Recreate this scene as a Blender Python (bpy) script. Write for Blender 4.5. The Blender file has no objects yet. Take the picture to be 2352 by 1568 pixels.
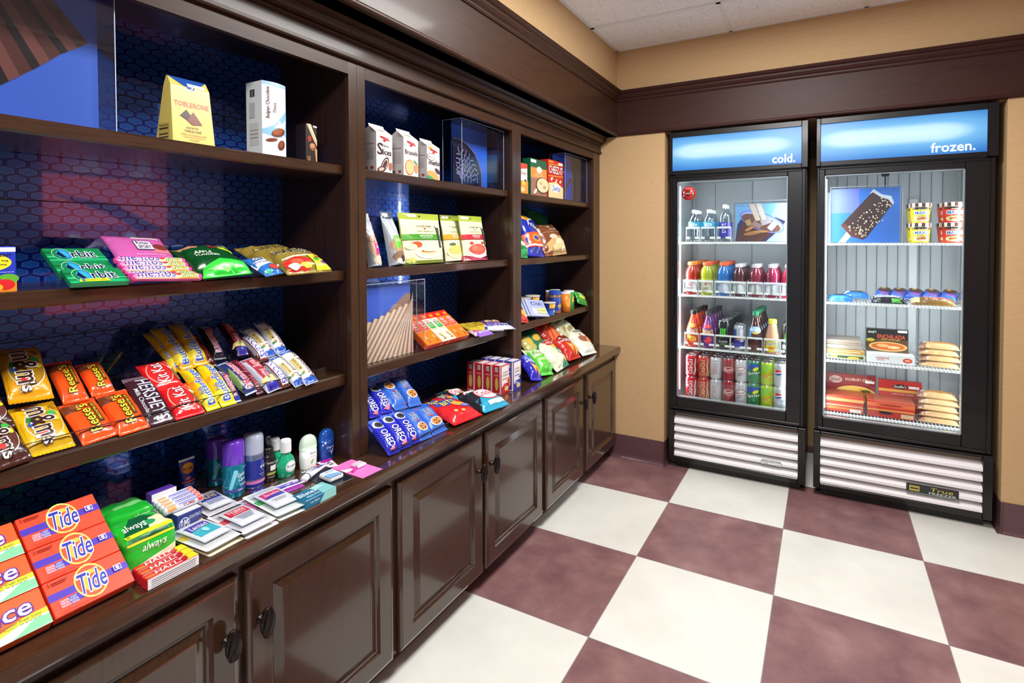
# Hotel pantry shop: shelving wall with snacks on the left, two glass-door coolers at the back.
# World: X to the right along the back wall, Y away along the shelving, Z up, metres.
import bpy, math, random
from mathutils import Matrix, Vector, noise
R = math.radians
S = bpy.context.scene
COL = S.collection

# ---------------------------------------------------------------- camera, world, lights, exposure
cam_d = bpy.data.cameras.new('camera')
cam = bpy.data.objects.new('camera', cam_d); COL.objects.link(cam)
cam_d.sensor_width = 36.0
cam_d.lens = 1238.8 / 2352 * 36
cam_d.shift_x = (1176 - 1220.1) / 2352
cam_d.shift_y = (578.9 - 784) / 2352
cam_d.clip_start = .02
_y, _p, _r = .499, -.0228, -.0027
_F = Vector((-math.sin(_y)*math.cos(_p), math.cos(_y)*math.cos(_p), math.sin(_p)))
_R0 = Vector((math.cos(_y), math.sin(_y), 0)); _U0 = _R0.cross(_F)
_R = _R0*math.cos(_r) + _U0*math.sin(_r); _U = -_R0*math.sin(_r) + _U0*math.cos(_r)
cam.matrix_world = Matrix(((_R.x, _U.x, -_F.x, .7935), (_R.y, _U.y, -_F.y, -3.1319), (_R.z, _U.z, -_F.z, 1.5412), (0, 0, 0, 1)))
S.camera = cam
S.view_settings.view_transform = 'Standard'
S.view_settings.look = 'None'
S.view_settings.gamma = 1.0
S.view_settings.use_curve_mapping = False
S.view_settings.exposure = 0.12

W = bpy.data.worlds.new('world'); S.world = W; W.use_nodes = True
W.node_tree.nodes['Background'].inputs[0].default_value = (.80, .86, 1, 1)
W.node_tree.nodes['Background'].inputs[1].default_value = 0.42

def area(name, loc, rot, sx, sy, power, col=(1, 1, 1)):
    d = bpy.data.lights.new(name, 'AREA'); d.shape = 'RECTANGLE'; d.size = sx; d.size_y = sy
    d.energy = power; d.color = col
    o = bpy.data.objects.new(name, d); COL.objects.link(o); o.location = loc; o.rotation_euler = rot
    return o
area('ceiling_lamp_light', (.60, -1.05, 2.845), (0, 0, 0), .56, 1.1, 74, (1, .985, .96))
area('ceiling_lamp_light', (.60, -3.45, 2.845), (0, 0, 0), .56, 1.1, 64, (1, .985, .96))

# ---------------------------------------------------------------- materials
def lin(h):
    h = h.lstrip('#'); v = [int(h[i:i+2], 16)/255 for i in (0, 2, 4)]
    return tuple(c/12.92 if c <= .04045 else ((c+.055)/1.055)**2.4 for c in v) + (1,)
MC = {}
def M(col, rough=.38, metal=0.0, coat=0.0, trans=0.0, emit=0.0, bump=0.0):
    """Procedural plain material of one colour with a little noise in its roughness."""
    k = (col, rough, metal, coat, trans, emit, bump)
    if k in MC: return MC[k]
    m = bpy.data.materials.new('mat_' + col.lstrip('#')); m.use_nodes = True
    n = m.node_tree.nodes; l = m.node_tree.links; b = n['Principled BSDF']
    b.inputs['Base Color'].default_value = lin(col)
    b.inputs['Metallic'].default_value = metal
    b.inputs['Coat Weight'].default_value = coat
    b.inputs['Coat Roughness'].default_value = .08
    b.inputs['Transmission Weight'].default_value = trans
    if emit:
        b.inputs['Emission Color'].default_value = lin(col); b.inputs['Emission Strength'].default_value = emit
    t = n.new('ShaderNodeTexNoise'); t.inputs['Scale'].default_value = 60
    mr = n.new('ShaderNodeMapRange'); mr.inputs['To Min'].default_value = rough*.85; mr.inputs['To Max'].default_value = rough*1.15
    l.new(t.outputs['Fac'], mr.inputs['Value']); l.new(mr.outputs[0], b.inputs['Roughness'])
    if bump:
        bp = n.new('ShaderNodeBump'); bp.inputs['Strength'].default_value = bump; bp.inputs['Distance'].default_value = .002
        t2 = n.new('ShaderNodeTexNoise'); t2.inputs['Scale'].default_value = 90
        l.new(t2.outputs['Fac'], bp.inputs['Height']); l.new(bp.outputs[0], b.inputs['Normal'])
    m.diffuse_color = lin(col); MC[k] = m
    return m
def foil(col): return M(col, .24, .04, .3)
def gloss(col): return M(col, .22, 0, .6)

def newmat(name):
    m = bpy.data.materials.new(name); m.use_nodes = True
    return m, m.node_tree.nodes, m.node_tree.links, m.node_tree.nodes['Principled BSDF']
def ramp(n, stops):
    r = n.new('ShaderNodeValToRGB'); e = r.color_ramp.elements
    while len(e) < len(stops): e.new(.5)
    for i, (p, c) in enumerate(stops): e[i].position = p; e[i].color = lin(c)
    return r
def wood(name, axis, c1='#22150d', c2='#40291b', rough=.3, coat=.45):
    m, n, l, b = newmat(name)
    tc = n.new('ShaderNodeTexCoord'); mp = n.new('ShaderNodeMapping')
    sc = [26, 26, 26]; sc[axis] = 1.6; mp.inputs['Scale'].default_value = sc
    t = n.new('ShaderNodeTexNoise'); t.inputs['Scale'].default_value = 3.2; t.inputs['Detail'].default_value = 7; t.inputs['Distortion'].default_value = .9
    l.new(tc.outputs['Object'], mp.inputs[0]); l.new(mp.outputs[0], t.inputs['Vector'])
    r = ramp(n, [(.18, c1), (.5, c2), (.86, c1)])
    l.new(t.outputs['Fac'], r.inputs[0]); l.new(r.outputs[0], b.inputs['Base Color'])
    b.inputs['Specular IOR Level'].default_value = .3; b.inputs['Roughness'].default_value = rough; b.inputs['Coat Weight'].default_value = coat; b.inputs['Coat Roughness'].default_value = .1
    bp = n.new('ShaderNodeBump'); bp.inputs['Strength'].default_value = .06; bp.inputs['Distance'].default_value = .001
    l.new(t.outputs['Fac'], bp.inputs['Height']); l.new(bp.outputs[0], b.inputs['Normal'])
    return m
WZ = wood('espresso_wood_vertical', 2); WY = wood('espresso_wood_along', 1); WDR = wood('polished_door_wood', 1, '#20120b', '#3a2417', .22, .8); WX = wood('espresso_wood_across', 0)
WYB = wood('bulkhead_wood_along', 1, '#1e1009', '#3a2214', .42, .10); WXB = wood('bulkhead_wood_across', 0, '#260f0c', '#3a1a14', .5, .0)
WTOP = wood('polished_counter_wood', 1, '#24140d', '#452d1f', .2, 1.0)
WD = wood('espresso_wood_side', 2, '#1c0e0a', '#33201a', .35, .3)

def clear_mat(name, tint=(.96, .98, 1), base=.04, rough=.01):
    m = bpy.data.materials.new(name); m.use_nodes = True; n = m.node_tree.nodes; l = m.node_tree.links
    n.remove(n['Principled BSDF']); o = n['Material Output']
    tr = n.new('ShaderNodeBsdfTransparent'); tr.inputs[0].default_value = (*tint, 1)
    g = n.new('ShaderNodeBsdfGlossy'); g.inputs['Roughness'].default_value = rough
    f = n.new('ShaderNodeLayerWeight'); f.inputs[0].default_value = .5
    p = n.new('ShaderNodeMath'); p.operation = 'POWER'; p.inputs[1].default_value = 5; l.new(f.outputs['Facing'], p.inputs[0])
    a = n.new('ShaderNodeMath'); a.operation = 'MULTIPLY_ADD'; a.inputs[1].default_value = .85; a.inputs[2].default_value = .035+base
    mx = n.new('ShaderNodeMixShader')
    l.new(p.outputs[0], a.inputs[0]); l.new(a.outputs[0], mx.inputs[0]); l.new(tr.outputs[0], mx.inputs[1]); l.new(g.outputs[0], mx.inputs[2])
    l.new(mx.outputs[0], o.inputs['Surface'])
    return m
GLASS = clear_mat('cooler_glass', (.93, .96, .96), .0)
ACRYL = clear_mat('clear_acrylic', (.95, .97, 1), .01)
ACEDGE = M('#b9c3d8', .15, 0, .5)
FILM = clear_mat('clear_film', (.97, .98, 1), .05, .12)
PET = clear_mat('clear_bottle_plastic', (.86, .92, .95), .10, .06)

# ---------------------------------------------------------------- mesh building
class MB:
    def __init__(s): s.v = []; s.f = []; s.m = []; s.mi = []; s.sm = []
    def mat(s, m):
        if m not in s.m: s.m.append(m)
        return s.m.index(m)
    def add(s, vs, fs, m, smooth=False):
        o = len(s.v); k = s.mat(m); s.v += [tuple(v) for v in vs]
        for f in fs: s.f.append([i+o for i in f]); s.mi.append(k); s.sm.append(smooth)
        return s
    def xf(s, mtx):
        s.v = [tuple(mtx @ Vector(v)) for v in s.v]; return s
    def build(s, name, parent=None):
        me = bpy.data.meshes.new(name); me.from_pydata(s.v, [], s.f)
        for m in s.m: me.materials.append(m)
        me.polygons.foreach_set('material_index', s.mi); me.polygons.foreach_set('use_smooth', s.sm); me.update()
        o = bpy.data.objects.new(name, me); COL.objects.link(o)
        if parent: o.parent = parent
        return o
def box(mb, x0, x1, y0, y1, z0, z1, m, b=0.0, faces=None):
    """Box with small chamfers; faces = {'+x': material ...} overrides one side."""
    c = [(x0, x1), (y0, y1), (z0, z1)]; faces = faces or {}
    b = min(b, (x1-x0)/2.5, (y1-y0)/2.5, (z1-z0)/2.5)
    if b <= 0:
        v = [(c[0][i], c[1][j], c[2][k]) for i in (0, 1) for j in (0, 1) for k in (0, 1)]
        F = {'-x': (0, 1, 3, 2), '+x': (4, 6, 7, 5), '-y': (0, 4, 5, 1), '+y': (2, 3, 7, 6), '-z': (0, 2, 6, 4), '+z': (1, 5, 7, 3)}
        for k2, f in F.items(): mb.add([v[i] for i in f], [(0, 1, 2, 3)], faces.get(k2, m))
        return mb
    def P(i, j, k, ax):
        s = [i, j, k]; out = []
        for a in range(3):
            q = c[a][s[a]]; ins = b if a != ax else 0
            out.append(q + (ins if s[a] == 0 else -ins))
        return tuple(out)
    for ax in range(3):
        for s in (0, 1):
            o = [a for a in range(3) if a != ax]
            q = []
            for (p, r) in ((0, 0), (1, 0), (1, 1), (0, 1)):
                t = [0, 0, 0]; t[ax] = s; t[o[0]] = p; t[o[1]] = r; q.append(P(*t, ax))
            fl = (s == 1) != (ax == 1)
            mb.add(q, [(0, 1, 2, 3) if fl else (3, 2, 1, 0)], faces.get('-+'[s] + 'xyz'[ax], m))
    for ax in range(3):                                     # edges along axis ax
        o = [a for a in range(3) if a != ax]
        for p in (0, 1):
            for r in (0, 1):
                q = []
                for (e, w) in ((0, 0), (0, 1), (1, 1), (1, 0)):
                    t = [0, 0, 0]; t[ax] = e; t[o[0]] = p; t[o[1]] = r; q.append(P(*t, o[w]))
                mb.add(q, [(0, 1, 2, 3)], m)
    for i in (0, 1):
        for j in (0, 1):
            for k in (0, 1): mb.add([P(i, j, k, 0), P(i, j, k, 1), P(i, j, k, 2)], [(0, 1, 2)], m)
    return mb
def prism(mb, prof, axis, a0, a1, m, smooth=False):
    """Extrude a closed 2D profile (the two other axes in order) along axis."""
    n = len(prof); o = [a for a in range(3) if a != axis]; vs = []
    for a in (a0, a1):
        for p in prof:
            t = [0, 0, 0]; t[axis] = a; t[o[0]] = p[0]; t[o[1]] = p[1]; vs.append(t)
    mb.add(vs, [(i, (i+1) % n, (i+1) % n+n, i+n) for i in range(n)], m, smooth)
    mb.add(vs, [tuple(range(n)), tuple(range(n, 2*n))], m)
    return mb
def lathe(mb, prof, m, seg=24, sx=1.0, sz=1.0, smooth=True, axis='y', ctr=(0, 0)):
    """Profile [(radius, height)] turned about the local Y axis (or Z)."""
    vs = []; fs = []
    for r, h in prof:
        for i in range(seg):
            a = 2*math.pi*i/seg; p = (ctr[0]+r*math.cos(a)*sx, ctr[1]+r*math.sin(a)*sz)
            vs.append((p[0], h, p[1]) if axis == 'y' else (p[0], p[1], h))
    for k in range(len(prof)-1):
        for i in range(seg):
            j = (i+1) % seg; fs.append((k*seg+i, k*seg+j, k*seg+seg+j, k*seg+seg+i))
    mb.add(vs, fs, m, smooth)
    return mb
def tube(mb, pts, r, m, seg=8):
    """Round rod through points."""
    pts = [Vector(p) for p in pts]; vs = []; fs = []
    for i, p in enumerate(pts):
        d = (pts[min(i+1, len(pts)-1)] - pts[max(i-1, 0)]).normalized()
        a = d.orthogonal().normalized(); b = d.cross(a)
        if i and (a.dot(pa) < .9):
            a = (pa - d*pa.dot(d)).normalized(); b = d.cross(a)
        pa = a
        vs += [p + (a*math.cos(t) + b*math.sin(t))*r for t in [2*math.pi*k/seg for k in range(seg)]]
    for i in range(len(pts)-1):
        for k in range(seg):
            j = (k+1) % seg; fs.append((i*seg+k, i*seg+j, (i+1)*seg+j, (i+1)*seg+k))
    fs += [tuple(range(seg)), tuple(range((len(pts)-1)*seg, len(pts)*seg))]
    mb.add(vs, fs, m, True)
    return mb

# ---------------------------------------------------------------- tagging, groups, copies
def tag(o, label, cat, group=None, kind=None):
    o['label'] = label; o['category'] = cat
    if group: o['group'] = group
    if kind: o['kind'] = kind
    return o
def struct(mb, name):
    o = mb.build(name); o['kind'] = 'structure'; return o
def root(name):
    o = bpy.data.objects.new(name, None); o.empty_display_size = .02; COL.objects.link(o); return o
def dup(o):
    c = o.copy(); COL.objects.link(c)
    for ch in list(o.children):
        d = ch.copy(); COL.objects.link(d); d.parent = c
        for g in list(ch.children):
            e = g.copy(); COL.objects.link(e); e.parent = d
    return c

# frames: surfaces that carry goods.  (a, b) = along the shelf / up the surface, n = out of it
def inc(x0, z0, ang):
    a = R(ang); return (Vector((x0, 0, z0)), Vector((0, 1, 0)), Vector((-math.cos(a), 0, math.sin(a))), Vector((math.sin(a), 0, math.cos(a))))
def vert(x0): return (Vector((x0, 0, 0)), Vector((0, 1, 0)), Vector((0, 0, 1)), Vector((1, 0, 0)))
def fac(y0): return (Vector((0, y0, 0)), Vector((1, 0, 0)), Vector((0, 0, 1)), Vector((0, -1, 0)))
def put(o, fr, a, b, rot=0, n=0.0, tilt=0, yaw=0):
    O, Rv, Uv, Nv = fr
    m = Matrix(((Rv.x, Uv.x, Nv.x, 0), (Rv.y, Uv.y, Nv.y, 0), (Rv.z, Uv.z, Nv.z, 0), (0, 0, 0, 1)))
    p = O + Rv*a + Uv*b + Nv*n
    o.matrix_basis = Matrix.Translation(p) @ m @ Matrix.Rotation(R(rot), 4, 'Z') @ Matrix.Rotation(R(yaw), 4, 'Y') @ Matrix.Rotation(R(tilt), 4, 'X')
    return o

# ---------------------------------------------------------------- printed artwork
TXT = {}
def text_mesh(s, off):
    k = (s, off)
    if k in TXT: return TXT[k]
    cu = bpy.data.curves.new('t', 'FONT'); cu.body = s; cu.resolution_u = 2; cu.offset = off
    ob = bpy.data.objects.new('t', cu); COL.objects.link(ob)
    bpy.context.view_layer.update()
    dg = bpy.context.evaluated_depsgraph_get(); ev = ob.evaluated_get(dg); me = ev.to_mesh()
    vs = [(v.co.x, v.co.y) for v in me.vertices]; fs = [tuple(p.vertices) for p in me.polygons]
    ev.to_mesh_clear(); bpy.data.objects.remove(ob); bpy.data.curves.remove(cu)
    TXT[k] = (vs, fs); return TXT[k]
def text_norm(s, off):
    vs, fs = text_mesh(s, off); bv, _ = text_mesh(s, 0.0 if not s else .012)
    x0 = min(v[0] for v in bv); x1 = max(v[0] for v in bv); y0 = min(v[1] for v in bv); y1 = max(v[1] for v in bv)
    return [((v[0]-x0)/(x1-x0)-.5, (v[1]-y0)/(y1-y0)-.5) for v in vs], fs
def PR(c):
    return c if not isinstance(c, str) else M(c, .36, 0, .25)
def art(mb, spec, surf, Wd, Hd, curved=False, base=.0003, step=.00022):
    """Print a list of shapes on surf(x, y, off); positions are fractions of the face."""
    off = base
    for it in spec:
        k = it[0]; col = PR(it[6] if k == 't' else it[2] if k == 'p' else it[5])
        if k == 't':
            _, s, cx, cy, w, h = it[:6]; out = it[7] if len(it) > 7 else None
            rot = it[8] if len(it) > 8 else 0; sh = it[9] if len(it) > 9 else 0
            if abs(rot) in (90, 270): tw, th = w*Hd, h*Wd
            else: tw, th = w*Wd, h*Hd
            ca, sa = math.cos(R(rot)), math.sin(R(rot))
            for (o2, c2) in (([(.055, PR(out))] if out else []) + [(.010, col)]):
                vs, fs = text_norm(s, o2); P = []
                for (x, y) in vs:
                    px = x*tw + sh*y*th; py = y*th
                    P.append(surf(cx*Wd + px*ca - py*sa, cy*Hd + px*sa + py*ca, off))
                mb.add(P, fs, c2); off += step
            continue
        if k in ('r', 'e'):
            _, cx, cy, w, h = it[:5]; rot = it[6] if len(it) > 6 else 0
            ca, sa = math.cos(R(rot)), math.sin(R(rot)); hw, hh = w*Wd/2, h*Hd/2
            if k == 'r': pts = [(-hw, -hh), (hw, -hh), (hw, hh), (-hw, hh)]
            else: pts = [(hw*math.cos(t), hh*math.sin(t)) for t in [2*math.pi*i/(28) for i in range(28)]]
            pts = [(cx*Wd + x*ca - y*sa, cy*Hd + x*sa + y*ca) for x, y in pts]
        else:
            pts = [(x*Wd, y*Hd) for x, y in it[1]]
        if curved:
            d = []
            for i, p in enumerate(pts):
                q = pts[(i+1) % len(pts)]; L = math.hypot(q[0]-p[0], q[1]-p[1]); kx = 1 if k == 'e' else max(1, min(14, int(L/max(Wd, Hd)*16)))
                d += [(p[0]+(q[0]-p[0])*j/kx, p[1]+(q[1]-p[1])*j/kx) for j in range(kx)]
            gx = sum(p[0] for p in d)/len(d); gy = sum(p[1] for p in d)/len(d); rings = 5; n = len(d)
            vs = [surf(gx+(p[0]-gx)*(rings-j)/rings, gy+(p[1]-gy)*(rings-j)/rings, off) for j in range(rings) for p in d]
            fs = [(j*n+i, j*n+(i+1) % n, (j+1)*n+(i+1) % n, (j+1)*n+i) for j in range(rings-1) for i in range(n)]
            vs.append(surf(gx, gy, off)); c = len(vs)-1
            fs += [((rings-1)*n+i, (rings-1)*n+(i+1) % n, c) for i in range(n)]
            mb.add(vs, fs, col, True)
        else:
            mb.add([surf(x, y, off) for x, y in pts], [tuple(range(len(pts)))], col)
        off += step
    return mb
# ---------------------------------------------------------------- room shell
TILE = .61; YW = .496; XR = 2.25; CEIL = 2.859
def floor_mat():
    m, n, l, b = newmat('vinyl_checker_tiles')
    tc = n.new('ShaderNodeTexCoord')
    ck = n.new('ShaderNodeTexChecker'); ck.inputs['Scale'].default_value = 1/TILE
    mp = n.new('ShaderNodeMapping'); mp.inputs['Location'].default_value = (0, 0, .31)
    l.new(tc.outputs['Object'], mp.inputs[0]); l.new(mp.outputs[0], ck.inputs['Vector'])
    def mott(scale, stops, sc=(1, 1, 1)):
        mm = n.new('ShaderNodeMapping'); mm.inputs['Scale'].default_value = sc; l.new(tc.outputs['Object'], mm.inputs[0])
        t = n.new('ShaderNodeTexNoise'); t.inputs['Scale'].default_value = scale; t.inputs['Detail'].default_value = 8; t.inputs['Roughness'].default_value = .62
        l.new(mm.outputs[0], t.inputs['Vector']); r = ramp(n, stops); l.new(t.outputs['Fac'], r.inputs[0]); return r
    br = mott(4.5, [(.32, '#6a494d'), (.55, '#83605f'), (.75, '#9a7876')]); wh = mott(3, [(.3, '#d3d3cb'), (.7, '#e2e2da')])
    mx = n.new('ShaderNodeMix'); mx.data_type = 'RGBA'
    l.new(ck.outputs['Fac'], mx.inputs[0]); l.new(wh.outputs[0], mx.inputs[6]); l.new(br.outputs[0], mx.inputs[7])
    br2 = n.new('ShaderNodeTexBrick'); br2.offset = 0; br2.inputs['Scale'].default_value = 1; br2.inputs['Mortar Size'].default_value = .0016
    br2.inputs['Brick Width'].default_value = TILE; br2.inputs['Row Height'].default_value = TILE; br2.inputs['Mortar Smooth'].default_value = 0
    l.new(tc.outputs['Object'], br2.inputs['Vector'])
    m2 = n.new('ShaderNodeMix'); m2.data_type = 'RGBA'; m2.inputs[7].default_value = lin('#8a8088')
    l.new(br2.outputs['Fac'], m2.inputs[0]); l.new(mx.outputs[2], m2.inputs[6]); l.new(m2.outputs[2], b.inputs['Base Color'])
    b.inputs['Roughness'].default_value = .42
    return m
mb = MB(); mb.add([(-1.1, -5.4, 0), (XR, -5.4, 0), (XR, 1.5, 0), (-1.1, 1.5, 0)], [(0, 1, 2, 3)], floor_mat()); struct(mb, 'floor')

def wallpaper(horiz=True):
    m, n, l, b = newmat('beige_grasscloth_wallpaper')
    tc = n.new('ShaderNodeTexCoord'); mp = n.new('ShaderNodeMapping'); mp.inputs['Scale'].default_value = (14, 14, 260)
    t = n.new('ShaderNodeTexNoise'); t.inputs['Scale'].default_value = 1.6; t.inputs['Detail'].default_value = 5
    l.new(tc.outputs['Object'], mp.inputs[0]); l.new(mp.outputs[0], t.inputs['Vector'])
    r = ramp(n, [(.25, '#bd9a6e'), (.75, '#cbaa7d')]); l.new(t.outputs['Fac'], r.inputs[0]); l.new(r.outputs[0], b.inputs['Base Color'])
    b.inputs['Roughness'].default_value = .7
    bp = n.new('ShaderNodeBump'); bp.inputs['Strength'].default_value = .25; bp.inputs['Distance'].default_value = .001
    l.new(t.outputs['Fac'], bp.inputs['Height']); l.new(bp.outputs[0], b.inputs['Normal'])
    return m
WALL = wallpaper()
XRL, XRR = -.159, 1.613                                     # recess that holds the two coolers
mb = MB()
box(mb, -1.1, XRL, YW, 1.45, 0, 2.262, WALL); box(mb, XRR, XR, YW, 1.45, 0, 2.262, WALL)
box(mb, XRL, XRR, 1.37, 1.45, 0, 2.262, WALL); box(mb, -1.1, XR, YW+.008, 1.45, 2.262, CEIL, WALL)
struct(mb, 'wall_back')
mb = MB(); box(mb, -1.1, -1.0, -5.4, YW, 0, 2.262, WALL); box(mb, -1.1, -.50, -5.4, YW+.008, 2.262, CEIL, WALL); struct(mb, 'wall_left')
mb = MB(); box(mb, XR, XR+.1, -5.4, 1.45, 0, CEIL, M('#5d5048', .7)); struct(mb, 'wall_right')

def ceil_mat():
    m, n, l, b = newmat('acoustic_ceiling_tile')
    tc = n.new('ShaderNodeTexCoord')
    v = n.new('ShaderNodeTexVoronoi'); v.inputs['Scale'].default_value = 70
    t = n.new('ShaderNodeTexNoise'); t.inputs['Scale'].default_value = 38; t.inputs['Detail'].default_value = 4
    l.new(tc.outputs['Object'], v.inputs['Vector']); l.new(tc.outputs['Object'], t.inputs['Vector'])
    a = n.new('ShaderNodeMath'); a.operation = 'MULTIPLY'; l.new(v.outputs['Distance'], a.inputs[0]); l.new(t.outputs['Fac'], a.inputs[1])
    r = ramp(n, [(.05, '#8f8c8a'), (.09, '#f0f0f2'), (.3, '#f6f6f8')]); l.new(a.outputs[0], r.inputs[0]); l.new(r.outputs[0], b.inputs['Base Color'])
    b.inputs['Roughness'].default_value = .9
    return m
mb = MB(); box(mb, -1.1, XR+.1, -5.4, 1.45, CEIL, CEIL+.05, ceil_mat()); struct(mb, 'ceiling')
TB = M('#e9ecea', .5)
mb = MB()
for x in (.26, .99, 1.72): box(mb, x-.012, x+.012, -5.4, YW, CEIL-.006, CEIL, TB)
for y in (.026, -.704, -1.434, -2.164, -2.894, -3.624): box(mb, -.50, XR, y-.012, y+.012, CEIL-.006, CEIL, TB)
box(mb, -.50, -.478, -5.4, YW, CEIL-.006, CEIL, TB); box(mb, -.50, XR, YW-.014, YW+.008, CEIL-.006, CEIL, TB)
struct(mb, 'trim_1')

# wood bulkhead: boards under the upper wall, a crown at their top and a bead at their foot
CR = [(0, 2.497), (-.006, 2.497), (-.010, 2.505), (-.010, 2.513), (-.020, 2.522), (-.026, 2.535), (-.026, 2.543), (-.036, 2.549), (-.042, 2.558), (-.045, 2.566), (0, 2.566)]
def bead(c, r, z, n=9, s=1):
    return [(c - s*r*math.sin(math.pi*i/(n-1)), z + r - r*math.cos(math.pi*i/(n-1))) for i in range(n)]
mb = MB()
box(mb, -.62, -.489, -5.4, YW, 2.262, 2.50, WYB)
prism(mb, [(-.489 - p[0], p[1]) for p in CR], 1, -5.4, YW-.01, WYB)
prism(mb, [(-.489 - (x), z) for x, z in bead(0, .012, 2.262)], 1, -5.4, YW-.011, WYB, True)
struct(mb, 'trim_2')
mb = MB()
box(mb, -.489, XR, YW-.011, YW+.02, 2.262, 2.50, WXB)
prism(mb, [(YW-.011 + p[0], p[1]) for p in CR], 0, -.489, XR, WXB)
prism(mb, [(YW-.011 + x, z) for x, z in bead(0, .010, 2.262)], 0, -.48, XR, WXB, True)
struct(mb, 'trim_3')
# crown of the shelving
mb = MB()
cp = [(-.626, 2.150), (-.612, 2.150), (-.608, 2.155), (-.608, 2.164), (-.616, 2.168), (-.617, 2.206), (-.606, 2.210), (-.604, 2.216), (-.610, 2.220)]
cp += [(-.604 + .030*math.sin(R(a)) , 2.222 + .028*(1-math.cos(R(a)))) for a in (10, 30, 50, 70, 90)]
cp += [(-.570, 2.250), (-.566, 2.2618), (-.626, 2.2618)]
prism(mb, cp, 1, -5.4, YW, WYB); struct(mb, 'trim_4')

# vinyl cove base
VB = M('#5c3d42', .42, 0, .15)
def cove(mb, p0, p1, nx, ny):
    """Strip from p0 to p1 standing off a wall whose outward normal is (nx, ny)."""
    prof = [(0, .165), (.004, .165), (.004, .03), (.007, .014), (.016, .004), (.018, 0), (0, 0)]
    vs = [(p[0]+nx*o, p[1]+ny*o, z) for p in (p0, p1) for o, z in prof]; k = len(prof)
    mb.add(vs, [(i, (i+1) % k, (i+1) % k+k, i+k) for i in range(k)] + [tuple(range(k)), tuple(range(k, 2*k))], VB)
mb = MB(); cove(mb, (-.58, YW), (XRL, YW), 0, -1); cove(mb, (XRL, YW-.017), (XRL, 1.0), 1, 0)
cove(mb, (XRR, YW), (XR, YW), 0, -1); cove(mb, (XRR, YW-.017), (XRR, 1.0), -1, 0)
struct(mb, 'baseboard_back')
mb = MB(); cove(mb, (XR, YW), (XR, -5.3), -1, 0); struct(mb, 'baseboard_right')

# ---------------------------------------------------------------- shelving units
def hex_mat():
    m, n, l, b = newmat('blue_hexagon_back_panel')
    tc = n.new('ShaderNodeTexCoord'); sp = n.new('ShaderNodeSeparateXYZ'); l.new(tc.outputs['Object'], sp.inputs[0])
    def mth(op, a, c=None):
        q = n.new('ShaderNodeMath'); q.operation = op
        for i, v in enumerate((a, c)):
            if v is None: continue
            if isinstance(v, (int, float)): q.inputs[i].default_value = v
            else: l.new(v, q.inputs[i])
        return q.outputs[0]
    P = .0445
    u = mth('DIVIDE', mth('ADD', sp.outputs[1], 20*P + .359 - .359), P); w = mth('DIVIDE', mth('ADD', sp.outputs[2], .0), .0390/1.7320508)
    def cell(du, dv):
        a = mth('SUBTRACT', mth('MODULO', mth('ADD', u, 100+du), 1.0), .5)
        c = mth('SUBTRACT', mth('MODULO', mth('ADD', w, dv), 1.7320508), .8660254)
        return a, c
    ax, ay = cell(0, 0); bx, by = cell(.5, .8660254)
    la = mth('ADD', mth('MULTIPLY', ax, ax), mth('MULTIPLY', ay, ay)); lb = mth('ADD', mth('MULTIPLY', bx, bx), mth('MULTIPLY', by, by))
    sel = mth('LESS_THAN', la, lb); inv = mth('SUBTRACT', 1.0, sel)
    gx = mth('ABSOLUTE', mth('ADD', mth('MULTIPLY', ax, sel), mth('MULTIPLY', bx, inv)))
    gy = mth('ABSOLUTE', mth('ADD', mth('MULTIPLY', ay, sel), mth('MULTIPLY', by, inv)))
    d = mth('MAXIMUM', gx, mth('ADD', mth('MULTIPLY', gx, .5), mth('MULTIPLY', gy, .8660254)))
    r = n.new('ShaderNodeValToRGB'); r.color_ramp.interpolation = 'CONSTANT'; e = r.color_ramp.elements
    e.new(.5)
    for i, (p, c) in enumerate([(0, '#2668d4'), (.350, '#5c98e6'), (.385, '#0a2898')]): e[i].position = p; e[i].color = lin(c)
    l.new(d, r.inputs[0]); l.new(r.outputs[0], b.inputs['Base Color'])
    b.inputs['Metallic'].default_value = .55; b.inputs['Roughness'].default_value = .17; b.inputs['Coat Weight'].default_value = 1; b.inputs['Coat Roughness'].default_value = .035; b.inputs['Coat IOR'].default_value = 1.65
    return m
HEX = hex_mat()
XF, XB, XS = -.6246, -.985, -.655
ST = {1: (-2.905, -1.778, -2.831, -1.815), 2: (-1.778, -.684, -1.741, -.728), 3: (-.684, YW-.002, -.640, .377)}
UL = {1: 'dark wood shelving bay nearest the camera, holding chocolate bars and detergent boxes',
      2: 'middle dark wood shelving bay with white cookie bags on its top shelf',
      3: 'far dark wood shelving bay beside the beige wall, holding chip bags and crackers'}
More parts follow.
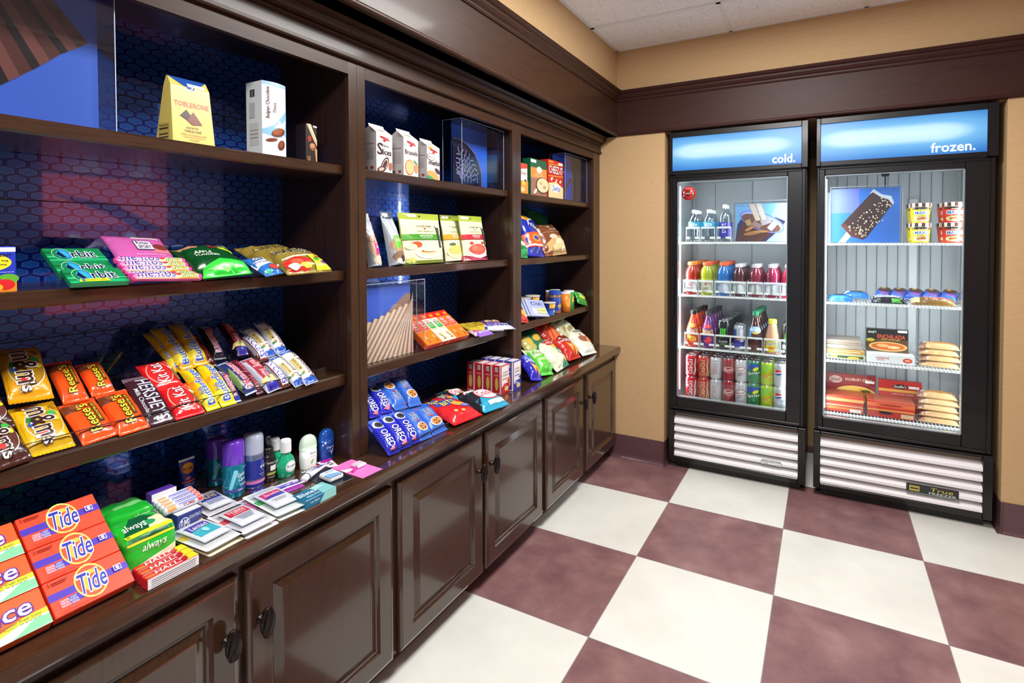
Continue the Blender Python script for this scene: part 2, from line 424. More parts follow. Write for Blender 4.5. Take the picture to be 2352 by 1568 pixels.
for k, (y0, y1, o0, o1) in ST.items():
    t = root('shelving_unit'); t.location = (XF, (y0+y1)/2, .787); tag(t, UL[k], 'shelves', 'dark wood shelving bays along the wall')
    def pt(mb, name):
        o = mb.build(name, t); o.matrix_parent_inverse = Matrix.Translation(-Vector(t.location)); return o
    mb = MB(); box(mb, XF-.02, XF, y0+.0008, o0, .7875, 2.26, WZ, .0015); box(mb, XF-.02, XF, o1, y1-.0008, .7875, 2.26, WZ, .0015)
    box(mb, XF-.02, XF-.0004, o0, o1, 2.103, 2.26, WYB); pt(mb, 'face_frame')
    for (a, b2) in ((y0+.001, o0-.005), (o1+.005, y1-.001)):
        mb = MB(); box(mb, XB, XF-.0205, a, b2, .7875, 2.26, WD); pt(mb, 'side_panel')
    mb = MB(); box(mb, XB-.01, XB, y0+.001, y1-.001, .7875, 2.26, HEX)
    for z in (1.29, 1.645, 1.96):
        box(mb, XB, XB+.0006, o0-.004, o1+.004, z-.0014, z+.0014, M('#0a1236', .4))
    pt(mb, 'back_panel')
    mb = MB(); box(mb, XB, XF-.021, o0-.004, o1+.004, 2.18, 2.20, WD); pt(mb, 'top_panel')
    for z, th in ((1.797, .034), (1.438, .036), (1.082, .040)):
        mb = MB(); ss = box(mb, XB+.001, XS, o0-.0045, o1+.0045, z-th, z, WY, .005); pt(mb, 'shelf')

# ---------------------------------------------------------------- worktop and base cabinets
mb = MB()
pr = [(-.99, .745), (-.476, .745), (-.470, .748), (-.467, .754), (-.467, .778), (-.470, .784), (-.476, .787), (-.99, .787)]
prism(mb, pr, 1, -3.6, YW-.002, WTOP)
ct = mb.build('countertop'); tag(ct, 'long dark brown wooden counter running under all the shelves', 'countertop')
def door(w, h):
    """Raised panel door in local X (width) / Y (height), front towards +Z."""
    mb = MB(); rings = [(0, 0), (0, .012), (.003, .017), (.010, .019), (.014, .021), (.066, .021), (.069, .016), (.074, .013), (.079, .013), (.081, .010), (.104, .018), (.107, .0195)]
    vs = []; fs = []
    for i, (s, z) in enumerate(rings):
        vs += [(s, s, z), (w-s, s, z), (w-s, h-s, z), (s, h-s, z)]
        if i:
            for j in range(4): fs.append(((i-1)*4+j, (i-1)*4+(j+1) % 4, i*4+(j+1) % 4, i*4+j))
    fs.append(tuple(range(len(vs)-4, len(vs)))); fs.append((3, 2, 1, 0))
    mb.add(vs, fs, WDR)
    return mb
def knob():
    IR = M('#2b2422', .32, .8)
    mb = MB(); lathe(mb, [(0, 0), (.012, 0), (.012, .003), (.006, .006), (.005, .018), (.008, .022), (0, .024)], IR, 14, axis='z')
    vs = []; fs = []; nu, nv = 28, 22
    for j in range(nv+1):
        t = math.pi*j/nv; zz = -math.cos(t)*.040; rr = math.sin(t)**.8*.017
        for i in range(nu):
            a = 2*math.pi*i/nu; r2 = rr*(1+.24*math.sin(6*a + zz*105))
            vs.append((r2*math.cos(a), zz, .031 + r2*.62*math.sin(a)))
    for j in range(nv):
        for i in range(nu): fs.append((j*nu+i, j*nu+(i+1) % nu, (j+1)*nu+(i+1) % nu, (j+1)*nu+i))
    mb.add(vs, fs, IR, True)
    return mb
CL = {1: 'raised panel cabinet under the counter at the bottom left corner, near the detergent boxes',
      2: 'raised panel cabinet in the middle of the base row, under the middle shelves',
      3: 'raised panel cabinet at the far end of the base row beside the beige wall'}
DR = {1: ((-2.842, -2.312), (-2.292, -1.762)), 2: ((-1.732, -1.212), (-1.186, -.652)), 3: ((-.612, -.112), (-.052, .468))}
CY = {1: (-2.905, -1.7475), 2: (-1.7465, -.6305), 3: (-.6295, YW-.002)}
k0 = door(.53, .60); kn = knob()
for k in (1, 2, 3):
    y0, y1 = CY[k]
    t = root('base_cabinet'); t.location = (-.52, (y0+y1)/2, 0); tag(t, CL[k], 'cabinet', 'dark raised panel base cabinets')
    mb = MB(); box(mb, -.98, -.512, y0, y1, .10, .7445, WZ); box(mb, -.98, -.585, y0, y1, 0, .10, VB)
    o = mb.build('cabinet_body', t); o.matrix_parent_inverse = Matrix.Translation(-Vector(t.location))
    for i, (a, b2) in enumerate(DR[k]):
        d = door(b2-a, .60).build('door', t); d.matrix_parent_inverse = Matrix.Translation(-Vector(t.location))
        put(d, vert(-.5115), a, .103)
        ky = (b2-a)-.036 if i == 0 else .036
        q = kn.build('knob', d); q.location = (ky, .455, .021); q['label'] = 'dark bronze leaf shaped knob'
# one more dark cabinet run continues out of frame
# ---------------------------------------------------------------- goods: builders
# Local axes of every article: X right, Y up its face, Z towards the shopper.
F_ROOM = (Vector((0, 0, 0)), Vector((0, 1, 0)), Vector((0, 0, 1)), Vector((1, 0, 0)))
ORD = ['frontmost', 'second', 'third', 'fourth', 'fifth', 'sixth', 'seventh', 'eighth']
PRICE = '#f1f1ee'
def flat(w, h, z, y0=0.0):
    return lambda x, y, off: (x-w/2, y+y0, z+off)
def carton(name, w, h, d, col, front=(), side=(), right=(), top=(), y0=None, m=None, sidecol=None, topcol=None, bev=.0012):
    """Card box: front face at z = d. side = left end, right = right end."""
    y0 = -h/2 if y0 is None else y0
    mb = MB(); m = m or M(col, .4, 0, .2)
    fc = {}
    if sidecol: fc['-x'] = fc['+x'] = M(sidecol, .4, 0, .2)
    if topcol: fc['+y'] = fc['-y'] = M(topcol, .4, 0, .2)
    box(mb, -w/2, w/2, y0, y0+h, 0, d, m, bev, fc)
    art(mb, front, flat(w, h, d, y0), w, h)
    art(mb, side, lambda x, y, o: (-w/2-o, y+y0, x), d, h)
    art(mb, right, lambda x, y, o: (w/2+o, y+y0, d-x), d, h)
    art(mb, top, lambda x, y, o: (x-w/2, y0+h+o, d-y), w, d)
    return mb.build(name)
def pouch(name, w, h, t, col, spec=(), seal=.07, pinch=.03, wr=.0022, seed=1, m=None, y0=None, sealcol=None, back=.12, nu=22, nv=28, crimp=True, sides=False, zig=.0016, lean=0.0, flatbot=False):
    """Pillow bag with crimped ends; artwork follows the bulging film."""
    y0 = -h/2 if y0 is None else y0
    m = m or foil(col)
    def shape(s, q):
        u = min(1, abs(2*s-1)); e0 = 0.0 if flatbot else seal
        v = (q-e0)/(1-seal-e0); v = max(0, min(1, v)); vv = abs(2*v-1)
        if flatbot: vv = max(0.0, v)
        bx = (1-u**(3.2))**.55 if not sides else max(0, 1-u**5)**.5
        by = (1-vv**3.4)**.55 if not flatbot else (1-vv**2.2)**.75
        b = bx*by
        n = noise.noise(Vector((s*5+seed*7.1, q*6+seed*3.3, seed)))*.7 + noise.noise(Vector((s*13+seed, q*11, seed*2.7)))*.35
        z = t*b + n*wr*2*(.25+min(1, 2.5*(1-b))*min(1, b*6)) + .0012
        if crimp and (q < e0*.8 or q > 1-seal*.8): z = .0012+.0005*math.sin(q*h*2600)
        x = (s-.5)*w*(1-pinch*by)
        y = y0+q*h + lean*0
        return x, y, max(z, .0009)
    def surf(x, y, off):
        s, q = x/w, y/h; p = Vector(shape(s, q)); e = .01
        a = Vector(shape(min(1, s+e), q))-Vector(shape(max(0, s-e), q)); b = Vector(shape(s, min(1, q+e)))-Vector(shape(s, max(0, q-e)))
        n = a.cross(b); n.normalize()
        return p + n*(off*1.5+.0002)
    mb = MB(); vs = []; fs = []
    for j in range(nv+1):
        q = j/nv
        for i in range(nu+1):
            x, y, z = shape(i/nu, q)
            if crimp and j in (0, nv): y += (zig if i % 2 else 0)*(1 if j else -1)
            vs.append((x, y, z))
    k = len(vs)
    for (x, y, z) in list(vs): vs.append((x, y, -back*z if back < 0 else max(0.0, 0.0)))
    for j in range(nv):
        for i in range(nu):
            a = j*(nu+1)+i; q4 = (a, a+1, a+nu+2, a+nu+1); fs.append(q4); fs.append(tuple(x+k for x in reversed(q4)))
    for i in range(nu):
        for a in (i, nv*(nu+1)+i): fs.append((a, a+1, a+1+k, a+k))
    for j in range(nv):
        for a in (j*(nu+1), j*(nu+1)+nu): fs.append((a, a+nu+1, a+nu+1+k, a+k))
    mb.add(vs, fs, m, True)
    if sealcol:
        sc = foil(sealcol)
        for (c) in ((seal*.45, seal*.8), (1-seal*.45, seal*.8)): art(mb, [('r', .5, c[0], .99, c[1], sc)], surf, w, h, True, base=.0001)
    art(mb, spec, surf, w, h, True)
    return mb.build(name)
def rad_at(prof, y):
    for (r0, h0), (r1, h1) in zip(prof, prof[1:]):
        if h0 <= y <= h1 and h1 > h0: return r0+(r1-r0)*(y-h0)/(h1-h0)
    return prof[-1][0]
def cyl(prof, W_, y0, base=0.0):
    def s(x, y, off):
        yy = y+y0; r = rad_at(prof, yy)+off+base; a = (x-W_/2)/max(rad_at(prof, y0), .004)
        return (math.sin(a)*r, yy, math.cos(a)*r)
    return s
def ring(mb, prof, y0, y1, m, off=.0006, seg=28, a0=-180, a1=180, sx=1, sz=1):
    """Sleeve that follows a turned profile between two heights."""
    ys = [y0] + [h for _, h in prof if y0 < h < y1] + [y1]; n = seg; vs = []; fs = []
    for y in ys:
        r = rad_at(prof, y)+off
        for i in range(n+1):
            a = R(a0+(a1-a0)*i/n); vs.append((math.sin(a)*r*sx, y, math.cos(a)*r*sz))
    for j in range(len(ys)-1):
        for i in range(n): fs.append((j*(n+1)+i, j*(n+1)+i+1, (j+1)*(n+1)+i+1, (j+1)*(n+1)+i))
    mb.add(vs, fs, m, True); return mb
def capmesh(r, y0, h, col, rib=18, m=None):
    mb = MB(); m = m or M(col, .4, 0, .2); n = rib*2; vs = []; fs = []
    for yy, k in ((y0, 1), (y0+h*.86, 1), (y0+h, .88)):
        for i in range(n): a = 2*math.pi*i/n; rr = r*k*(1 if i % 2 else .95); vs.append((rr*math.cos(a), yy, rr*math.sin(a)))
    for j in (0, 1):
        for i in range(n): q = (i+1) % n; fs.append((j*n+i, j*n+q, (j+1)*n+q, (j+1)*n+i))
    fs.append(tuple(range(2*n, 3*n))); fs.append(tuple(range(n)))
    mb.add(vs, fs, m); return mb
def bottle(name, prof, m, cap, lab=None, seg=24, part='bottle_body', liquid=None):
    """cap = (radius, y0, height, colour); lab = (y0, y1, colour, artwork)."""
    t = root(name); mb = MB(); lathe(mb, [(0, prof[0][1])]+prof+[(0, prof[-1][1])], m, seg); mb.build(part, t)
    if liquid:
        lv, lc = liquid; mb = MB(); pl = [(max(r-.0022, .001), h+(.002 if i == 0 else 0)) for i, (r, h) in enumerate(prof) if h < lv]; pl.append((rad_at(prof, lv)-.0022, lv))
        lathe(mb, [(0, pl[0][1])]+pl+[(0, lv)], lc, seg); mb.build('drink', t)
    capmesh(*cap).build('cap', t)
    if lab:
        y0, y1, c, spec = lab; mb = MB(); ring(mb, prof, y0, y1, PR(c)); Wd = rad_at(prof, y0)*2.6
        art(mb, spec, cyl(prof, Wd, y0, .0008), Wd, y1-y0, True); mb.build('label', t)
    return t
def can(name, r, h, col, spec, neck=None, m=None):
    prof = [(r*.80, 0), (r*.93, h*.035), (r, h*.085), (r, h*.90), (r*.93, h*.95), (r*.86, h*.985), (r*.86, h)]
    t = root(name); mb = MB(); lathe(mb, prof, m or M(col, .22, .35, .4), 26)
    art(mb, spec, cyl([(r, 0), (r, h)], r*2.6, h*.1), r*2.6, h*.79, True); mb.build('can_body', t)
    mb = MB(); sv = M('#c9ccd2', .22, .9)
    lathe(mb, [(r*.865, h*.985), (r*.865, h+.001), (r*.82, h+.001), (r*.80, h-.004), (0, h-.004)], sv, 26)
    lathe(mb, [(0, 0), (r*.80, .0), (r*.86, h*.018), (r*.93, h*.035)], sv, 26)
    box(mb, -.006, .006, h-.0035, h-.0022, -.004, .016, sv, .0005); mb.build('can_lid', t)
    return t
def row(proto, fr, a, b, n0, k, pitch, lab, cat, grp, da=0.0):
    """k copies receding from the front; the prototype stands in front."""
    for i in range(k):
        o = proto if i == 0 else dup(proto)
        put(o, fr, a+da*i, b, n=n0-i*pitch)
        tag(o, (lab % ORD[i]) if '%s' in lab else lab, cat, grp)
def case(name, w, h, d, th=.004, edge=True, y0=0.0):
    """Clear acrylic box, open at the back; returns its root (outline edges are polished and catch light)."""
    t = root(name); mb = MB()
    box(mb, -w/2, w/2, y0, y0+h, d-th, d, ACRYL); box(mb, -w/2, -w/2+th, y0, y0+h, 0, d-th, ACRYL); box(mb, w/2-th, w/2, y0, y0+h, 0, d-th, ACRYL)
    box(mb, -w/2+th, w/2-th, y0+h-th, y0+h, 0, d-th, ACRYL); mb.build('acrylic_cover', t)
    mb = MB(); e = .0018
    for x in (-w/2, w/2-e): box(mb, x, x+e, y0, y0+h, d-.0004, d+.0008, ACEDGE)
    box(mb, -w/2, w/2, y0+h-e, y0+h, d-.0004, d+.0008, ACEDGE)
    for x in (-w/2-.0004, w/2-e+.0004): box(mb, x, x+e, y0+h-e+.0004, y0+h+.0006, 0, d, ACEDGE); box(mb, x, x+e, y0, y0+h, 0, e, ACEDGE)
    mb.build('polished_edge', t)
    return t
# ---------------------------------------------------------------- the two glass-door coolers
BLK = M('#08060a', .32, 0, .12); BLK2 = M('#0b0a0d', .5); LINER = M('#ced3d6', .45); SLAT = M('#f2f0f2', .4, 0, .2)
def sign_mat(name, x0, x1):
    m, n, l, b = newmat(name)
    tc = n.new('ShaderNodeTexCoord'); sp = n.new('ShaderNodeSeparateXYZ'); l.new(tc.outputs['Generated'], sp.inputs[0])
    def mth(op, a, c=0.0):
        q = n.new('ShaderNodeMath'); q.operation = op
        for i, v in enumerate((a, c)):
            if isinstance(v, (int, float)): q.inputs[i].default_value = v
            else: l.new(v, q.inputs[i])
        return q.outputs[0]
    # a fluorescent tube behind the blue translucent sheet: brightness falls off from a short line
    ux = mth('MAXIMUM', mth('SUBTRACT', mth('ABSOLUTE', mth('SUBTRACT', sp.outputs[0], .46)), .24), 0.0)
    dx = mth('DIVIDE', ux, .19); dz = mth('DIVIDE', mth('SUBTRACT', sp.outputs[2], .56), .20)
    d = mth('SQRT', mth('ADD', mth('MULTIPLY', dx, dx), mth('MULTIPLY', dz, dz)))
    r = ramp(n, [(0.0, '#d6f2fa'), (.24, '#c2e9f6'), (.40, '#74b8e6'), (.72, '#478ccf'), (1.0, '#1c5eb6')])
    l.new(mth('MULTIPLY', d, .30), r.inputs[0])
    b.inputs['Base Color'].default_value = lin('#102a50'); b.inputs['Roughness'].default_value = .25
    l.new(r.outputs[0], b.inputs['Emission Color']); b.inputs['Emission Strength'].default_value = 1.0
    return m
def cooler(x0, x1, gx0, gx1, gz0, gz1, word, tx, shelves, label, bracket=False):
    t = root('glass_door_cooler' if word == 'cold.' else 'glass_door_freezer'); y0 = .503
    t.location = ((x0+x1)/2, y0, 0); tag(t, label, 'fridge')
    inv = Matrix.Translation(-Vector(t.location))
    def P(mb, name, par=None):
        o = mb.build(name, par or t)
        if par is None: o.matrix_parent_inverse = inv
        return o
    xi0, xi1, yb = x0+.028, x1-.045, 1.13
    # cabinet shell and white liner
    mb = MB()
    box(mb, x0+.008, xi0, y0+.055, 1.22, .03, 2.252, BLK, .003, {'+x': LINER}); box(mb, xi1, x1-.004, y0+.055, 1.22, .03, 2.252, BLK, .003, {'-x': LINER})
    box(mb, xi0, xi1, y0+.058, 1.22, 1.965, 2.250, BLK, 0, {'-z': LINER}); box(mb, xi0, xi1, yb, 1.22, .03, 1.965, BLK, 0, {'-y': LINER})
    box(mb, xi0, xi1, y0+.058, yb, .03, .462, BLK, 0, {'+z': M('#a9acb0', .18, .7)})
    for x in ([xi0+.16, xi0+.42] if not bracket else [xi0+.035+.058*i for i in range(12)]):
        box(mb, x, x+.0035, yb-.004, yb, .462, 1.965, M('#7d848b', .5))
    if bracket:
        box(mb, xi0+.50, xi0+.545, yb-.03, yb, .462, 1.8, M('#e8ecef', .35), .004)
    P(mb, 'cabinet')
    for x in (xi0+.012, xi1-.016):
        mb = MB()
        for zz in [.50+.03*i for i in range(48)]: box(mb, x, x+.0015, yb-.05, yb-.046, zz, zz+.012, M('#7e868c', .5))
        box(mb, x, x+.0014, yb-.062, yb-.034, .47, 1.95, M('#dfe3e6', .4)); P(mb, 'shelf_rail')
    # feet / kick
    mb = MB(); box(mb, x0+.04, x1-.03, y0+.04, 1.2, 0.004, .05, BLK2); P(mb, 'kick_plate')
    # header with lit sign
    zs0, zs1 = 1.998, 2.219; sx0, sx1 = (x0+.018, x1-.036) if word == 'cold.' else (x0+.024, x1-.046)
    mb = MB(); box(mb, x0, sx0, y0, y0+.055, 1.972, 2.254, BLK, .003); box(mb, sx1, x1, y0, y0+.055, 1.972, 2.254, BLK, .003)
    box(mb, sx0, sx1, y0, y0+.055, zs1, 2.254, BLK, .002); box(mb, sx0, sx1, y0, y0+.055, 1.972, zs0, BLK, .002); box(mb, sx0, sx1, y0+.02, y0+.055, zs0, zs1, BLK2)
    hd = P(mb, 'sign_housing')
    mb = MB(); box(mb, sx0, sx1, y0+.010, y0+.0195, zs0, zs1, sign_mat('lit_blue_sign_'+word[:-1], sx0, sx1))
    sg = mb.build('lit_sign', hd)
    mb = MB(); ww, wh = sx1-sx0, zs1-zs0
    art(mb, [('t', word, *tx, M('#ffffff', .5, emit=1.1))], lambda x, y, o: (sx0+x, y0+.0095-o, zs0+y), ww, wh); mb.build('sign_lettering', hd)
    # door
    mb = MB(); dz0, dz1 = .402, 1.964; dx0, dx1 = x0+.006, x1-.012
    for (a, b, c, d) in ((dx0, gx0, dz0, dz1), (gx1, dx1, dz0, dz1), (gx0, gx1, gz1, dz1), (gx0, gx1, dz0, gz0)):
        box(mb, a, b, y0+.004, y0+.05, c, d, BLK, .003)
    for (a, b, c, d) in ((dx0, dx0+.014, dz0, dz1), (dx1-.02, dx1, dz0, dz1), (dx0+.014, dx1-.02, dz1-.012, dz1), (dx0+.014, dx1-.02, dz0, dz0+.018)):
        box(mb, a, b, y0-.004, y0+.004, c, d, BLK, .003)
    dr = P(mb, 'door')
    ST_ = M('#aeb7bc', .25, .6)
    mb = MB()
    for (a, b, c, d) in ((gx0, gx0+.006, gz0, gz1), (gx1-.004, gx1, gz0, gz1), (gx0, gx1, gz1-.004, gz1), (gx0, gx1, gz0, gz0+.005)): box(mb, a, b, y0+.012, y0+.045, c, d, ST_)
    mb.build('glass_spacer', dr)
    mb = MB(); box(mb, gx0+.001, gx1-.001, y0+.014, y0+.018, gz0+.001, gz1-.001, GLASS); mb.build('glass_pane', dr)
    hx = dx0+.014
    mb = MB(); box(mb, hx, hx+.014, y0-.016, y0-.0045, 1.02, 1.36, BLK, .003); mb.build('handle', dr)
    # grille
    zt, z0 = .393, .050; fx = .036
    mb = MB(); box(mb, x0, x0+fx, y0-.002, y0+.05, z0, zt, BLK, .003); box(mb, x1-fx-.006, x1, y0-.002, y0+.05, z0, zt, BLK, .003)
    box(mb, x0+fx, x1-fx-.006, y0-.002, y0+.05, zt-.018, zt, BLK, .003); box(mb, x0+fx, x1-fx-.006, y0-.002, y0+.05, z0, z0+.030, BLK, .003)
    box(mb, x0+fx, x1-fx-.006, y0+.040, y0+.045, z0+.03, zt-.018, M('#8b7763', .6)); gr = P(mb, 'grille_frame')
    for i in range(5):
        zz = z0+.030 + .0555*i; mb = MB()
        prism(mb, [(y0+.006, zz), (y0+.002, zz+.004), (y0+.002, zz+.018), (y0+.006, zz+.022), (y0+.038, zz+.044), (y0+.038, zz+.040), (y0+.010, zz+.016), (y0+.010, zz)], 0, x0+fx+.0005, x1-fx-.0065, SLAT)
        mb.build('louver', gr)
    bx = x1-.19 if word == 'cold.' else x1-.26
    mb = MB(); bf = lambda w_, h_: (lambda x, y, o: (bx+x-w_/2, y0-.0005-o, .152+y-h_/2))
    if word == 'cold.':
        w_, h_ = .125, .034; box(mb, bx-w_/2+.006, bx+w_/2-.006, y0-.0005, y0+.004, .152-h_/2, .152+h_/2, M('#e9edf2', .3), .001)
        art(mb, [('e', .5, .5, 1.0, .95, '#20262c'), ('e', .5, .5, .97, .85, '#e9edf2'), ('t', 'REFRIGERATOR', .5, .62, .86, .34, '#1c2126', None, 0, .3), ('t', 'True', .24, .26, .2, .22, '#33404a')], bf(w_, h_), w_, h_)
    else:
        w_, h_ = .235, .05; box(mb, bx-w_/2, bx+w_/2, y0-.0005, y0+.004, .152-h_/2, .152+h_/2, M('#16191a', .3, 0, .4), .001)
        art(mb, [('r', .5, .04, 1, .05, '#8fae95'), ('r', .16, .5, .2, .6, '#b9a64c'), ('r', .16, .5, .16, .14, '#16191a'), ('t', 'True', .68, .66, .44, .40, '#c0b04e', None, 0, .2), ('t', 'FREEZER', .70, .24, .52, .26, '#c8cfc9')], bf(w_, h_), w_, h_)
    mb.build('maker_badge', gr)
    # wire shelves
    WR = M('#e6e9ea', .35, 0, .2)
    for z in shelves:
        mb = MB(); ys = y0+.085
        box(mb, xi0+.004, xi1-.004, ys, ys+.006, z-.014, z-.0015, WR, .001)
        for i in range(44):
            x = xi0+.012+(xi1-xi0-.024)*i/43
            tube(mb, [(x, ys-.001, z-.013), (x, ys+.0, z-.0022), (x, yb-.03, z-.0022)], .0017, WR, 5)
        for yy in (ys+.02, ys+.20, ys+.38, yb-.03): tube(mb, [(xi0+.004, yy, z-.0055), (xi1-.004, yy, z-.0055)], .0024, WR, 6)
        P(mb, 'wire_shelf')
    # lamps of the cabinet: a vertical fluorescent tube in each front corner, behind the door frame
    for sx, ang in ((xi0+.022, -90), (xi1-.022, 90)):
        mb = MB(); lathe(mb, [(.0, .52), (.010, .52), (.010, 1.90), (.0, 1.90)], M('#f4f9ff', .4, emit=4.0), 10, ctr=(0, 0)); o = P(mb, 'fluorescent_tube')
        for v in o.data.vertices: v.co = Vector((v.co.x+sx, v.co.z+y0+.072, v.co.y))
        area('cooler_lamp_light', (sx+(.014 if ang < 0 else -.014), y0+.084, 1.21), (R(90), 0, R(ang)), .02, 1.36, 6.5, (.93, .98, 1))
    return t
cooler(-.128, .700, -.077, .590, .482, 1.927, 'cold.', (.873, .165, .165, .235), (1.525, 1.168, .812),
       'narrower black glass-door cooler full of drinks under a lit blue cold sign')
cooler(.742, 1.582, .789, 1.447, .480, 1.918, 'frozen.', (.813, .175, .25, .235), (1.518, 1.163, .812, .492),
       'black glass-door freezer with boxed meals under a lit blue frozen sign', True)
# ---------------------------------------------------------------- trays and goods of the near bay
F_PA = inc(-.525, .792, 39)
F_P3 = inc(-.672, 1.088, 37.5)
F_P2 = inc(-.668, 1.442, 29)
F_C = inc(0, .787, 0)
F_T1 = vert(-.700)
F_T2 = vert(-.680)
def lay(o, fr, q, n, label, cat, grp=None):
    put(o, fr, q[0], q[1], q[4], n); return tag(o, label, cat, grp)
def tray(name, fr, y0, y1, L, lip, label, back=0.0):
    """Tilted clear acrylic tray: base, front lip, a rear leg."""
    t = root(name); tag(t, label, 'display tray', 'clear acrylic display trays')
    w = y1-y0; put(t, fr, (y0+y1)/2, 0); a = math.asin(max(-1, min(1, fr[3].x)))
    ang = math.atan2(fr[2].z, -fr[2].x)
    mb = MB(); box(mb, -w/2, w/2, 0, L, -.003, -.0006, ACRYL); mb.build('tray_base', t)
    # lip stands vertical: direction of world up in local axes
    up = Vector((0, math.sin(ang), math.cos(ang))); fw = Vector((0, -math.cos(ang), math.sin(ang)))
    def q(mb, w0, w1, d0, d1, h0, h1, m):
        vs = [Vector((x, 0, -.003)) + fw*d + up*h for x in (w0, w1) for d in (d0, d1) for h in (h0, h1)]
        mb.add(vs, [(0, 1, 3, 2), (4, 6, 7, 5), (0, 4, 5, 1), (2, 3, 7, 6), (0, 2, 6, 4), (1, 5, 7, 3)], m)
    mb = MB(); q(mb, -w/2, w/2, .001, .004, 0, lip, ACRYL); mb.build('front_lip', t)
    mb = MB(); q(mb, -w/2, w/2, .0005, .0045, lip, lip+.0012, M('#2a2d35', .2, 0, .5)); mb.build('lip_edge', t)
    if back:
        mb = MB(); b0 = Vector((0, L, -.003))
        for x in (-w/2, w/2-.004):
            vs = [Vector((x+e, 0, 0))+b0+fw*0+up*h*1.0-fw*d for e in (0, .004) for d in (0, .003) for h in (0, back)]
            mb.add(vs, [(0, 1, 3, 2), (4, 6, 7, 5), (0, 4, 5, 1), (2, 3, 7, 6), (0, 2, 6, 4), (1, 5, 7, 3)], ACEDGE)
        mb.build('back_guard', t)
    return t
tray('display_tray', F_PA, -2.826, -2.528, .25, .012, 'clear acrylic tray on the counter under the laundry detergent boxes')
tray('display_tray', F_P3, -2.828, -1.885, .37, .030, 'clear acrylic tray under the chocolate bars on the shelf of the near bay')
tray('display_tray', F_P2, -2.60, -1.99, .30, .022, 'clear acrylic tray under the chewing gum and candy rolls in the near bay')

# ---- top shelf (z 1.797)
CASE1 = (-2.4779, 1.9231)[0]
PIC1 = (-2.4676, 1.9418)[0]
t = case('acrylic_display_case', CASE1+2.815, .372, .118); tag(t, 'clear acrylic case around a chocolate bar picture at the top left corner', 'display case', 'clear acrylic picture cases')
put(t, vert(-.79), (CASE1-2.815)/2, 1.798)
CHO = M('#542e26', .3, 0, .2); CHD = M('#1a0a0a', .35, 0, .2); CHL = M('#74443a', .3, 0, .2)
pw = PIC1+2.81; mb = MB(); box(mb, -pw/2, pw/2, 0, .35, 0, .004, M('#2f5cc0', .45))
def px(u, v): return ((u[0]+2.81)/pw if 0 else u, v)
AX = lambda a, b: ((a+2.81)/pw, (b-1.799)/.35)
TIPS = [AX(-2.4858, 2.0205), AX(-2.5401, 1.9791), AX(-2.5924, 1.9284), AX(-2.6482, 1.8803)]
TOPS = [AX(-2.5525, 2.0995), AX(-2.6084, 2.078), AX(-2.6588, 2.0586), AX(-2.709, 2.0303)]
P_ = [('p', [TIPS[0], TOPS[0], (TOPS[0][0]-.06, 1), (0, 1), (0, TIPS[3][1]-.02), TIPS[3], TIPS[2], TIPS[1]], CHO)]
for i in range(3):
    a, b = TIPS[i], TIPS[i+1]; c, d = TOPS[i], TOPS[i+1]
    m1 = (a[0]*.25+b[0]*.75, a[1]*.25+b[1]*.75); m2 = (c[0]*.25+d[0]*.75, min(1, c[1]*.25+d[1]*.75)); n1 = (a[0]*.6+b[0]*.4, a[1]*.6+b[1]*.4); n2 = (c[0]*.6+d[0]*.4, c[1]*.6+d[1]*.4)
    P_ += [('p', [b, m1, m2, (max(0, d[0]), min(1, d[1]))], CHD), ('p', [m1, n1, n2, m2], CHL)]
P_ = [(k, [(max(0, min(1, x)), max(0, min(1, y))) for x, y in pts], c) for k, pts, c in P_]
art(mb, P_, flat(pw, .35, .004, 0), pw, .35); o = mb.build('picture_print'); tag(o, 'blue picture print of a broken milk chocolate bar at the top left', 'picture'); put(o, vert(-.786), (PIC1-2.81)/2, 1.7985)

q = (-2.2836, 1.8903, .1103, .1852, 0.7)
w, h = q[2], q[3]-.004
TOB = [('p', [(.04, 1), (.52, .80), (.95, 1)], '#1f4fa0'), ('r', .66, .90, .42, .055, PRICE), ('t', '$7.99', .55, .90, .10, .03, '#8a8ad0'),
       ('t', 'TOBLERONE', .50, .60, .82, .075, '#b5382c', '#e8d9a0'), ('p', [(.20, .42), (.36, .52), (.50, .40), (.42, .34)], '#3a2420'), ('p', [(.36, .36), (.52, .50), (.72, .32), (.48, .30)], '#7c3f2b'),
       ('t', 'ASSORTED', .47, .255, .30, .028, '#4a3528'), ('t', 'ONE & ONE', .48, .205, .40, .035, '#2a2324'), ('t', 'Swiss chocolates with', .5, .155, .6, .028, '#b08a44'), ('t', 'honey & almond', .5, .115, .48, .028, '#b08a44'), ('t', 'nougat', .5, .075, .25, .026, '#b08a44')]
mb = MB(); yel = M('#e6cd6a', .3, 0, .4)
D0 = .085
vs = [(-w/2, 0, 0), (w/2, 0, 0), (w/2, 0, D0), (-w/2, 0, D0), (-w*.46, h*.86, .035), (w*.46, h*.86, .035), (w*.46, h*.86, D0*.80), (-w*.46, h*.86, D0*.80), (-w*.45, h, .046), (w*.45, h, .046), (w*.45, h, .052), (-w*.45, h, .052)]
mb.add(vs, [(3, 2, 6, 7), (1, 0, 4, 5), (0, 3, 7, 4), (2, 1, 5, 6), (7, 6, 10, 11), (5, 4, 8, 9), (4, 7, 11, 8), (6, 5, 9, 10), (8, 11, 10, 9), (0, 1, 2, 3)], yel)
def sf(x, y, o):
    k = y/h
    if k < .86: z = D0*(1-.20*k/.86)
    else: z = D0*.80+(.052-D0*.80)*(k-.86)/.14
    return (x-w/2, y, z+o)
art(mb, TOB, sf, w, h, True)
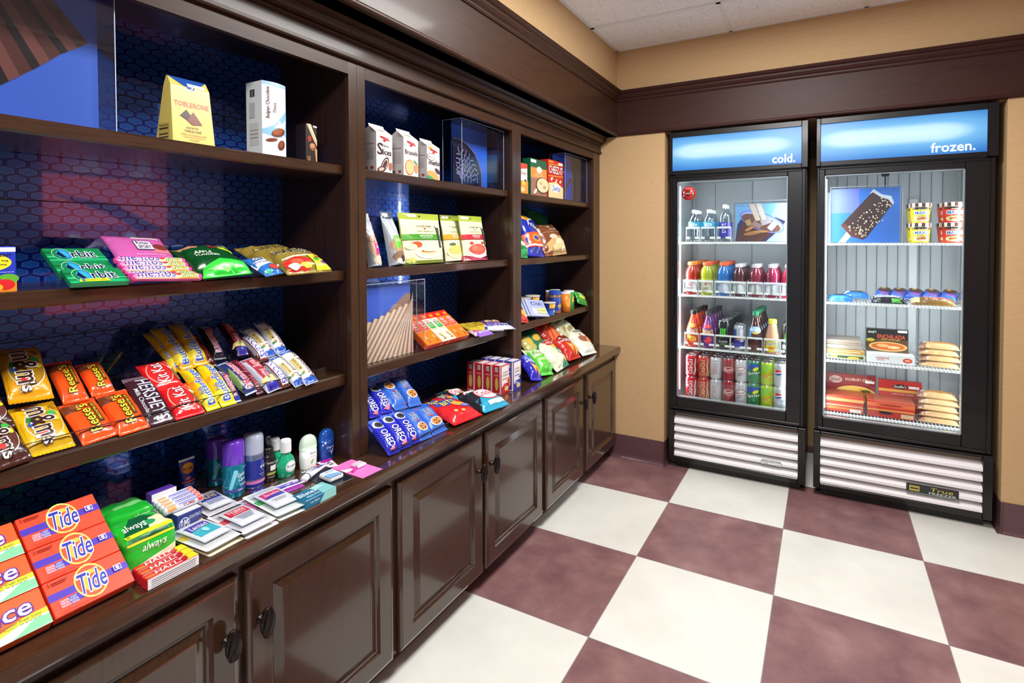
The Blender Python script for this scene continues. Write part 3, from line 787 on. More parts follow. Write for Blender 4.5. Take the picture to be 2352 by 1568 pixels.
art(mb, [('r', .5, .20, .6, .36, '#c9b25a'), ('t', 'Nutrition', .5, .34, .5, .04, '#3a3020'), ('r', .5, .28, .5, .03, '#4a3d22'), ('r', .5, .18, .5, .02, '#4a3d22'), ('r', .5, .12, .5, .02, '#4a3d22')], lambda x, y, o: (-w/2-o+.0*y, y, x), D0, h*.8)
o = mb.build('chocolate_bag'); tag(o, 'tall yellow chocolate bag with blue folded top on the top shelf', 'bag of chocolates'); put(o, F_T1, q[0], 1.7975, n=-.085)

q = (-2.0438, 1.9126, .0816, .2267, -0.1)
w, h = q[2], q[3]
mb = MB(); wh = M('#e9eef4', .3, 0, .35); n = 10; D1 = .075
def bx(x): return D1 + .010*(1-(2*x/w)**2)
vs = []; fs = []
for yy in (0, h):
    vs += [(-w/2, yy, 0), (w/2, yy, 0)] + [(w/2-w*i/n, yy, bx(w/2-w*i/n)) for i in range(n+1)]
k = n+3; fs = [(i, (i+1) % k, (i+1) % k+k, i+k) for i in range(k)] + [tuple(range(k)), tuple(range(2*k-1, k-1, -1))]
mb.add(vs, fs, wh)
sf = lambda x, y, o: (x-w/2, y, bx(x-w/2)+o)
art(mb, [('r', .5, .975, 1, .05, '#a9cfe6'), ('p', [(.0, .36), (.45, .44), (1, .66), (1, .30), (.5, .26), (0, .30)], '#8fc6e4'), ('p', [(.42, .40), (.62, .50), (.74, .46), (.96, .53), (.9, .40), (.7, .34)], '#f6fafc'),
         ('t', 'Belgian Chocolate', .20, .72, .42, .16, '#6b3b2f', None, 90), ('t', 'Thins', .44, .66, .14, .13, '#8a6a5c', None, 90),
         ('e', .60, .335, .62, .11, '#7a3b22', 20), ('e', .56, .345, .46, .07, '#a5582f', 20), ('e', .32, .225, .44, .045, '#7a3b22', 10), ('e', .72, .17, .40, .11, '#6e321d', 60), ('e', .70, .18, .24, .07, '#93492a', 60)], sf, w, h, True)
art(mb, [('r', .4, .85, .3, .10, '#4a4540'), ('t', 'VAN', .4, .85, .26, .05, '#e9eef4', None, 90), ('r', .5, .3, .6, .30, '#d5d8da'), ('r', .5, .35, .5, .01, '#8d8f90'), ('r', .5, .30, .5, .01, '#8d8f90'), ('r', .5, .25, .5, .01, '#8d8f90'), ('r', .4, .62, .35, .2, '#c2c6c9')], lambda x, y, o: (-w/2-o, y, x), D1, h)
o = mb.build('chocolate_carton'); tag(o, 'tall slim white and pale blue chocolate carton on the top shelf', 'carton'); put(o, F_T1, q[0], 1.7975, n=-D1)

q = (-1.9067, 1.8634, .0427, .1266, -0.1)
o = carton('chocolate_carton', q[2], q[3], .05, '#1c0f0c', [('p', [(.05, 1), (.45, 1), (1, .55), (1, .45), (.7, .6)], '#d8b98a'), ('p', [(.2, 1), (.4, 1), (1, .6), (1, .57)], '#f2e2c2'), ('p', [(.75, .5), (1, .35), (1, .0), (.9, 0)], '#c79a6a'), ('e', .30, .62, .35, .16, '#a32e22'), ('e', .58, .42, .62, .20, '#8c5638'), ('e', .55, .45, .40, .12, '#c99068'), ('t', 'BAILEYS', .22, .10, .14, .3, '#c98a4a', None, 80 if 0 else 90), ('r', .8, .95, .35, .04, '#efe9dc')], y0=0)
tag(o, 'small dark brown chocolate carton beside the pillar on the top shelf', 'carton'); put(o, F_T1, q[0], 1.7975, n=-.05)

# ---- second shelf (z 1.438)
q = (-2.6933, 1.4771, .0634, .0904, -1.5)
o = carton('candy_box', q[2]+.03, q[3], .03, '#1d34b8', [('r', .72, .93, .55, .10, PRICE), ('e', .45, .64, .95, .42, '#f2df2a'), ('t', 'ASSORTMENT', .60, .80, .66, .07, '#22210f'), ('t', 'flavors in a bag', .62, .68, .5, .05, '#4a4520'), ('t', 'fruit chews', .64, .60, .4, .05, '#4a4520'),
    ('t', 'artificially flavored', .6, .42, .7, .03, '#dfe4ff'), ('r', .5, .16, 1, .36, '#f08a22'), ('e', .86, .27, .36, .22, '#5fae32'), ('e', .62, .22, .26, .20, '#8a2a8c'), ('e', .80, .14, .34, .24, '#d8242a'), ('e', .60, .08, .34, .2, '#eeb325'), ('e', .28, .12, .34, .24, '#d8242a')], y0=0)
tag(o, 'blue fruit candy box with yellow oval at the left edge of the picture', 'box of candy'); put(o, F_T2, q[0]-.015, 1.4385, n=-.03)

GU = [('p', [(0, 0), (1, 0), (1, .18), (.3, .22), (0, .12)], '#1fb573'), ('p', [(0, .30), (.55, .22), (1, .30), (1, .34), (0, .40)], '#35c98a'), ('p', [(0, .62), (.4, .55), (.9, .60), (.4, .70), (0, .72)], '#0a6a36'),
      ('e', .27, .50, .34, .90, '#b9ead8'), ('e', .27, .50, .32, .84, '#157f44'), ('p', [(.24, .90), (.34, .84), (.42, .55), (.40, .25), (.30, .10)], '#2a8fd0'), ('e', .27, .50, .20, .54, '#3aa6dd'), ('p', [(.24, .76), (.17, .5), (.24, .25), (.31, .24), (.24, .70)], '#10203f'),
      ('t', 'rbit', .62, .48, .42, .50, '#10204a', '#e6f6ee'), ('t', 'Spearmint', .62, .12, .26, .10, '#8fdcb8')]
q = (-2.5291, .056, .1111, .1835, -1.9)
for i in range(3):
    h = q[3]/3
    o = carton('chewing_gum_pack', q[2], h-.0006, .012, '#14834a', GU + ([('p', [(.14, .02), (.66, .02), (.64, .22), (.18, .22)], '#e8ea2e'), ('t', 'INSTANTLY WIN', .42, .12, .36, .10, '#2a6a2a'), ('r', .22, .12, .05, .16, '#2a6fb8')] if i == 0 else []))
    rr = R(q[4]); dy = (i-1)*h
    put(o, F_P2, q[0]-math.sin(rr)*dy, q[1]+math.cos(rr)*dy, q[4])
    tag(o, ['green chewing gum pack at the shelf edge, lowest of the three', 'green chewing gum pack between the other two packs', 'green chewing gum pack at the back, uppermost of the three'][i], 'chewing gum', 'green chewing gum packs')
q = (-2.3943, .1242, .1337, .1124, -5.7)
o = pouch('chocolate_bar', q[2], q[3]+.03, .010, '#cf62ae', [('r', .68, .90, .48, .13, PRICE), ('p', [(.62, .30), (.80, .62), (1, .62), (1, .3)], '#d77a8e'), ('e', .84, .52, .26, .22, '#7c3430'), ('r', .56, .56, .30, .34, '#2d2a55'), ('r', .56, .56, .28, .30, '#f1e6ee'),
     ('t', 'Ritter', .56, .64, .22, .13, '#23264f'), ('t', 'SPORT', .56, .49, .22, .11, '#23264f'), ('t', 'filled with raspberry creme', .58, .22, .5, .05, '#eab7d6')], seal=.05, seed=4, wr=.001)
put(o, F_P2, q[0], q[1]-.012, q[4], .022); tag(o, 'pink square chocolate bar lying behind the candy rolls', 'chocolate bar')
def roll(w, r, tw):
    mb = MB(); prof = [(.0005, -w/2), (r*.7, -w/2+.001), (r, -w/2+.004), (r, w/2-.004), (r*.7, w/2-.001), (.0005, w/2)]
    lathe(mb, prof, foil('#e2459c'), 16)
    mb.v = [(v[1], v[2], v[0]+r) for v in mb.v]
    s = lambda x, y, o: (x-w/2, (r+o)*math.sin((y-r*1.4)/r), r+(r+o)*math.cos((y-r*1.4)/r))
    art(mb, [('r', .5, .5, .90, .98, '#f2d9a0'), ('r', .32, .5, .56, .80, '#f0b6d0'), ('r', .80, .5, .30, .9, '#f3a63a'), ('e', .64, .6, .10, .5, '#d6333a'), ('t', 'mentos', .34, .5, .52, .62, '#3a2a92', '#f6eef8'), ('t', 'fruit', .80, .5, .24, .6, '#3f9a3a', '#f8f6e0')], s, w, r*2.8, True)
    return mb.build('candy_roll')
for i, q in enumerate(((-2.3927, .0586, .1595, .027, -6.4), (-2.3916, .0423, .1577, .0243, -6.3), (-2.3893, .0266, .1581, .025, -6.2), (-2.387, .0068, .1636, .0257, -5.5), (-2.3927, -.0208, .1588, .024, -5.7), (-2.3979, -.0451, .1565, .0215, -6.3))):
    rr = .0095; o = roll(q[2], rr, 0); put(o, F_P2, q[0], q[1], q[4], (.012, .009, .005, .001, .0005, .0005)[i])
    tag(o, ['topmost pink and orange candy roll, just below the pink chocolate bar', 'second pink and orange candy roll from the top of the heap', 'third pink and orange candy roll from the top of the heap',
            'third pink and orange candy roll from the shelf edge', 'second pink and orange candy roll from the shelf edge', 'pink and orange candy roll at the shelf edge, beside the gum'][i], 'candy roll', 'pink fruit candy rolls')
q = (-2.2432, .0368, .1479, .1553, 4.5)
o = pouch('candy_bag', q[2], q[3], .032, '#0d4a22', [('p', [(0, .98), (.5, .96), (.3, .74), (.05, .80)], '#c98a6a'), ('p', [(.45, .98), (.95, .90), (.95, .70), (.5, .80)], '#a9cf8e'), ('e', .80, .60, .34, .12, '#b5cc2e', -20), ('e', .56, .70, .2, .08, '#8a2a2a', -20),
     ('t', 'APPLE', .30, .56, .30, .07, '#e8f2e2', None, -12), ('t', 'FLAVORED', .34, .46, .4, .06, '#e8f2e2', None, -12), ('p', [(0, 0), (1, 0), (.9, .22), (.45, .30), (.1, .2)], '#22c632'), ('p', [(.1, .12), (.5, .2), (.8, .14), (.5, .08)], '#8af07a')], seal=.06, seed=11, wr=.005)
put(o, F_P2, q[0], q[1], q[4], .001); tag(o, 'shiny dark green candy bag with bright green crumpled bottom', 'bag of candy')
HAR = [('r', .60, .93, .5, .09, PRICE), ('t', 'HARIBO', .48, .70, .80, .22, '#16120e', '#d8cfae'), ('p', [(0, .40), (.35, .48), (.8, .50), (.8, .44), (.35, .42), (0, .34)], '#e8d9c0'), ('p', [(.04, .06), (.04, .32), (.4, .42), (.62, .3), (.5, .06)], '#cf2a22'), ('e', .30, .26, .26, .16, '#e8573a'), ('e', .45, .15, .26, .12, '#eccb3a'),
       ('p', [(.62, .44), (1, .46), (1, .04), (.66, .04)], '#e6dd32'), ('e', .82, .38, .16, .06, '#d02a2a'), ('e', .76, .30, .14, .10, '#2f9a3a'), ('e', .86, .18, .12, .10, '#7a3aa0'), ('e', .18, .14, .22, .12, '#f2e9da')]
q = (-2.0458, .0221, .1653, .1607, 9.3)
o = pouch('gummy_bag', q[2], q[3], .024, '#8a7430', [('t', 'HARIBO', .5, .7, .7, .14, '#1a140c', '#b9a766')], seal=.08, seed=21, wr=.006); put(o, F_P2, q[0], q[1]+.02, q[4], .001)
tag(o, 'gold gummy candy bag lying behind another gold bag', 'bag of candy', 'gold gummy candy bags')
q = (-2.007, -.0052, .1676, .138, 2.2)
o = pouch('gummy_bag', q[2], q[3], .026, '#8f7a34', HAR, seal=.06, seed=23, wr=.004); put(o, F_P2, q[0], q[1], q[4], .024)
tag(o, 'gold gummy candy bag in front, red and yellow at its lower half', 'bag of candy', 'gold gummy candy bags')
q = (-2.1325, -.0174, .0676, .095, 12.1)
o = pouch('candy_bag', q[2], q[3], .014, '#2f6fc0', [('p', [(0, .35), (1, .48), (1, .70), (0, .62)], '#eef2f8'), ('t', "ch's", .5, .78, .6, .18, '#f4f6fa', '#1d3f8a'), ('t', 'Fruit Snacks', .5, .56, .8, .09, '#2a3f90'), ('e', .7, .25, .5, .2, '#c83a34'), ('e', .25, .12, .4, .12, '#3fb09a')], seal=.05, seed=31)
put(o, F_P2, q[0], q[1], q[4], .03); tag(o, 'small blue and white candy bag between the green bag and the gold bags', 'bag of candy')

# ---- third shelf (z 1.082): tilted rows of chocolate
G3 = 'chocolate bars on the tilted tray'
MMY = lambda col, dk: [('r', .5, .5, .98, .84, PR(col)), ('e', .52, .50, .82, .66, '#e9e6da'), ('e', .52, .50, .78, .62, dk), ('e', .26, .60, .2, .12, '#2d7f35'), ('e', .32, .40, .2, .12, '#d8b01c'), ('e', .24, .50, .16, .10, '#2a54a8'), ('e', .74, .66, .2, .10, '#3fae4a'), ('e', .78, .54, .16, .10, '#e2c81e'), ('e', .40, .30, .18, .1, '#c8322a'),
      ('t', 'm&m', .50, .55, .62, .52, '#3a1b17', '#f1ece6', -90), ('t', "'s", .46, .18, .12, .30, '#f1ece6', '#3a1b17', -90)]
q = (-2.6118, .0646, .0798, .1376, -0.3)
o = pouch('candy_bag', q[2], q[3], .018, '#f0b916', MMY('#f0b916', '#c79a12')+[('t', 'PEANUT', .82, .76, .22, .10, '#5a3016', None, -60)], seed=41, seal=.08); lay(o, F_P3, q, .001, 'yellow chocolate candy bag lying flat at the front of the tray', 'bag of candy', 'yellow chocolate candy bags')
q = (-2.6103, .2018, .0767, .1644, -5.9)
o = pouch('candy_bag', q[2], q[3], .018, '#dc9a10', MMY('#dc9a10', '#a97a10')+[('t', 'PEANUT', .82, .80, .22, .10, '#5a3016', None, -60)], seed=43, seal=.08); put(o, F_P3, q[0], q[1], q[4], .032)
tag(o, 'yellow chocolate candy bag standing steeper behind the flat yellow one', 'bag of candy', 'yellow chocolate candy bags')
for i, (q, n) in enumerate((((-2.688, .0421, .0627, .1167, 6.2), .0), ((-2.6857, .1252, .0579, .0876, 2.4), .014))):
    o = pouch('candy_bag', q[2], q[3]+.02, .016, '#43221c', MMY('#43221c', '#5c302a'), seed=45+i, seal=.08); put(o, F_P3, q[0], q[1], q[4], n)
    tag(o, ['dark brown chocolate candy bag at the left edge, in the front row', 'dark brown chocolate candy bag at the left edge, in the rear row'][i], 'bag of candy', 'brown chocolate candy bags')
REE = [('p', [(0, 1), (1, 1), (1, .93), (0, .93)], '#e04a1e'), ('p', [(0, .93), (.55, .93), (.42, .74), (.12, .70), (0, .72)], '#6d3420'), ('e', .30, .83, .28, .13, '#8a4a26'), ('e', .40, .80, .16, .10, '#c98a4a'), ('r', .74, .58, .13, .50, '#3a2413'), ('t', '2 PEANUT BUTTER CUPS', .74, .58, .44, .07, '#f2d32a', None, 90),
       ('t', "Reese's", .46, .50, .66, .34, '#f4e436', '#3c2413', 90), ('t', 'NET WT 1.5 OZ', .86, .22, .2, .05, '#8c2e12', None, 90)]
for i, (q, n) in enumerate((((-2.5311, .0489, .072, .1234, 4.2), .0005), ((-2.4621, .0463, .0669, .1312, 2.1), .0005), ((-2.5338, .1761, .0512, .1335, -1.4), .008), ((-2.4786, .1691, .0509, .1086, -0.1), .008))):
    o = pouch('chocolate_bar', q[2], q[3], .013, '#ee541c', REE, seed=51+i, seal=.06, wr=.0012, sides=True); put(o, F_P3, q[0], q[1], q[4], n)
    tag(o, ['orange peanut butter cup pack in the front row beside the yellow bag', 'orange peanut butter cup pack in the front row beside the dark brown bar', 'orange peanut butter cup pack in the rear row, the one nearer the yellow bag', 'orange peanut butter cup pack in the rear row, the one nearer the red bars'][i], 'chocolate bar', 'orange peanut butter cup packs')
q = (-2.3975, .0645, .065, .1648, -0.9)
o = pouch('chocolate_bar', q[2], q[3], .010, '#3d1f2a', [('r', .5, .95, 1, .08, '#6a5560'), ('t', "HERSHEY'S", .60, .48, .84, .54, '#c4cbdc', None, -90), ('t', 'Milk Chocolate', .20, .44, .56, .15, '#cdd2de', None, -90)], seed=57, seal=.06, wr=.001, sides=True)
lay(o, F_P3, q, .0005, 'dark maroon milk chocolate bar with big silver capital letters', 'chocolate bar')
KIT = [('e', .47, .54, .80, .80, '#f0b49a'), ('e', .47, .54, .74, .75, '#d81f22'), ('t', 'Kit Kat', .45, .54, .70, .40, '#f6eef0', '#8c1016', 90), ('p', [(.80, .62), (.98, .50), (.98, .2), (.86, .2)], '#8a5a3a'), ('r', .86, .64, .10, .12, '#e4c79c', 30), ('t', 'Crisp Wafers', .84, .80, .28, .07, '#e8c9a0', None, -70)]
for i, (q, n) in enumerate((((-2.3298, .0348, .0753, .1098, -0.4), .0005), ((-2.3415, .1378, .0768, .1013, 2.2), .004))):
    o = pouch('chocolate_bar', q[2], q[3], .012, '#df1a20', KIT, seed=61+i, seal=.05, wr=.0012, sides=True); put(o, F_P3, q[0], q[1], q[4], n)
    tag(o, ['bright red wafer bar with white oval lettering, front one', 'bright red wafer bar with white oval lettering, rear one'][i], 'chocolate bar', 'bright red wafer bars')
def cbar(q, n, col, spec, label, grp, seed, t=.020, fr=F_P3, sealcol=None, hx=0.0):
    o = pouch('chocolate_bar', q[2], q[3]+hx, t, col, spec, seal=.055, pinch=.02, seed=seed, wr=.0014, sealcol=sealcol, nu=14, nv=30)
    put(o, fr, q[0], q[1], q[4], n); return tag(o, label, 'chocolate bar', grp)
BUT = [('p', [(0, .30), (.4, .36), (1, .26), (1, .10), (0, .12)], '#f6e43a'), ('p', [(0, .62), (.5, .70), (1, .58), (1, .50), (0, .52)], '#e9a51a'), ('t', 'Butterfinger', .52, .50, .84, .60, '#2550b0', '#dfe6f4', 90), ('t', 'Nestle', .22, .36, .14, .26, '#23409a', '#f2ecc8', 90)]
g = 'yellow crispy peanut bars'
cbar((-2.2925, .2259, .0315, .1637, 6.4), .0005, '#d8a41c', BUT, 'yellow crispy peanut bar lying lowest, at the left of its stack', g, 71, .012)
cbar((-2.2716, .0641, .0384, .1563, 1.9), .0005, '#f2d41e', BUT, 'yellow crispy peanut bar at the front, the one touching the red bars', g, 72, hx=.006)
cbar((-2.2245, .0669, .0433, .1592, -0.4), .0005, '#f2d41e', BUT, 'yellow crispy peanut bar at the front, the one beside the blue bars', g, 73, hx=.006)
cbar((-2.2752, .2236, .0401, .1726, 4.0), .011, '#e0ac1a', BUT, 'yellow crispy peanut bar at the back, above the red bars', g, 74)
cbar((-2.2282, .2296, .0431, .1783, -1.4), .011, '#e0ac1a', BUT, 'yellow crispy peanut bar at the back, beside the dark nougat bars', g, 75)
MUS = lambda r: [('r', .5, .5, .5, .86, '#262a6c'), ('e', .5, .86 if r < 0 else .14, .7, .10, '#b9c2dc'), ('t', '3', .5, .86 if r < 0 else .14, .07, .4, '#b8242c', None, r), ('t', 'Musketeers', .5, .46 if r < 0 else .54, .66, .55, '#cf3a4a', '#e9e6f0', r)]
g = 'nougat bars with red lettering'
cbar((-2.1653, .2219, .0362, .1451, -5.0), .009, '#17121c', MUS(-90), 'dark nougat bar with red lettering at the back, beside the yellow bars', g, 76, sealcol='#8a8f9a')
cbar((-2.1976, .2041, .0265, .1395, -0.4), .0006, '#33120f', [('t', 'Musketeers', .5, .5, .8, .6, '#9c3a2c', None, -90)], 'dark reddish nougat bar half hidden between yellow and dark bars', g, 77, .015)
cbar((-2.1654, .067, .0401, .136, 10.2), .010, '#2a3f7a', [('p', [(0, .6), (.5, .9), (.5, .2), (0, .1)], '#7c9a5a')]+MUS(90), 'blue nougat bar with silver end, upside down, in the front row', g, 78, sealcol='#c9ccd2')
cbar((-2.1946, .0511, .0215, .1249, -3.1), .0006, '#2440a8', MUS(-90), 'bright blue nougat bar beside the front yellow bars', g, 79, .015, sealcol='#b9c0d0')
BAB = [('r', .5, .58, .62, .80, '#c83a48'), ('r', .5, .58, .54, .76, '#a3303c'), ('t', 'Baby Ruth', .52, .58, .70, .5, '#e8586a', '#f4eef2', -90), ('p', [(.1, .02), (.9, .02), (.9, .22), (.1, .18)], '#2f2a9c'), ('p', [(.0, .22), (.9, .16), (.9, .34), (.1, .30)], '#efe08a'), ('t', 'Protein', .48, .25, .16, .5, '#2a2f80', None, -20)]
g = 'caramel peanut bars with pink lettering'
cbar((-2.0985, .2208, .0376, .1529, -1.9), .009, '#2b1216', BAB, 'dark caramel peanut bar with red lettering in the rear row', g, 81)
cbar((-2.0923, .0624, .0513, .1413, 8.8), .006, '#cfd0e2', BAB, 'silvery caramel peanut bar with pink lettering in the front row', g, 82)
cbar((-2.1277, .0708, .0257, .1465, 3.9), .0006, '#5a2330', [('t', 'Baby Ruth', .5, .5, .8, .6, '#d8586a', None, -90)], 'maroon caramel bar half hidden beside the silvery bar', g, 83, .014)
SNI = [('r', .55, .5, .62, .88, '#d6697a'), ('r', .55, .5, .56, .85, '#f0eef4'), ('t', 'SNICKERS', .55, .5, .80, .50, '#3a35b0', None, -90), ('r', .12, .5, .14, .6, '#7d828c')]
g = 'brown bars with blue block lettering'
cbar((-2.0617, .1667, .0416, .1198, 7.3), .010, '#4a2218', SNI, 'brown bar with blue block lettering in the rear row', g, 84)
cbar((-2.0493, .0513, .0413, .1161, 5.4), .004, '#4a2218', SNI, 'brown bar with blue block lettering in the front row', g, 85)
ALM = lambda r: [('r', .5, .5, .9, .86, '#eceef0'), ('r', .5, .93, .9, .10, '#2c5fc0'), ('r', .5, .07, .9, .12, '#2c5fc0'), ('t', 'Almond Joy', .70, .50, .84, .38, '#4a1f1c', None, r), ('r', .26, .5, .30, .34, '#d8c277'), ('t', 'MILK CHOCOLATE', .26, .5, .3, .14, '#6a4a2a', None, r), ('e', .3, .26, .2, .07, '#d98a32'), ('e', .16, .24, .2, .05, '#3f9a4a')]
g = 'white and blue coconut almond bars'
cbar((-2.0307, .1895, .0399, .1402, 7.5), .011, '#e2e4ea', ALM(-90), 'white and blue coconut bar in the rear row, nearer the brown bars', g, 86)
cbar((-1.9849, .1947, .0407, .1501, -0.4), .017, '#e2e4ea', ALM(90), 'white and blue coconut bar in the rear row, farthest from the camera', g, 87)
cbar((-2.008, .0464, .0401, .1338, 8.5), .003, '#e8eaee', ALM(-90), 'white and blue coconut bar in the front row beside the brown bar', g, 88)
cbar((-1.9697, .0477, .0503, .1513, 5.7), .011, '#e8eaee', ALM(90), 'white and blue coconut bar in the front row at the tray end', g, 89)
# ---------------------------------------------------------------- counter of the near bay
Z0 = .7873
def stand(o, y, x, z, label, cat, grp=None, yaw=0):
    put(o, F_ROOM, y, z, n=x, yaw=yaw); return tag(o, label, cat, grp)
# detergent boxes on the tilted tray
TID = [('r', .5, .54, 1, .20, '#4a2fb0', 0), ('r', .36, .30, .30, .20, '#4a2fb0'), ('e', .52, .56, .40, .96, '#f3e36a'), ('e', .52, .56, .36, .86, '#e8502a'), ('e', .54, .54, .27, .64, '#f6b83a'), ('e', .56, .52, .17, .42, '#ef5a2a'),
       ('t', 'ULTRA', .41, .80, .12, .08, '#eef0f6'), ('t', 'Tide', .53, .54, .36, .56, '#2a2fa8', '#f2f2fa', 0, .15),
       ('t', 'ORIGINAL SCENT', .20, .34, .20, .06, '#d8dcf6'), ('t', 'PARFUM ORIGINAL', .205, .27, .21, .06, '#d8dcf6'), ('t', 'FRAGANCIA ORIGINAL', .205, .20, .21, .06, '#d8dcf6'),
       ('t', '1', .05, .88, .012, .12, '#7c1a10'), ('r', .18, .90, .20, .03, '#b8341c'), ('r', .17, .85, .18, .025, '#b8341c'), ('t', 'USE ONE BOX PER LOAD, CHARGE ET LESSIVE', .30, .08, .44, .05, '#a92c18'), ('t', 'EASY POUR', .20, .02, .2, .03, '#a92c18'),
       ('r', .86, .56, .10, .16, '#e6e8f4'), ('r', .86, .56, .085, .11, '#4a2fb0'), ('e', .86, .56, .045, .09, '#dfe3f6')]
q = (-2.6024, .116, .1377, .2368, 0.1)
hh = q[3]/3
for i in range(3):
    o = carton('detergent_box', q[2]-.001, hh-.0012, .024, '#f1431f', [x for x in TID if not (x[0] == 'r' and x[1] == .36)] if 0 else TID, y0=-hh/2, side=[('r', .5, .5, .9, .9, '#e03a1c')])
    put(o, F_PA, q[0], q[1]+(i-1)*hh, 0, .0004)
    tag(o, ['red and orange laundry box with yellow bullseye, lowest at the tray edge', 'red and orange laundry box with yellow bullseye, middle one of three', 'red and orange laundry box with yellow bullseye, topmost of three'][i], 'box of detergent', 'red bullseye laundry boxes')
BOU = [('p', [(0, 0), (1, 0), (1, .44), (.75, .42), (.45, .25), (0, .0)], '#e9ea32'), ('p', [(.1, 0), (1, 0), (1, .30), (.7, .28), (.4, .12)], '#d9e9e2'), ('p', [(.6, .0), (1, .02), (1, .25), (.85, .27)], '#7fc79a'), ('e', .05, .1, .3, .5, '#f6a21e'),
       ('t', 'bounce', .38, .66, .98, .42, '#f4eef4', '#5a2a9a', 0, .15), ('t', 'Outdoor Fresh Scent', .72, .36, .42, .06, '#6a7a22'), ('t', 'Parfum de grand air', .74, .28, .38, .05, '#6a7a22')]
y1 = q[0]-q[2]/2-.004
for i in range(3):
    o = carton('dryer_sheet_box', .145, hh-.0012, .024, '#ef5a1e', BOU, y0=-hh/2)
    put(o, F_PA, y1-.0725, q[1]+(i-1)*hh-.001, 0, .0004)
    tag(o, ['orange and green dryer sheet box, lowest at the left picture edge', 'orange and green dryer sheet box, middle one of the left stack', 'orange and green dryer sheet box, topmost of the left stack'][i], 'box of dryer sheets', 'orange and green laundry boxes')

# soft green packs
ALW = [('r', .5, .93, 1, .14, '#0e5a34'), ('r', .5, .84, 1, .07, '#e6e02e'), ('t', 'always', .52, .62, .44, .26, '#f2f6ec', None, 0, .2), ('p', [(0, .22), (.4, .30), (1, .46), (1, .26), (.5, .14), (0, .10)], '#d9dcc2'), ('r', .55, .06, .7, .10, '#d8dc2c'), ('t', 'wings ultra thin', .5, .06, .5, .05, '#5a6a1a')]
def softpack(name, w, h, d, col, front, top, seed):
    mb = MB(); n = 14; m = foil(col); vs = []; fs = []
    def pt(u, v, k):     # rounded block: u, v in 0..1 on each of six faces
        x, y, z = [(u-.5, v-.5, .5), (.5-u, v-.5, -.5), (.5, v-.5, .5-u), (-.5, v-.5, u-.5), (u-.5, .5, .5-v), (u-.5, -.5, v-.5)][k]
        p = Vector((x*2, y*2, z*2)); q = Vector([math.copysign(abs(c)**1, c) for c in p]); L = (abs(q.x)**7+abs(q.y)**7+abs(q.z)**7)**(1/7)
        q = q/L; nz = noise.noise(q*2.2+Vector((seed, 0, 0)))*.0035
        return Vector((q.x*w/2, (q.y+1)*h/2, (q.z+1)*d/2))+q.normalized()*nz
    for k in range(6):
        o = len(vs); vs += [pt(i/n, j/n, k) for j in range(n+1) for i in range(n+1)]
        fs += [(o+j*(n+1)+i, o+j*(n+1)+i+1, o+(j+1)*(n+1)+i+1, o+(j+1)*(n+1)+i) for j in range(n) for i in range(n)]
    mb.add(vs, fs, m, True)
    art(mb, front, lambda x, y, o: pt(x/w, y/h, 0)+Vector((0, 0, o*2)), w, h, True)
    art(mb, top, lambda x, y, o: pt(x/w, y/d, 4)+Vector((0, o*2, 0)), w, d, True)
    return mb.build(name)
TOPA = [('p', [(0, .1), (.5, .95), (1, .6), (1, .1)], '#0f5f36'), ('p', [(.45, .0), (1, .0), (1, .7), (.7, .6)], '#e9ecc0'), ('e', .62, .4, .26, .2, '#2f9a5a'), ('t', 'always', .36, .42, .44, .36, '#eef4ea', None, 0, .2), ('p', [(0, 0), (1, 0), (1, .14), (0, .14)], '#e6e02e'), ('t', '10', .07, .08, .06, .10, '#1c4a2a')]
fq = (-2.4737, .8497, .1039, .0588, 0.2)
o = softpack('sanitary_pad_pack', fq[2]+.006, .088, .115, '#22c034', ALW, TOPA, 1)
stand(o, fq[0], -.672, Z0+.002, 'green soft pack with dark green top in front, beside the laundry boxes', 'pack of pads', 'green soft packs'); 
fq = (-2.4485, .878, .0961, .0548, 2.1)
o = softpack('sanitary_pad_pack', fq[2]+.01, .085, .10, '#20b534', [('r', .5, .55, .8, .22, '#c9ecc8'), ('r', .5, .30, .7, .12, '#e8f6e6'), ('t', 'always', .7, .8, .3, .2, '#d8f2d4', None, 0, .2)], [('r', .6, .5, .6, .2, '#7ad07a')], 5)
stand(o, fq[0], -.800, Z0+.002, 'green soft pack at the back, behind the other green pack', 'pack of pads', 'green soft packs')
# throat lozenge sticks
HAL = [('r', .5, .5, .98, .9, '#c8202c'), ('r', .48, .80, .55, .34, '#c4183a'), ('t', 'HALLS', .48, .56, .54, .62, '#f4eef0', None, 0, .25), ('p', [(.76, 0), (1, 0), (1, 1), (.86, 1)], '#e6d52a'), ('e', .76, .45, .14, .6, '#b3242c'), ('e', .10, .3, .2, .5, '#e06a3a')]
for i, q in enumerate(((-2.4692, .4931, .1092, .0252, 0.6), (-2.4664, .519, .1088, .0268, 0.9), (-2.4645, .5454, .1078, .0263, 2.3))):
    o = carton('lozenge_stick', q[2], q[3]-.0008, .024, '#d3242f', HAL)
    mb = o.data
    put(o, F_C, q[0], q[1], q[4], .0006)
    tag(o, ['red stick of throat drops nearest the counter edge', 'red stick of throat drops between the other two sticks', 'red stick of throat drops against the green soft pack'][i], 'cough drops', 'red sticks of throat drops')
    d = MB(); art(d, [('r', .5, .5, .99, .92, '#e8e6ea')] + [('r', .5, .2+.2*j, .86, .06, '#8d8890') for j in range(4)], lambda x, y, o2: (x-q[2]/2, -q[3]/2-o2, .024-y if 0 else y), q[2], .024)
    if i == 0: s_ = d.build('ingredients_panel', o)
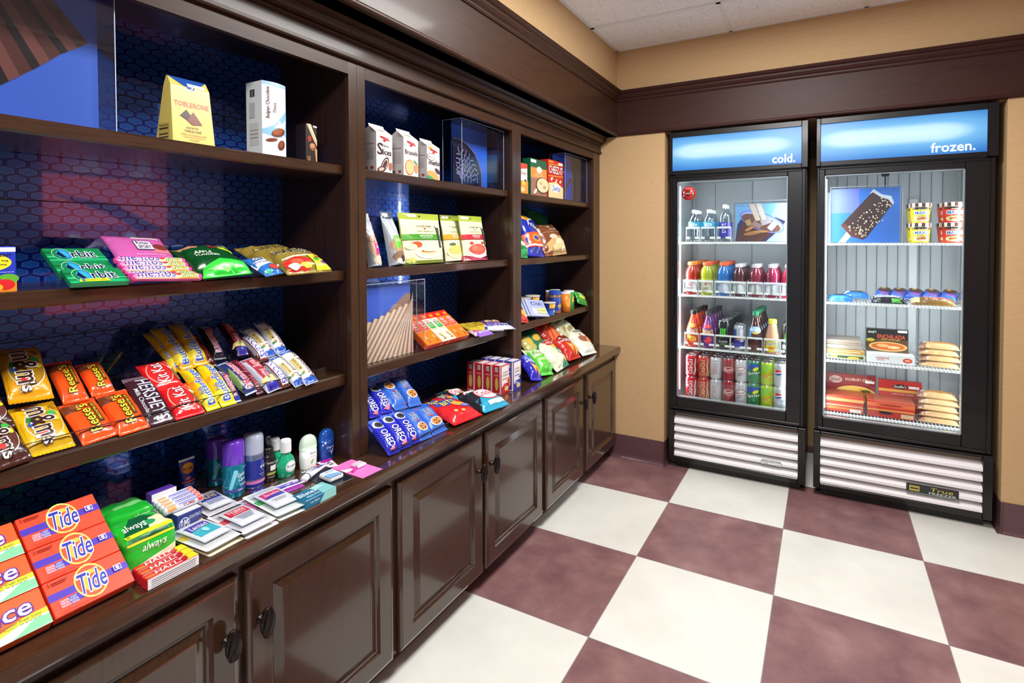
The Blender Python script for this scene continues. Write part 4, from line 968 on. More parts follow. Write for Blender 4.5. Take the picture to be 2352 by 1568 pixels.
# antacid cartons and rolls
q = (-2.3555, .8684, .0608, .0571, 0.1)
TUM = [('r', .5, .90, 1, .2, '#e9eaf0'), ('e', .5, .68, .74, .30, '#f2f2f6'), ('e', .5, .68, .68, .26, '#5a3aa6'), ('t', 'TUMS', .5, .68, .58, .2, '#f4f4f8', '#3a2a7c'), ('t', 'REGULAR', .5, .46, .5, .08, '#efe6f6'), ('t', 'STRENGTH', .5, .36, .54, .08, '#efe6f6'), ('p', [(0, 0), (1, 0), (1, .22), (.4, .24), (0, .16)], '#e8762a'), ('e', .82, .20, .40, .26, '#d8352a'), ('e', .70, .26, .5, .1, '#f2e6a0'), ('e', .9, .30, .2, .14, '#3f9a2e')]
o = carton('antacid_pack', q[2], q[3]+.035, .03, '#5f3aa8', TUM, y0=0); stand(o, q[0], -.77, Z0, 'purple antacid pack standing at the back with a white top flap', 'antacid pack')
q = (-2.3432, .8084, .0623, .0248, 3.3)
TU2 = [('e', .28, .5, .42, .60, '#e8ecf6'), ('e', .28, .5, .39, .52, '#2a3a8a'), ('t', 'TUMS', .28, .5, .34, .42, '#f4f4f8'), ('t', 'REGULAR STRENGTH', .70, .72, .46, .16, '#c9cfe6'), ('p', [(.6, 0), (1, 0), (1, .45), (.8, .4)], '#e8a03a'), ('e', .86, .26, .14, .3, '#7fb03a'), ('e', .96, .2, .1, .3, '#d8442a')]
o = carton('antacid_pack', q[2], .055, .055, '#27357c', TU2, y0=0, topcol='#d9dbe2'); stand(o, q[0], -.70, Z0, 'dark blue antacid pack lying in front with clear wrapped rolls on top', 'antacid pack')
for i in range(4):
    mb = MB(); L = .098; prof = [(.001, -L/2), (.009, -L/2+.001), (.0105, -L/2+.004), (.0105, L/2-.004), (.009, L/2-.001), (.001, L/2)]
    lathe(mb, prof, M('#dcdfe8', .3, .1, .4), 16); mb.v = [(v[1], v[2]+.0105, v[0]) for v in mb.v]
    s = lambda x, y, o: (x-L/2, .0105+(.0105+o)*math.sin((y-.011)/.0105+.6), (.0105+o)*math.cos((y-.011)/.0105+.6))
    art(mb, [('r', .18, .5, .22, .6, '#e8924a'), ('r', .60, .6, .50, .24, '#5a62b8'), ('t', 'TUMS', .60, .35, .3, .3, '#a8445a'), ('r', .9, .5, .12, .6, '#d8402e')], s, L, .022, True)
    o = mb.build('antacid_roll'); stand(o, q[0]-.002+.004*i, -.672-.023*i, Z0+.0555, ['white wrapped antacid roll resting on the blue pack, nearest the counter edge', 'second white wrapped antacid roll on the blue pack', 'third white wrapped antacid roll, behind the first two', 'rearmost white wrapped antacid roll on the pile'][i], 'antacid roll', 'wrapped antacid rolls')
    if i > 1: o.location.z -= .0
mb = MB(); box(mb, -.05, .05, 0, .0545, 0, .05, M('#dfe3ea', .35, 0, .2), .001); o = mb.build('antacid_pack'); stand(o, q[0]+.008, -.765, Z0, 'pale antacid pack hidden behind the dark blue one', 'antacid pack')

# sunscreen tube
def ctube(name, w, h, capc, m, spec):
    t = root(name); mb = MB(); n = 26; vs = []; fs = []; H0 = .026
    lv = [0, .05, .2, .4, .6, .8, .94, .95, 1.0]
    for q2 in lv:
        k = max(0, min(1, q2/.95)); rx = w/2*(.80+.20*k); rz = (w/2*.80)*(1-k)+.0012*k
        for i in range(n): a = 2*math.pi*i/n; vs.append((math.sin(a)*rx, H0+(h-H0)*q2, math.cos(a)*rz))
    fs = [(j*n+i, j*n+(i+1) % n, (j+1)*n+(i+1) % n, (j+1)*n+i) for j in range(len(lv)-1) for i in range(n)]
    mb.add(vs, fs, m, True)
    def s(x, y, o):
        k = max(0, min(1, (y/(h-H0))/.95)); rx = w/2*(.80+.20*k); rz = (w/2*.80)*(1-k)+.0012*k; a = (x/w-.5)*math.pi*.86
        return (math.sin(a)*(rx+o), H0+y, math.cos(a)*(rz+o*2)+.0004)
    art(mb, spec, s, w, h-H0, True); mb.build('tube_body', t)
    mb = MB(); lathe(mb, [(0, 0), (w*.40, 0), (w*.40, H0*.8), (w*.36, H0), (0, H0)], M(capc, .35, 0, .3), 22, sz=.85); mb.build('cap', t)
    return t
y, x, h, w = (-2.2406, -.8446, .1114, .0455)
t = ctube('sunscreen_tube', w, h+.006, '#e9edf4', M('#1d2f9c', .25, 0, .5), [('r', .5, .965, 1, .07, '#e8ecf2'), ('e', .5, .70, .62, .34, '#f08c1e'), ('e', .5, .74, .44, .2, '#f6b83a'), ('t', 'SPORT', .5, .68, .70, .09, '#1b1d40', '#f0a030', 0, .2), ('e', .44, .40, .28, .12, '#b5426a'), ('t', '30', .44, .40, .18, .06, '#e8d8f0'), ('r', .5, .30, .8, .05, '#e05a26'), ('t', 'SUNSCREEN', .5, .22, .6, .03, '#b8c6f0'), ('t', 'LOTION', .5, .17, .4, .025, '#b8c6f0')])
stand(t, y, x, Z0, 'dark blue sunscreen tube with orange badge standing on its white cap', 'sunscreen')
# aerosol cans
def spray(name, w, h, hc, body, capc, spec, capm=None, part='can_body'):
    r = w/2; t = root(name); mb = MB(); hb = h-hc
    lathe(mb, [(0, 0), (r*.93, 0), (r, .004), (r, hb-.008), (r*.93, hb), (0, hb)], body, 30)
    art(mb, spec, cyl([(r, 0), (r, hb)], r*2.7, .006), r*2.7, hb-.014, True); mb.build(part, t)
    mb = MB(); lathe(mb, [(r*.99, hb-.004), (r*1.0, hb), (r*1.0, h-.016), (r*.95, h-.006), (r*.80, h-.001), (0, h)], capm or M(capc, .2, 0, .6), 30)
    lathe(mb, [(r*.60, hb), (r*.60, h-.03), (r*.4, h-.022), (0, h-.022)], M(capc, .3, 0, .2), 18); mb.build('cap', t)
    return t
SAT = [('t', 'Satin', .58, .70, .34, .14, '#d9eef4', None, 0, .2), ('t', 'Care', .60, .54, .30, .13, '#d9eef4', None, 0, .2), ('p', [(.2, .1), (.45, .85), (.32, .9), (.12, .2)], '#7fd6e2'), ('r', .5, .20, 1, .10, '#3c4f9c'), ('t', 'GEL', .52, .20, .2, .06, '#e0d8f2'), ('r', .60, .38, .24, .02, '#bfe6ee'), ('r', .60, .33, .2, .02, '#bfe6ee'), ('e', .76, .36, .06, .08, '#d87ab8'), ('t', 'gillette', .74, .92, .24, .05, '#d9eef4')]
for i, (sp_, lab) in enumerate((((-2.165, -.7407, .1636, .0597), 'teal shaving gel can with bright purple cap in front'), ((-2.1433, -.8604, .1431, .056), 'teal shaving gel can with purple cap, the darker one at the back'))):
    y, x, h, w = sp_
    t = spray('shaving_gel_can', w, h+.003, h*.40, M('#1f8fae', .2, .5, .3), '#6a37c0', SAT); stand(t, y, x, Z0, lab, 'shaving gel', 'teal cans with purple caps')
y, x, h, w = (-2.1004, -.7414, .1612, .0579)
t = spray('shaving_gel_can', w, h+.003, h*.34, M('#8f9cc8', .2, .7, .2), '#aeb8cc', [('r', .5, .56, 1, .60, '#1c2a8c'), ('r', .5, .08, 1, .10, '#1c2a8c'), ('e', .70, .62, .26, .30, '#c9cfe6'), ('e', .70, .62, .24, .27, '#1c2a8c'), ('t', 'edge', .72, .62, .40, .13, '#f2f4fa', None, 0, .25), ('t', 'sensitive skin', .66, .40, .36, .04, '#c9d0ee'), ('t', 'shave gel', .70, .32, .28, .04, '#c9d0ee'), ('r', .5, .17, 1, .10, '#d07ab4'), ('t', 'aloe', .7, .17, .2, .05, '#f2e6f0')])
stand(t, y, x, Z0, 'navy blue and silver shaving gel can with clear grey cap', 'shaving gel')
y, x, h, w = (-2.0526, -.7381, .142, .0366)
BP = M('#1d1518', .22, 0, .5); w *= 1.1
t = bottle('hair_spray_bottle', [(w*.44, 0), (w*.5, .004), (w*.5, h*.50), (w*.46, h*.56), (w*.30, h*.60), (w*.30, h*.62)], BP, (w*.36, h*.60, h*.14, '#17130f'), (h*.05, h*.47, '#241a1e', [('t', 'TRESemme', .5, .90, .7, .09, '#d9d4c8'), ('r', .62, .62, .5, .26, '#e9e6e6'), ('r', .5, .34, .6, .14, '#9aa64a'), ('t', 'EXPERT', .45, .16, .4, .06, '#c9c4c0')]), part='bottle_body')
mb = MB(); lathe(mb, [(0, h*.74), (w*.26, h*.74), (w*.24, h-.004), (w*.20, h), (0, h)], M('#1b181c', .15, 0, .8), 18); mb.build('nozzle', t)
stand(t, y, x, Z0, 'slim black spray bottle with green stripe on its label', 'spray bottle')
# green mouthwash
def scope(sp_, lab):
    y, x, h, w = sp_; g = M('#17a878', .08, 0, .6); r = w/2
    pf = [(r*.80, 0), (r*.92, .004), (r, h*.22), (r*.98, h*.36), (r*.80, h*.50), (r*.50, h*.60), (r*.46, h*.66), (r*.46, h*.68)]
    t = bottle('mouthwash_bottle', pf, g, (r*.56, h*.67, h*.33, '#eef2f2'), None, 28)
    t.children[0].scale.z = .72
    mb = MB(); s = cyl(pf, w*1.3, h*.12); art(mb, [('e', .56, .5, .52, .9, '#e6f2ec'), ('e', .56, .5, .47, .80, '#1b8f74'), ('e', .56, .5, .45, .74, '#eef4f4'), ('t', 'Scope', .56, .54, .40, .26, '#1f2a6a', None, 0, .15)], lambda a, b, o: tuple(c*(.735 if i == 2 else 1) for i, c in enumerate(s(a, b, o+.0006))), w*1.3, h*.34, True); mb.build('label', t)
    stand(t, y, x, Z0, lab, 'mouthwash', 'green mouthwash bottles')
scope((-2.0052, -.7181, .1177, .0605), 'green mouthwash bottle with white cap in front showing its oval label')
scope((-2.0048, -.7724, .1116, .0559), 'green mouthwash bottle with white cap mostly hidden behind the other')
# deodorant sticks
def stick(sp_, body, capc, hc, spec, lab, name='deodorant_stick', basec=None):
    y, x, h, w = sp_; t = root(name)
    def loft(mb, rows, m, n=32):
        vs = []
        for (yy, rx, rz) in rows:
            for i in range(n):
                a = 2*math.pi*i/n; c, s_ = math.sin(a), math.cos(a)
                vs.append((math.copysign(abs(c)**.75, c)*rx, yy, math.copysign(abs(s_)**.75, s_)*rz))
        fs = [(j*n+i, j*n+(i+1) % n, (j+1)*n+(i+1) % n, (j+1)*n+i) for j in range(len(rows)-1) for i in range(n)]
        fs += [tuple(range(n)), tuple(range((len(rows)-1)*n, len(rows)*n))]
        mb.add(vs, fs, m, True); return mb
    rx, rz = w/2, w*.30; hb = h-hc; mb = MB()
    loft(mb, [(0, rx*.90, rz*.88), (.004, rx*.94, rz*.94), (hb*.12, rx*.95, rz*.95), (hb*.5, rx, rz), (hb, rx*.96, rz*.96)], body)
    def s(a, b, o): k = b/hb; q = (a/w-.5)*1.7; return (math.sin(q)*(rx*.985+o), b, math.cos(q)**.75*(rz*.975)+o+.0012)
    art(mb, spec, s, w, hb, True); mb.build('stick_body', t)
    mb = MB(); loft(mb, [(hb, rx*1.0, rz*1.0), (hb+hc*.35, rx*1.0, rz*1.0), (hb+hc*.65, rx*.90, rz*.90), (hb+hc*.85, rx*.68, rz*.68), (hb+hc*.97, rx*.38, rz*.4), (h, rx*.12, rz*.12)], capc); mb.build('cap', t)
    stand(t, y, x, Z0, lab, 'deodorant')
stick((-1.9206, -.7182, .1059, .0602), M('#eef2f0', .25, 0, .4), M('#cfe6d2', .2, 0, .5), .046, [('t', 'Dove', .62, .80, .46, .12, '#6a7080', None, 0, .15), ('t', 'go fresh', .60, .62, .36, .06, '#a9b4b0'), ('p', [(.42, .28), (.58, .46), (.66, .44), (.5, .22)], '#8fce5a'), ('e', .52, .34, .1, .12, '#6ab84a')], 'white deodorant stick with pale green translucent cap')
stick((-1.8435, -.7201, .1026, .0566), M('#17479e', .22, 0, .5), M('#1a55b4', .18, 0, .6), .042, [('t', 'Degree', .58, .66, .66, .16, '#f2f4fa', None, 0, .2), ('t', 'MEN', .58, .48, .4, .08, '#8fa6e0'), ('p', [(.50, .34), (.62, .26), (.86, .56), (.80, .56), (.62, .38), (.54, .42)], '#e8ecf6'), ('e', .48, .34, .2, .16, '#3a2a6a')], 'blue deodorant stick with domed blue cap by the pillar')

# blister cards with paper pouches
def card(q, base, stripe, pouchart, lab, grp, n=0.0, pm='#dfe3ec', yaw=0, second=None, cat='medicine pack', pq=(.52, .50, .74, .66)):
    t = root('medicine_card'); w, h = q[2], q[3]
    def rr(w_, h_, z0, z1, m, cx=0, cy=0, r=.006):
        mb_ = MB(); pts = []
        for (sx, sy, a0) in ((1, 1, 0), (-1, 1, 90), (-1, -1, 180), (1, -1, 270)):
            for a in (0, 30, 60, 90): pts.append((cx+sx*(w_/2-r)+r*math.cos(R(a0+a)), cy+sy*(h_/2-r)+r*math.sin(R(a0+a))))
        k = len(pts); mb_.add([(x, y, z) for z in (z0, z1) for x, y in pts], [(i, (i+1) % k, (i+1) % k+k, i+k) for i in range(k)]+[tuple(range(k, 2*k)), tuple(range(k-1, -1, -1))], m); return mb_
    mb = rr(w, h, 0, .0009, M(base, .4, 0, .2))
    art(mb, [('r', .5, .10, .94, .16, stripe), ('t', 'PAIN RELIEVER', .6, .10, .5, .06, '#f2eeee'), ('r', .5, .93, .9, .08, stripe)], flat(w, h, .0009), w, h); mb.build('backing_card', t)
    mb = rr(w*.90, h*.84, .0010, .0075, FILM); mb.build('blister', t)
    pw, ph = w*pq[2], h*pq[3]
    p = pouch('medicine_sachet', pw, ph, .0035, pm, pouchart, seal=.04, seed=hash(lab) % 50 if 0 else len(lab), wr=.0006, m=M(pm, .35, .1, .3), crimp=False)
    p.parent = t; p.location = ((pq[0]-.5)*w, (pq[1]-.5)*h, .0078)
    put(t, F_C, q[0], q[1], q[4], .0004+n); tag(t, lab, cat, grp); return t
LAC = [('r', .5, .52, .76, .60, '#3fb0c4'), ('p', [(.12, .55), (.88, .62), (.88, .84), (.12, .84)], '#4a3aa0'), ('t', 'Lactaid', .5, .68, .60, .18, '#f2f4fa', '#4a3aa0', 0, .1), ('e', .5, .42, .2, .22, '#9fe0ea')]
TYL = [('r', .5, .70, .82, .34, '#c8283a'), ('t', 'TYLENOL', .5, .74, .68, .15, '#f6eef0'), ('t', 'EXTRA STRENGTH', .5, .60, .5, .05, '#f2d6da')]+[('r', .5, .46-.06*i, .7-.06*i, .022, '#9aa0ac') for i in range(5)]
ALE = [('r', .5, .68, .84, .36, '#2c3690'), ('t', 'ALEVE', .5, .70, .62, .20, '#e6c43a', None, 0, .1)]+[('r', .5, .44-.07*i, .7, .022, '#7c84b8') for i in range(4)]
EXC = [('r', .5, .66, .84, .34, '#c42a6a'), ('p', [(.1, .48), (.9, .48), (.9, .66), (.1, .55)], '#4a3aa8'), ('t', 'Excedrin', .5, .68, .6, .13, '#f2d8e6'), ('r', .5, .36, .6, .03, '#a8acb8'), ('r', .5, .28, .5, .03, '#a8acb8')]
q1 = (-2.3414, .5787, .0944, .1779, 2.0)
card(q1, '#efe6c6', '#e6c832', LAC, 'yellow edged medicine card at the counter edge, lower of its pair', 'yellow edged medicine cards')
card((q1[0]-.006, q1[1]+.004, q1[2], q1[3], q1[4]+1), '#ecebe6', '#e6c832', LAC, 'yellow edged medicine card at the counter edge, upper one with teal sachet', 'yellow edged medicine cards', .013)
q2 = (-2.2479, .5638, .0923, .1652, -1.1)
card(q2, '#f0ecec', '#d8303c', TYL, 'red striped medicine card, lower of its pair', 'red striped medicine cards')
card((q2[0]-.006, q2[1]+.004, q2[2], q2[3], q2[4]), '#f0ecec', '#d8303c', TYL, 'red striped medicine card, upper one with white sachet', 'red striped medicine cards', .013)
q3 = (-2.1418, .5736, .0939, .1854, -6.2)
card(q3, '#eaf2ea', '#2fae4a', EXC, 'green edged medicine card, lower of its pair', 'green edged medicine cards')
card((q3[0]-.005, q3[1]+.004, q3[2], q3[3], q3[4]), '#eaf2ea', '#2fae4a', EXC, 'green edged medicine card, upper one with pink and violet sachet', 'green edged medicine cards', .013)
q4 = (-2.238, .7159, .0861, .1613, -4.6)
card(q4, '#efe8ea', '#d22c40', ALE, 'red edged medicine card behind the others, lower of its pair', 'red edged cards with blue sachet')
card((q4[0]-.004, q4[1]+.005, q4[2], q4[3], q4[4]), '#efe8ea', '#d22c40', ALE, 'red edged medicine card behind the others, upper one with blue and gold sachet', 'red edged cards with blue sachet', .013)
q5 = (-2.1764, .6427, .0716, .0914, -9.6)
mb = MB(); box(mb, -q5[2]/2, q5[2]/2, -q5[3]/2, q5[3]/2, 0, .0012, M('#e88ac0', .4), .0004); art(mb, [('r', .3, .3, .5, .3, '#f2eef2'), ('t', '12 H', .3, .3, .4, .2, '#2a2a3a')], flat(q5[2], q5[3], .0012), q5[2], q5[3]); o = mb.build('medicine_card'); put(o, F_C, q5[0], q5[1], q5[4], .0004); tag(o, 'small pink card with white tag between the medicine cards', 'medicine pack')
# toothbrush in its clear box
q = (-2.0838, .6438, .1279, .065, -10.1)
t = root('toothbrush_pack'); mb = MB(); box(mb, -q[2]/2, q[2]/2, -q[3]/2, q[3]/2, 0, .016, FILM, .002); mb.build('clear_tray', t)
mb = MB(); box(mb, -q[2]/2+.001, q[2]/2-.001, -q[3]/2+.001, q[3]/2-.001, -.0012, -.0001, M('#c040b8', .35, 0, .2)); art(mb, [('r', .2, .7, .35, .5, '#3a2a8c'), ('t', 'Oral-B', .18, .66, .22, .22, '#dfe0f6')], flat(q[2], q[3], -.0001), q[2], q[3]); mb.build('backing_card', t)
mb = MB(); tube(mb, [(-q[2]*.45, .004, .007), (-.01, .001, .008), (q[2]*.3, -.002, .007), (q[2]*.46, -.002, .006)], .0048, M('#5a3ac4', .25, 0, .5), 10); box(mb, q[2]*.30, q[2]*.44, -.006, .004, .009, .014, M('#e8eaf2', .6)); mb.build('toothbrush', t)
put(t, F_C, q[0], q[1], q[4], .002); tag(t, 'purple and blue toothbrush in a long clear pack', 'toothbrush')
# lip balm carton
q = (-2.0663, .5202, .1016, .0774, -8.3)
qb = (-2.0711, .5061, .1008, .0579, -1.1)
mb = MB(); w, h, d = qb[2]+.004, qb[3]+.004, .024
o = carton('lip_balm_carton', w, h, d, '#0f6a90', [('p', [(.55, 0), (1, 0), (1, 1), (.70, 1)], '#7fc4c8'), ('t', 'Blistex', .34, .62, .60, .34, '#eef6f8', None, 0, .15), ('t', 'MEDICATED', .36, .24, .42, .16, '#cfe6ee'), ('p', [(.6, .55), (.9, .62), (.8, .95), (.5, .9)], '#a9d8d8')])
put(o, F_C, qb[0], qb[1], qb[4], .0006); tag(o, 'teal and blue lip balm carton at the counter edge', 'lip balm')
d2 = MB(); art(d2, [('p', [(.45, 0), (1, 0), (1, 1), (.62, 1)], '#8fcfcc'), ('t', 'Lip Balm', .3, .55, .3, .3, '#cfe8f2')], lambda x, y, o_: (x-w/2, -h/2-o_, y), w, d); d2.build('carton_side_print', o)
# toothpaste
q = (-1.9441, .667, .0984, .0709, -16.7)
t = root('toothpaste_tube'); n = 20; L = .115; vs = []; mb = MB()
for i2, k in enumerate((0, .1, .4, .8, 1.0)):
    for i in range(n): a = 2*math.pi*i/n; vs.append((-L/2+L*k, math.sin(a)*(.013+.007*k), .0125*(1-k*.9)+math.cos(a)*.0125*(1-k*.92)))
mb.add(vs, [(j*n+i, j*n+(i+1) % n, (j+1)*n+(i+1) % n, (j+1)*n+i) for j in range(4) for i in range(n)], M('#e6e9f4', .3, 0, .4), True)
ts = lambda x, y, o: (-L/2+x, (y-.02)*(.6+.4*x/L), (.0125*(1-(x/L)*.9))+math.sqrt(max(0, 1-((y-.02)/.026)**2))*.0125*(1-x/L*.92)+o+.0006)
art(mb, [('t', 'Crest', .40, .55, .40, .5, '#5a62c8', None, 0, .2), ('r', .80, .7, .34, .3, '#c83a4a'), ('r', .78, .35, .40, .2, '#4a58c0')], ts, L, .04, True); mb.build('tube_body', t)
mb = MB(); lathe(mb, [(0, -L/2-.022), (.0105, -L/2-.022), (.0115, -L/2-.002), (.008, -L/2), (0, -L/2+.001)], M('#f2f4f8', .35, 0, .2), 18); mb.v = [(v[1], v[0], v[2]+.0125) for v in mb.v]; mb.build('cap', t)
put(t, F_C, -1.9476, .6553, 28, .0008); tag(t, 'small white toothpaste tube lying with its cap towards the camera', 'toothpaste')
# dental floss card
q = (-1.9519, .5827, .0924, .1298, -6.3)
t = root('dental_floss_pack'); mb = MB(); box(mb, -q[2]/2, q[2]/2, -q[3]/2, q[3]/2, 0, .001, M('#161b28', .35, 0, .3), .0004); art(mb, [('t', 'REACH', .45, .80, .5, .12, '#d9e0ee', None, 0, .1)], flat(q[2], q[3], .001), q[2], q[3]); mb.build('backing_card', t)
mb = MB(); box(mb, -.024, .028, -.040, .020, .0012, .018, M('#e9edf0', .3, 0, .4), .005); art(mb, [('p', [(0, 0), (.9, 0), (.8, .3), (.3, .5), (0, .5)], '#7fb2e2'), ('t', 'REACH', .55, .75, .6, .12, '#6f8fc4'), ('t', 'dentotape', .5, .6, .5, .07, '#8fa4c4')], lambda x, y, o: (x-.024, y-.040, .018+o), .052, .060)
mb.build('floss_dispenser', t); put(t, F_C, q[0], q[1], q[4], .0006); tag(t, 'white and light blue dental floss dispenser on a black card', 'dental floss')
# pink razor card
q = (-1.8589, .5587, .0836, .1505, -2.7)
t = root('razor_pack'); w, h = q[2], q[3]; mb = MB(); box(mb, -w/2, w/2, -h/2, h/2, 0, .001, M('#f07ac4', .4, 0, .2), .0004)
art(mb, [('p', [(0, .55), (.28, .45), (.62, .98), (0, 1)], '#f3e9f2'), ('e', .35, .92, .5, .18, '#c014a4'), ('t', 'Clear', .22, .78, .30, .12, '#3a2430', None, 20), ('t', 'eyes', .26, .64, .24, .11, '#3a2430', None, 20), ('p', [(.0, 0), (.5, .0), (.25, .10), (0, .2)], '#f6f0f6')], flat(w, h, .001), w, h); mb.build('backing_card', t)
mb = MB(); box(mb, -.004, .034, -.012, .026, .0011, .012, M('#dfc9dc', .3, 0, .4), .004); tube(mb, [(.0, .0, .006), (-.03, -.016, .006)], .005, M('#e23aa8', .25, 0, .5), 10); mb.build('travel_kit', t)
put(t, F_C, q[0], q[1], q[4], .0006); tag(t, 'bright pink card with clear blister at the foot of the pillar', 'pink travel pack')
# ---------------------------------------------------------------- middle bay
F_PB = inc(-.525, .792, 36)
F_PH = inc(-.665, 1.088, 35.8)
F_M1 = vert(-.690)
# top shelf: white cookie bags with gabled tops
def gable(q, d, spec, sidespec, fold=.0, top='#ece6e4'):
    w, h = q[2], q[3]; hr = h*1.0; H = h*1.22; mb = MB(); m = M('#d9d3d1', .45, 0, .1); r0 = d*.5
    vs = [(-w/2, 0, 0), (w/2, 0, 0), (w/2, 0, d), (-w/2, 0, d), (-w/2, h, 0), (w/2, h, 0), (w/2, h, d), (-w/2, h, d),
          (-w*.46, H-.006, r0), (w*.46, H-.006, r0), (-w*.46, H+.004, r0-.004), (w*.46, H+.004, r0-.004), (-w*.30, h*1.04, d*.5), (w*.30, h*1.04, d*.5)]
    mb.add(vs, [(3, 2, 6, 7), (1, 0, 4, 5), (0, 3, 7, 4), (2, 1, 5, 6), (7, 6, 9, 8), (5, 4, 8, 9), (8, 9, 11, 10), (0, 1, 2, 3), (4, 7, 12), (7, 8, 12), (8, 4, 12), (6, 5, 13), (9, 6, 13), (5, 9, 13)], m)
    art(mb, spec, flat(w, h, d, 0), w, h)
    L = math.hypot(H-h, d-r0)
    art(mb, [('t', 'Cookies', .5, .5, .4, .2, '#9a8f92')], lambda x, y, o: ((x-w/2)*(1-.08*y/L), h+(H-.006-h)*y/L+o*.6, d+(r0-d)*y/L+o), w, L)
    art(mb, sidespec, lambda x, y, o: (-w/2-o, y, x), d, h)
    return mb.build('cookie_bag')
PF = lambda nm: [('r', .5, .90, .5, .025, '#b8322c', -6), ('p', [(.22, .92), (.5, .88), (.82, .86), (.8, .83), (.5, .85), (.22, .89)], '#b8322c'), ('e', .50, .82, .2, .05, '#b8322c')]
SID = [('t', 'cookies', .5, .72, .7, .05, '#5a4a4c')]+[('r', .5, .62-.035*i, .7, .008, '#a89ea0') for i in range(9)]+[('r', .3, .1, .3, .1, '#6a6064'), ('e', .75, .12, .2, .07, '#b23a48')]
qs = ((-1.5859, 1.8769, .0925, .1509, -0.5), (-1.4352, 1.8796, .0957, .156, 0.1), (-1.2922, 1.8737, .0937, .1404, -1.5))
A1 = PF('')+[('t', 'Milano', .52, .70, .5, .07, '#8a8488', None, 0, .1), ('t', 'S', .22, .60, .34, .30, '#3a2a30'), ('t', 'lices', .64, .54, .56, .15, '#3a2a30'), ('e', .50, .22, .34, .46, '#4a2c2c', -35), ('e', .50, .22, .26, .36, '#d9c6b4', -35), ('e', .50, .22, .20, .28, '#5a3430', -35), ('e', .28, .09, .5, .14, '#5a3430', 15), ('e', .86, .2, .2, .2, '#b86a4a'), ('e', .28, .09, .34, .08, '#cdb8a2', 15)]
A2 = PF('')+[('t', 'Brussels', .52, .64, .86, .12, '#4a3c3e'), ('e', .40, .25, .62, .40, '#c98a4a'), ('e', .40, .25, .54, .34, '#e6c08a'), ('e', .86, .26, .26, .26, '#c99a62'), ('e', .80, .40, .3, .05, '#5a9a4a', -30)]
A3 = [('r', .25, .95, .36, .06, '#f0a63a')]+[(k[0],)+k[1:] for k in PF('')]+[('t', 'Milano', .30, .68, .5, .09, '#8a8488', None, 0, .1), ('e', .30, .68, .62, .22, '#4a3238'), ('e', .30, .68, .57, .19, '#f0ecea'), ('t', 'Milano', .32, .68, .46, .07, '#8a8488'), ('t', 'melts', .56, .52, .84, .15, '#3a2228', None, 0, .25), ('e', .45, .12, .9, .26, '#d9a45a', -15), ('e', .8, .28, .44, .12, '#4a3050', -25), ('p', [(0, 0), (.6, 0), (.3, .08), (0, .12)], '#3f9a5a')]
for q, a, s_, lb in zip(qs, (A1, A2, A3), (0, 1, 2), ('white cookie bag at the left, showing dark nutty cookie slices', 'white cookie bag in the middle of the three, showing a round golden cookie', 'white cookie bag at the right, with a small orange corner label')):
    o = gable(q, .075, a, SID); put(o, F_M1, q[0], 1.7975, n=-.075, yaw=4); tag(o, lb, 'bag of cookies', 'white cookie bags on the top shelf')
# picture case with a dark round cookie
def piccase(fx, uL, uR, zt, bx_, pL, pR, pzt, col, spec, labc, labp, zb=1.7975):
    t = case('acrylic_display_case', uR-uL, zt-zb, fx-bx_); tag(t, labc, 'display case', 'clear acrylic picture cases'); put(t, vert(bx_), (uL+uR)/2, zb)
    mb = MB(); w, h = pR-pL, pzt-zb-.001; box(mb, -w/2, w/2, 0, h, 0, .004, M(col, .4)); art(mb, spec, flat(w, h, .004, 0), w, h)
    o = mb.build('picture_print'); tag(o, labp, 'picture'); put(o, vert(bx_+.004), (pL+pR)/2, zb+.0005)
cy0, cz0 = .10, .28
COOK = [('e', .10, .14, 1.50, 1.30, '#241f34')]+[('e', .10+.735*math.cos(R(a)), .14+.635*math.sin(R(a)), .045, .04 , '#6f6690') for a in range(-8, 100, 4) if .10+.735*math.cos(R(a)) < .97]
COOK += [('e', .10, .14, 1.28, 1.10, '#2a2436'), ('e', .10, .14, 1.20, 1.03, '#17131f')]
random.seed(5)
COOK += [('r', .10+rr_*math.cos(R(a)), .14+rr_*.86*math.sin(R(a)), .10, .022, '#7d7499', a+random.choice((20, 90, -40))) for rr_ in (.12, .20, .28, .36, .44, .52) for a in range(2, 100, 11) if .10+rr_*math.cos(R(a)) > .06]
COOK = [c for c in COOK]
def clip(spec):      # keep printed shapes inside their sheet
    out = []
    for s in spec:
        if s[0] == 'e' and (s[1]-s[3]/2 < 0 or s[1]+s[3]/2 > 1 or s[2]-s[4]/2 < 0 or s[2]+s[4]/2 > 1):
            rot = R(s[6]) if len(s) > 6 else 0
            pts = [(s[1]+s[3]/2*math.cos(t)*math.cos(rot)-s[4]/2*math.sin(t)*math.sin(rot), s[2]+s[3]/2*math.cos(t)*math.sin(rot)+s[4]/2*math.sin(t)*math.cos(rot)) for t in [2*math.pi*i/48 for i in range(48)]]
            pts = [(max(0, min(1, x)), max(0, min(1, y))) for x, y in pts]; out.append(('p', pts, s[5]))
        elif s[0] == 'p': out.append(('p', [(max(0, min(1, x)), max(0, min(1, y))) for x, y in s[1]], s[2]))
        else: out.append(s)
    return out
piccase(-.670, -1.108, -.740, 2.100, -.78, -1.049, -.742, 2.098, '#2f62cf', clip(COOK), 'clear acrylic case on the top shelf beside the white cookie bags', 'blue picture print of a dark embossed sandwich cookie')
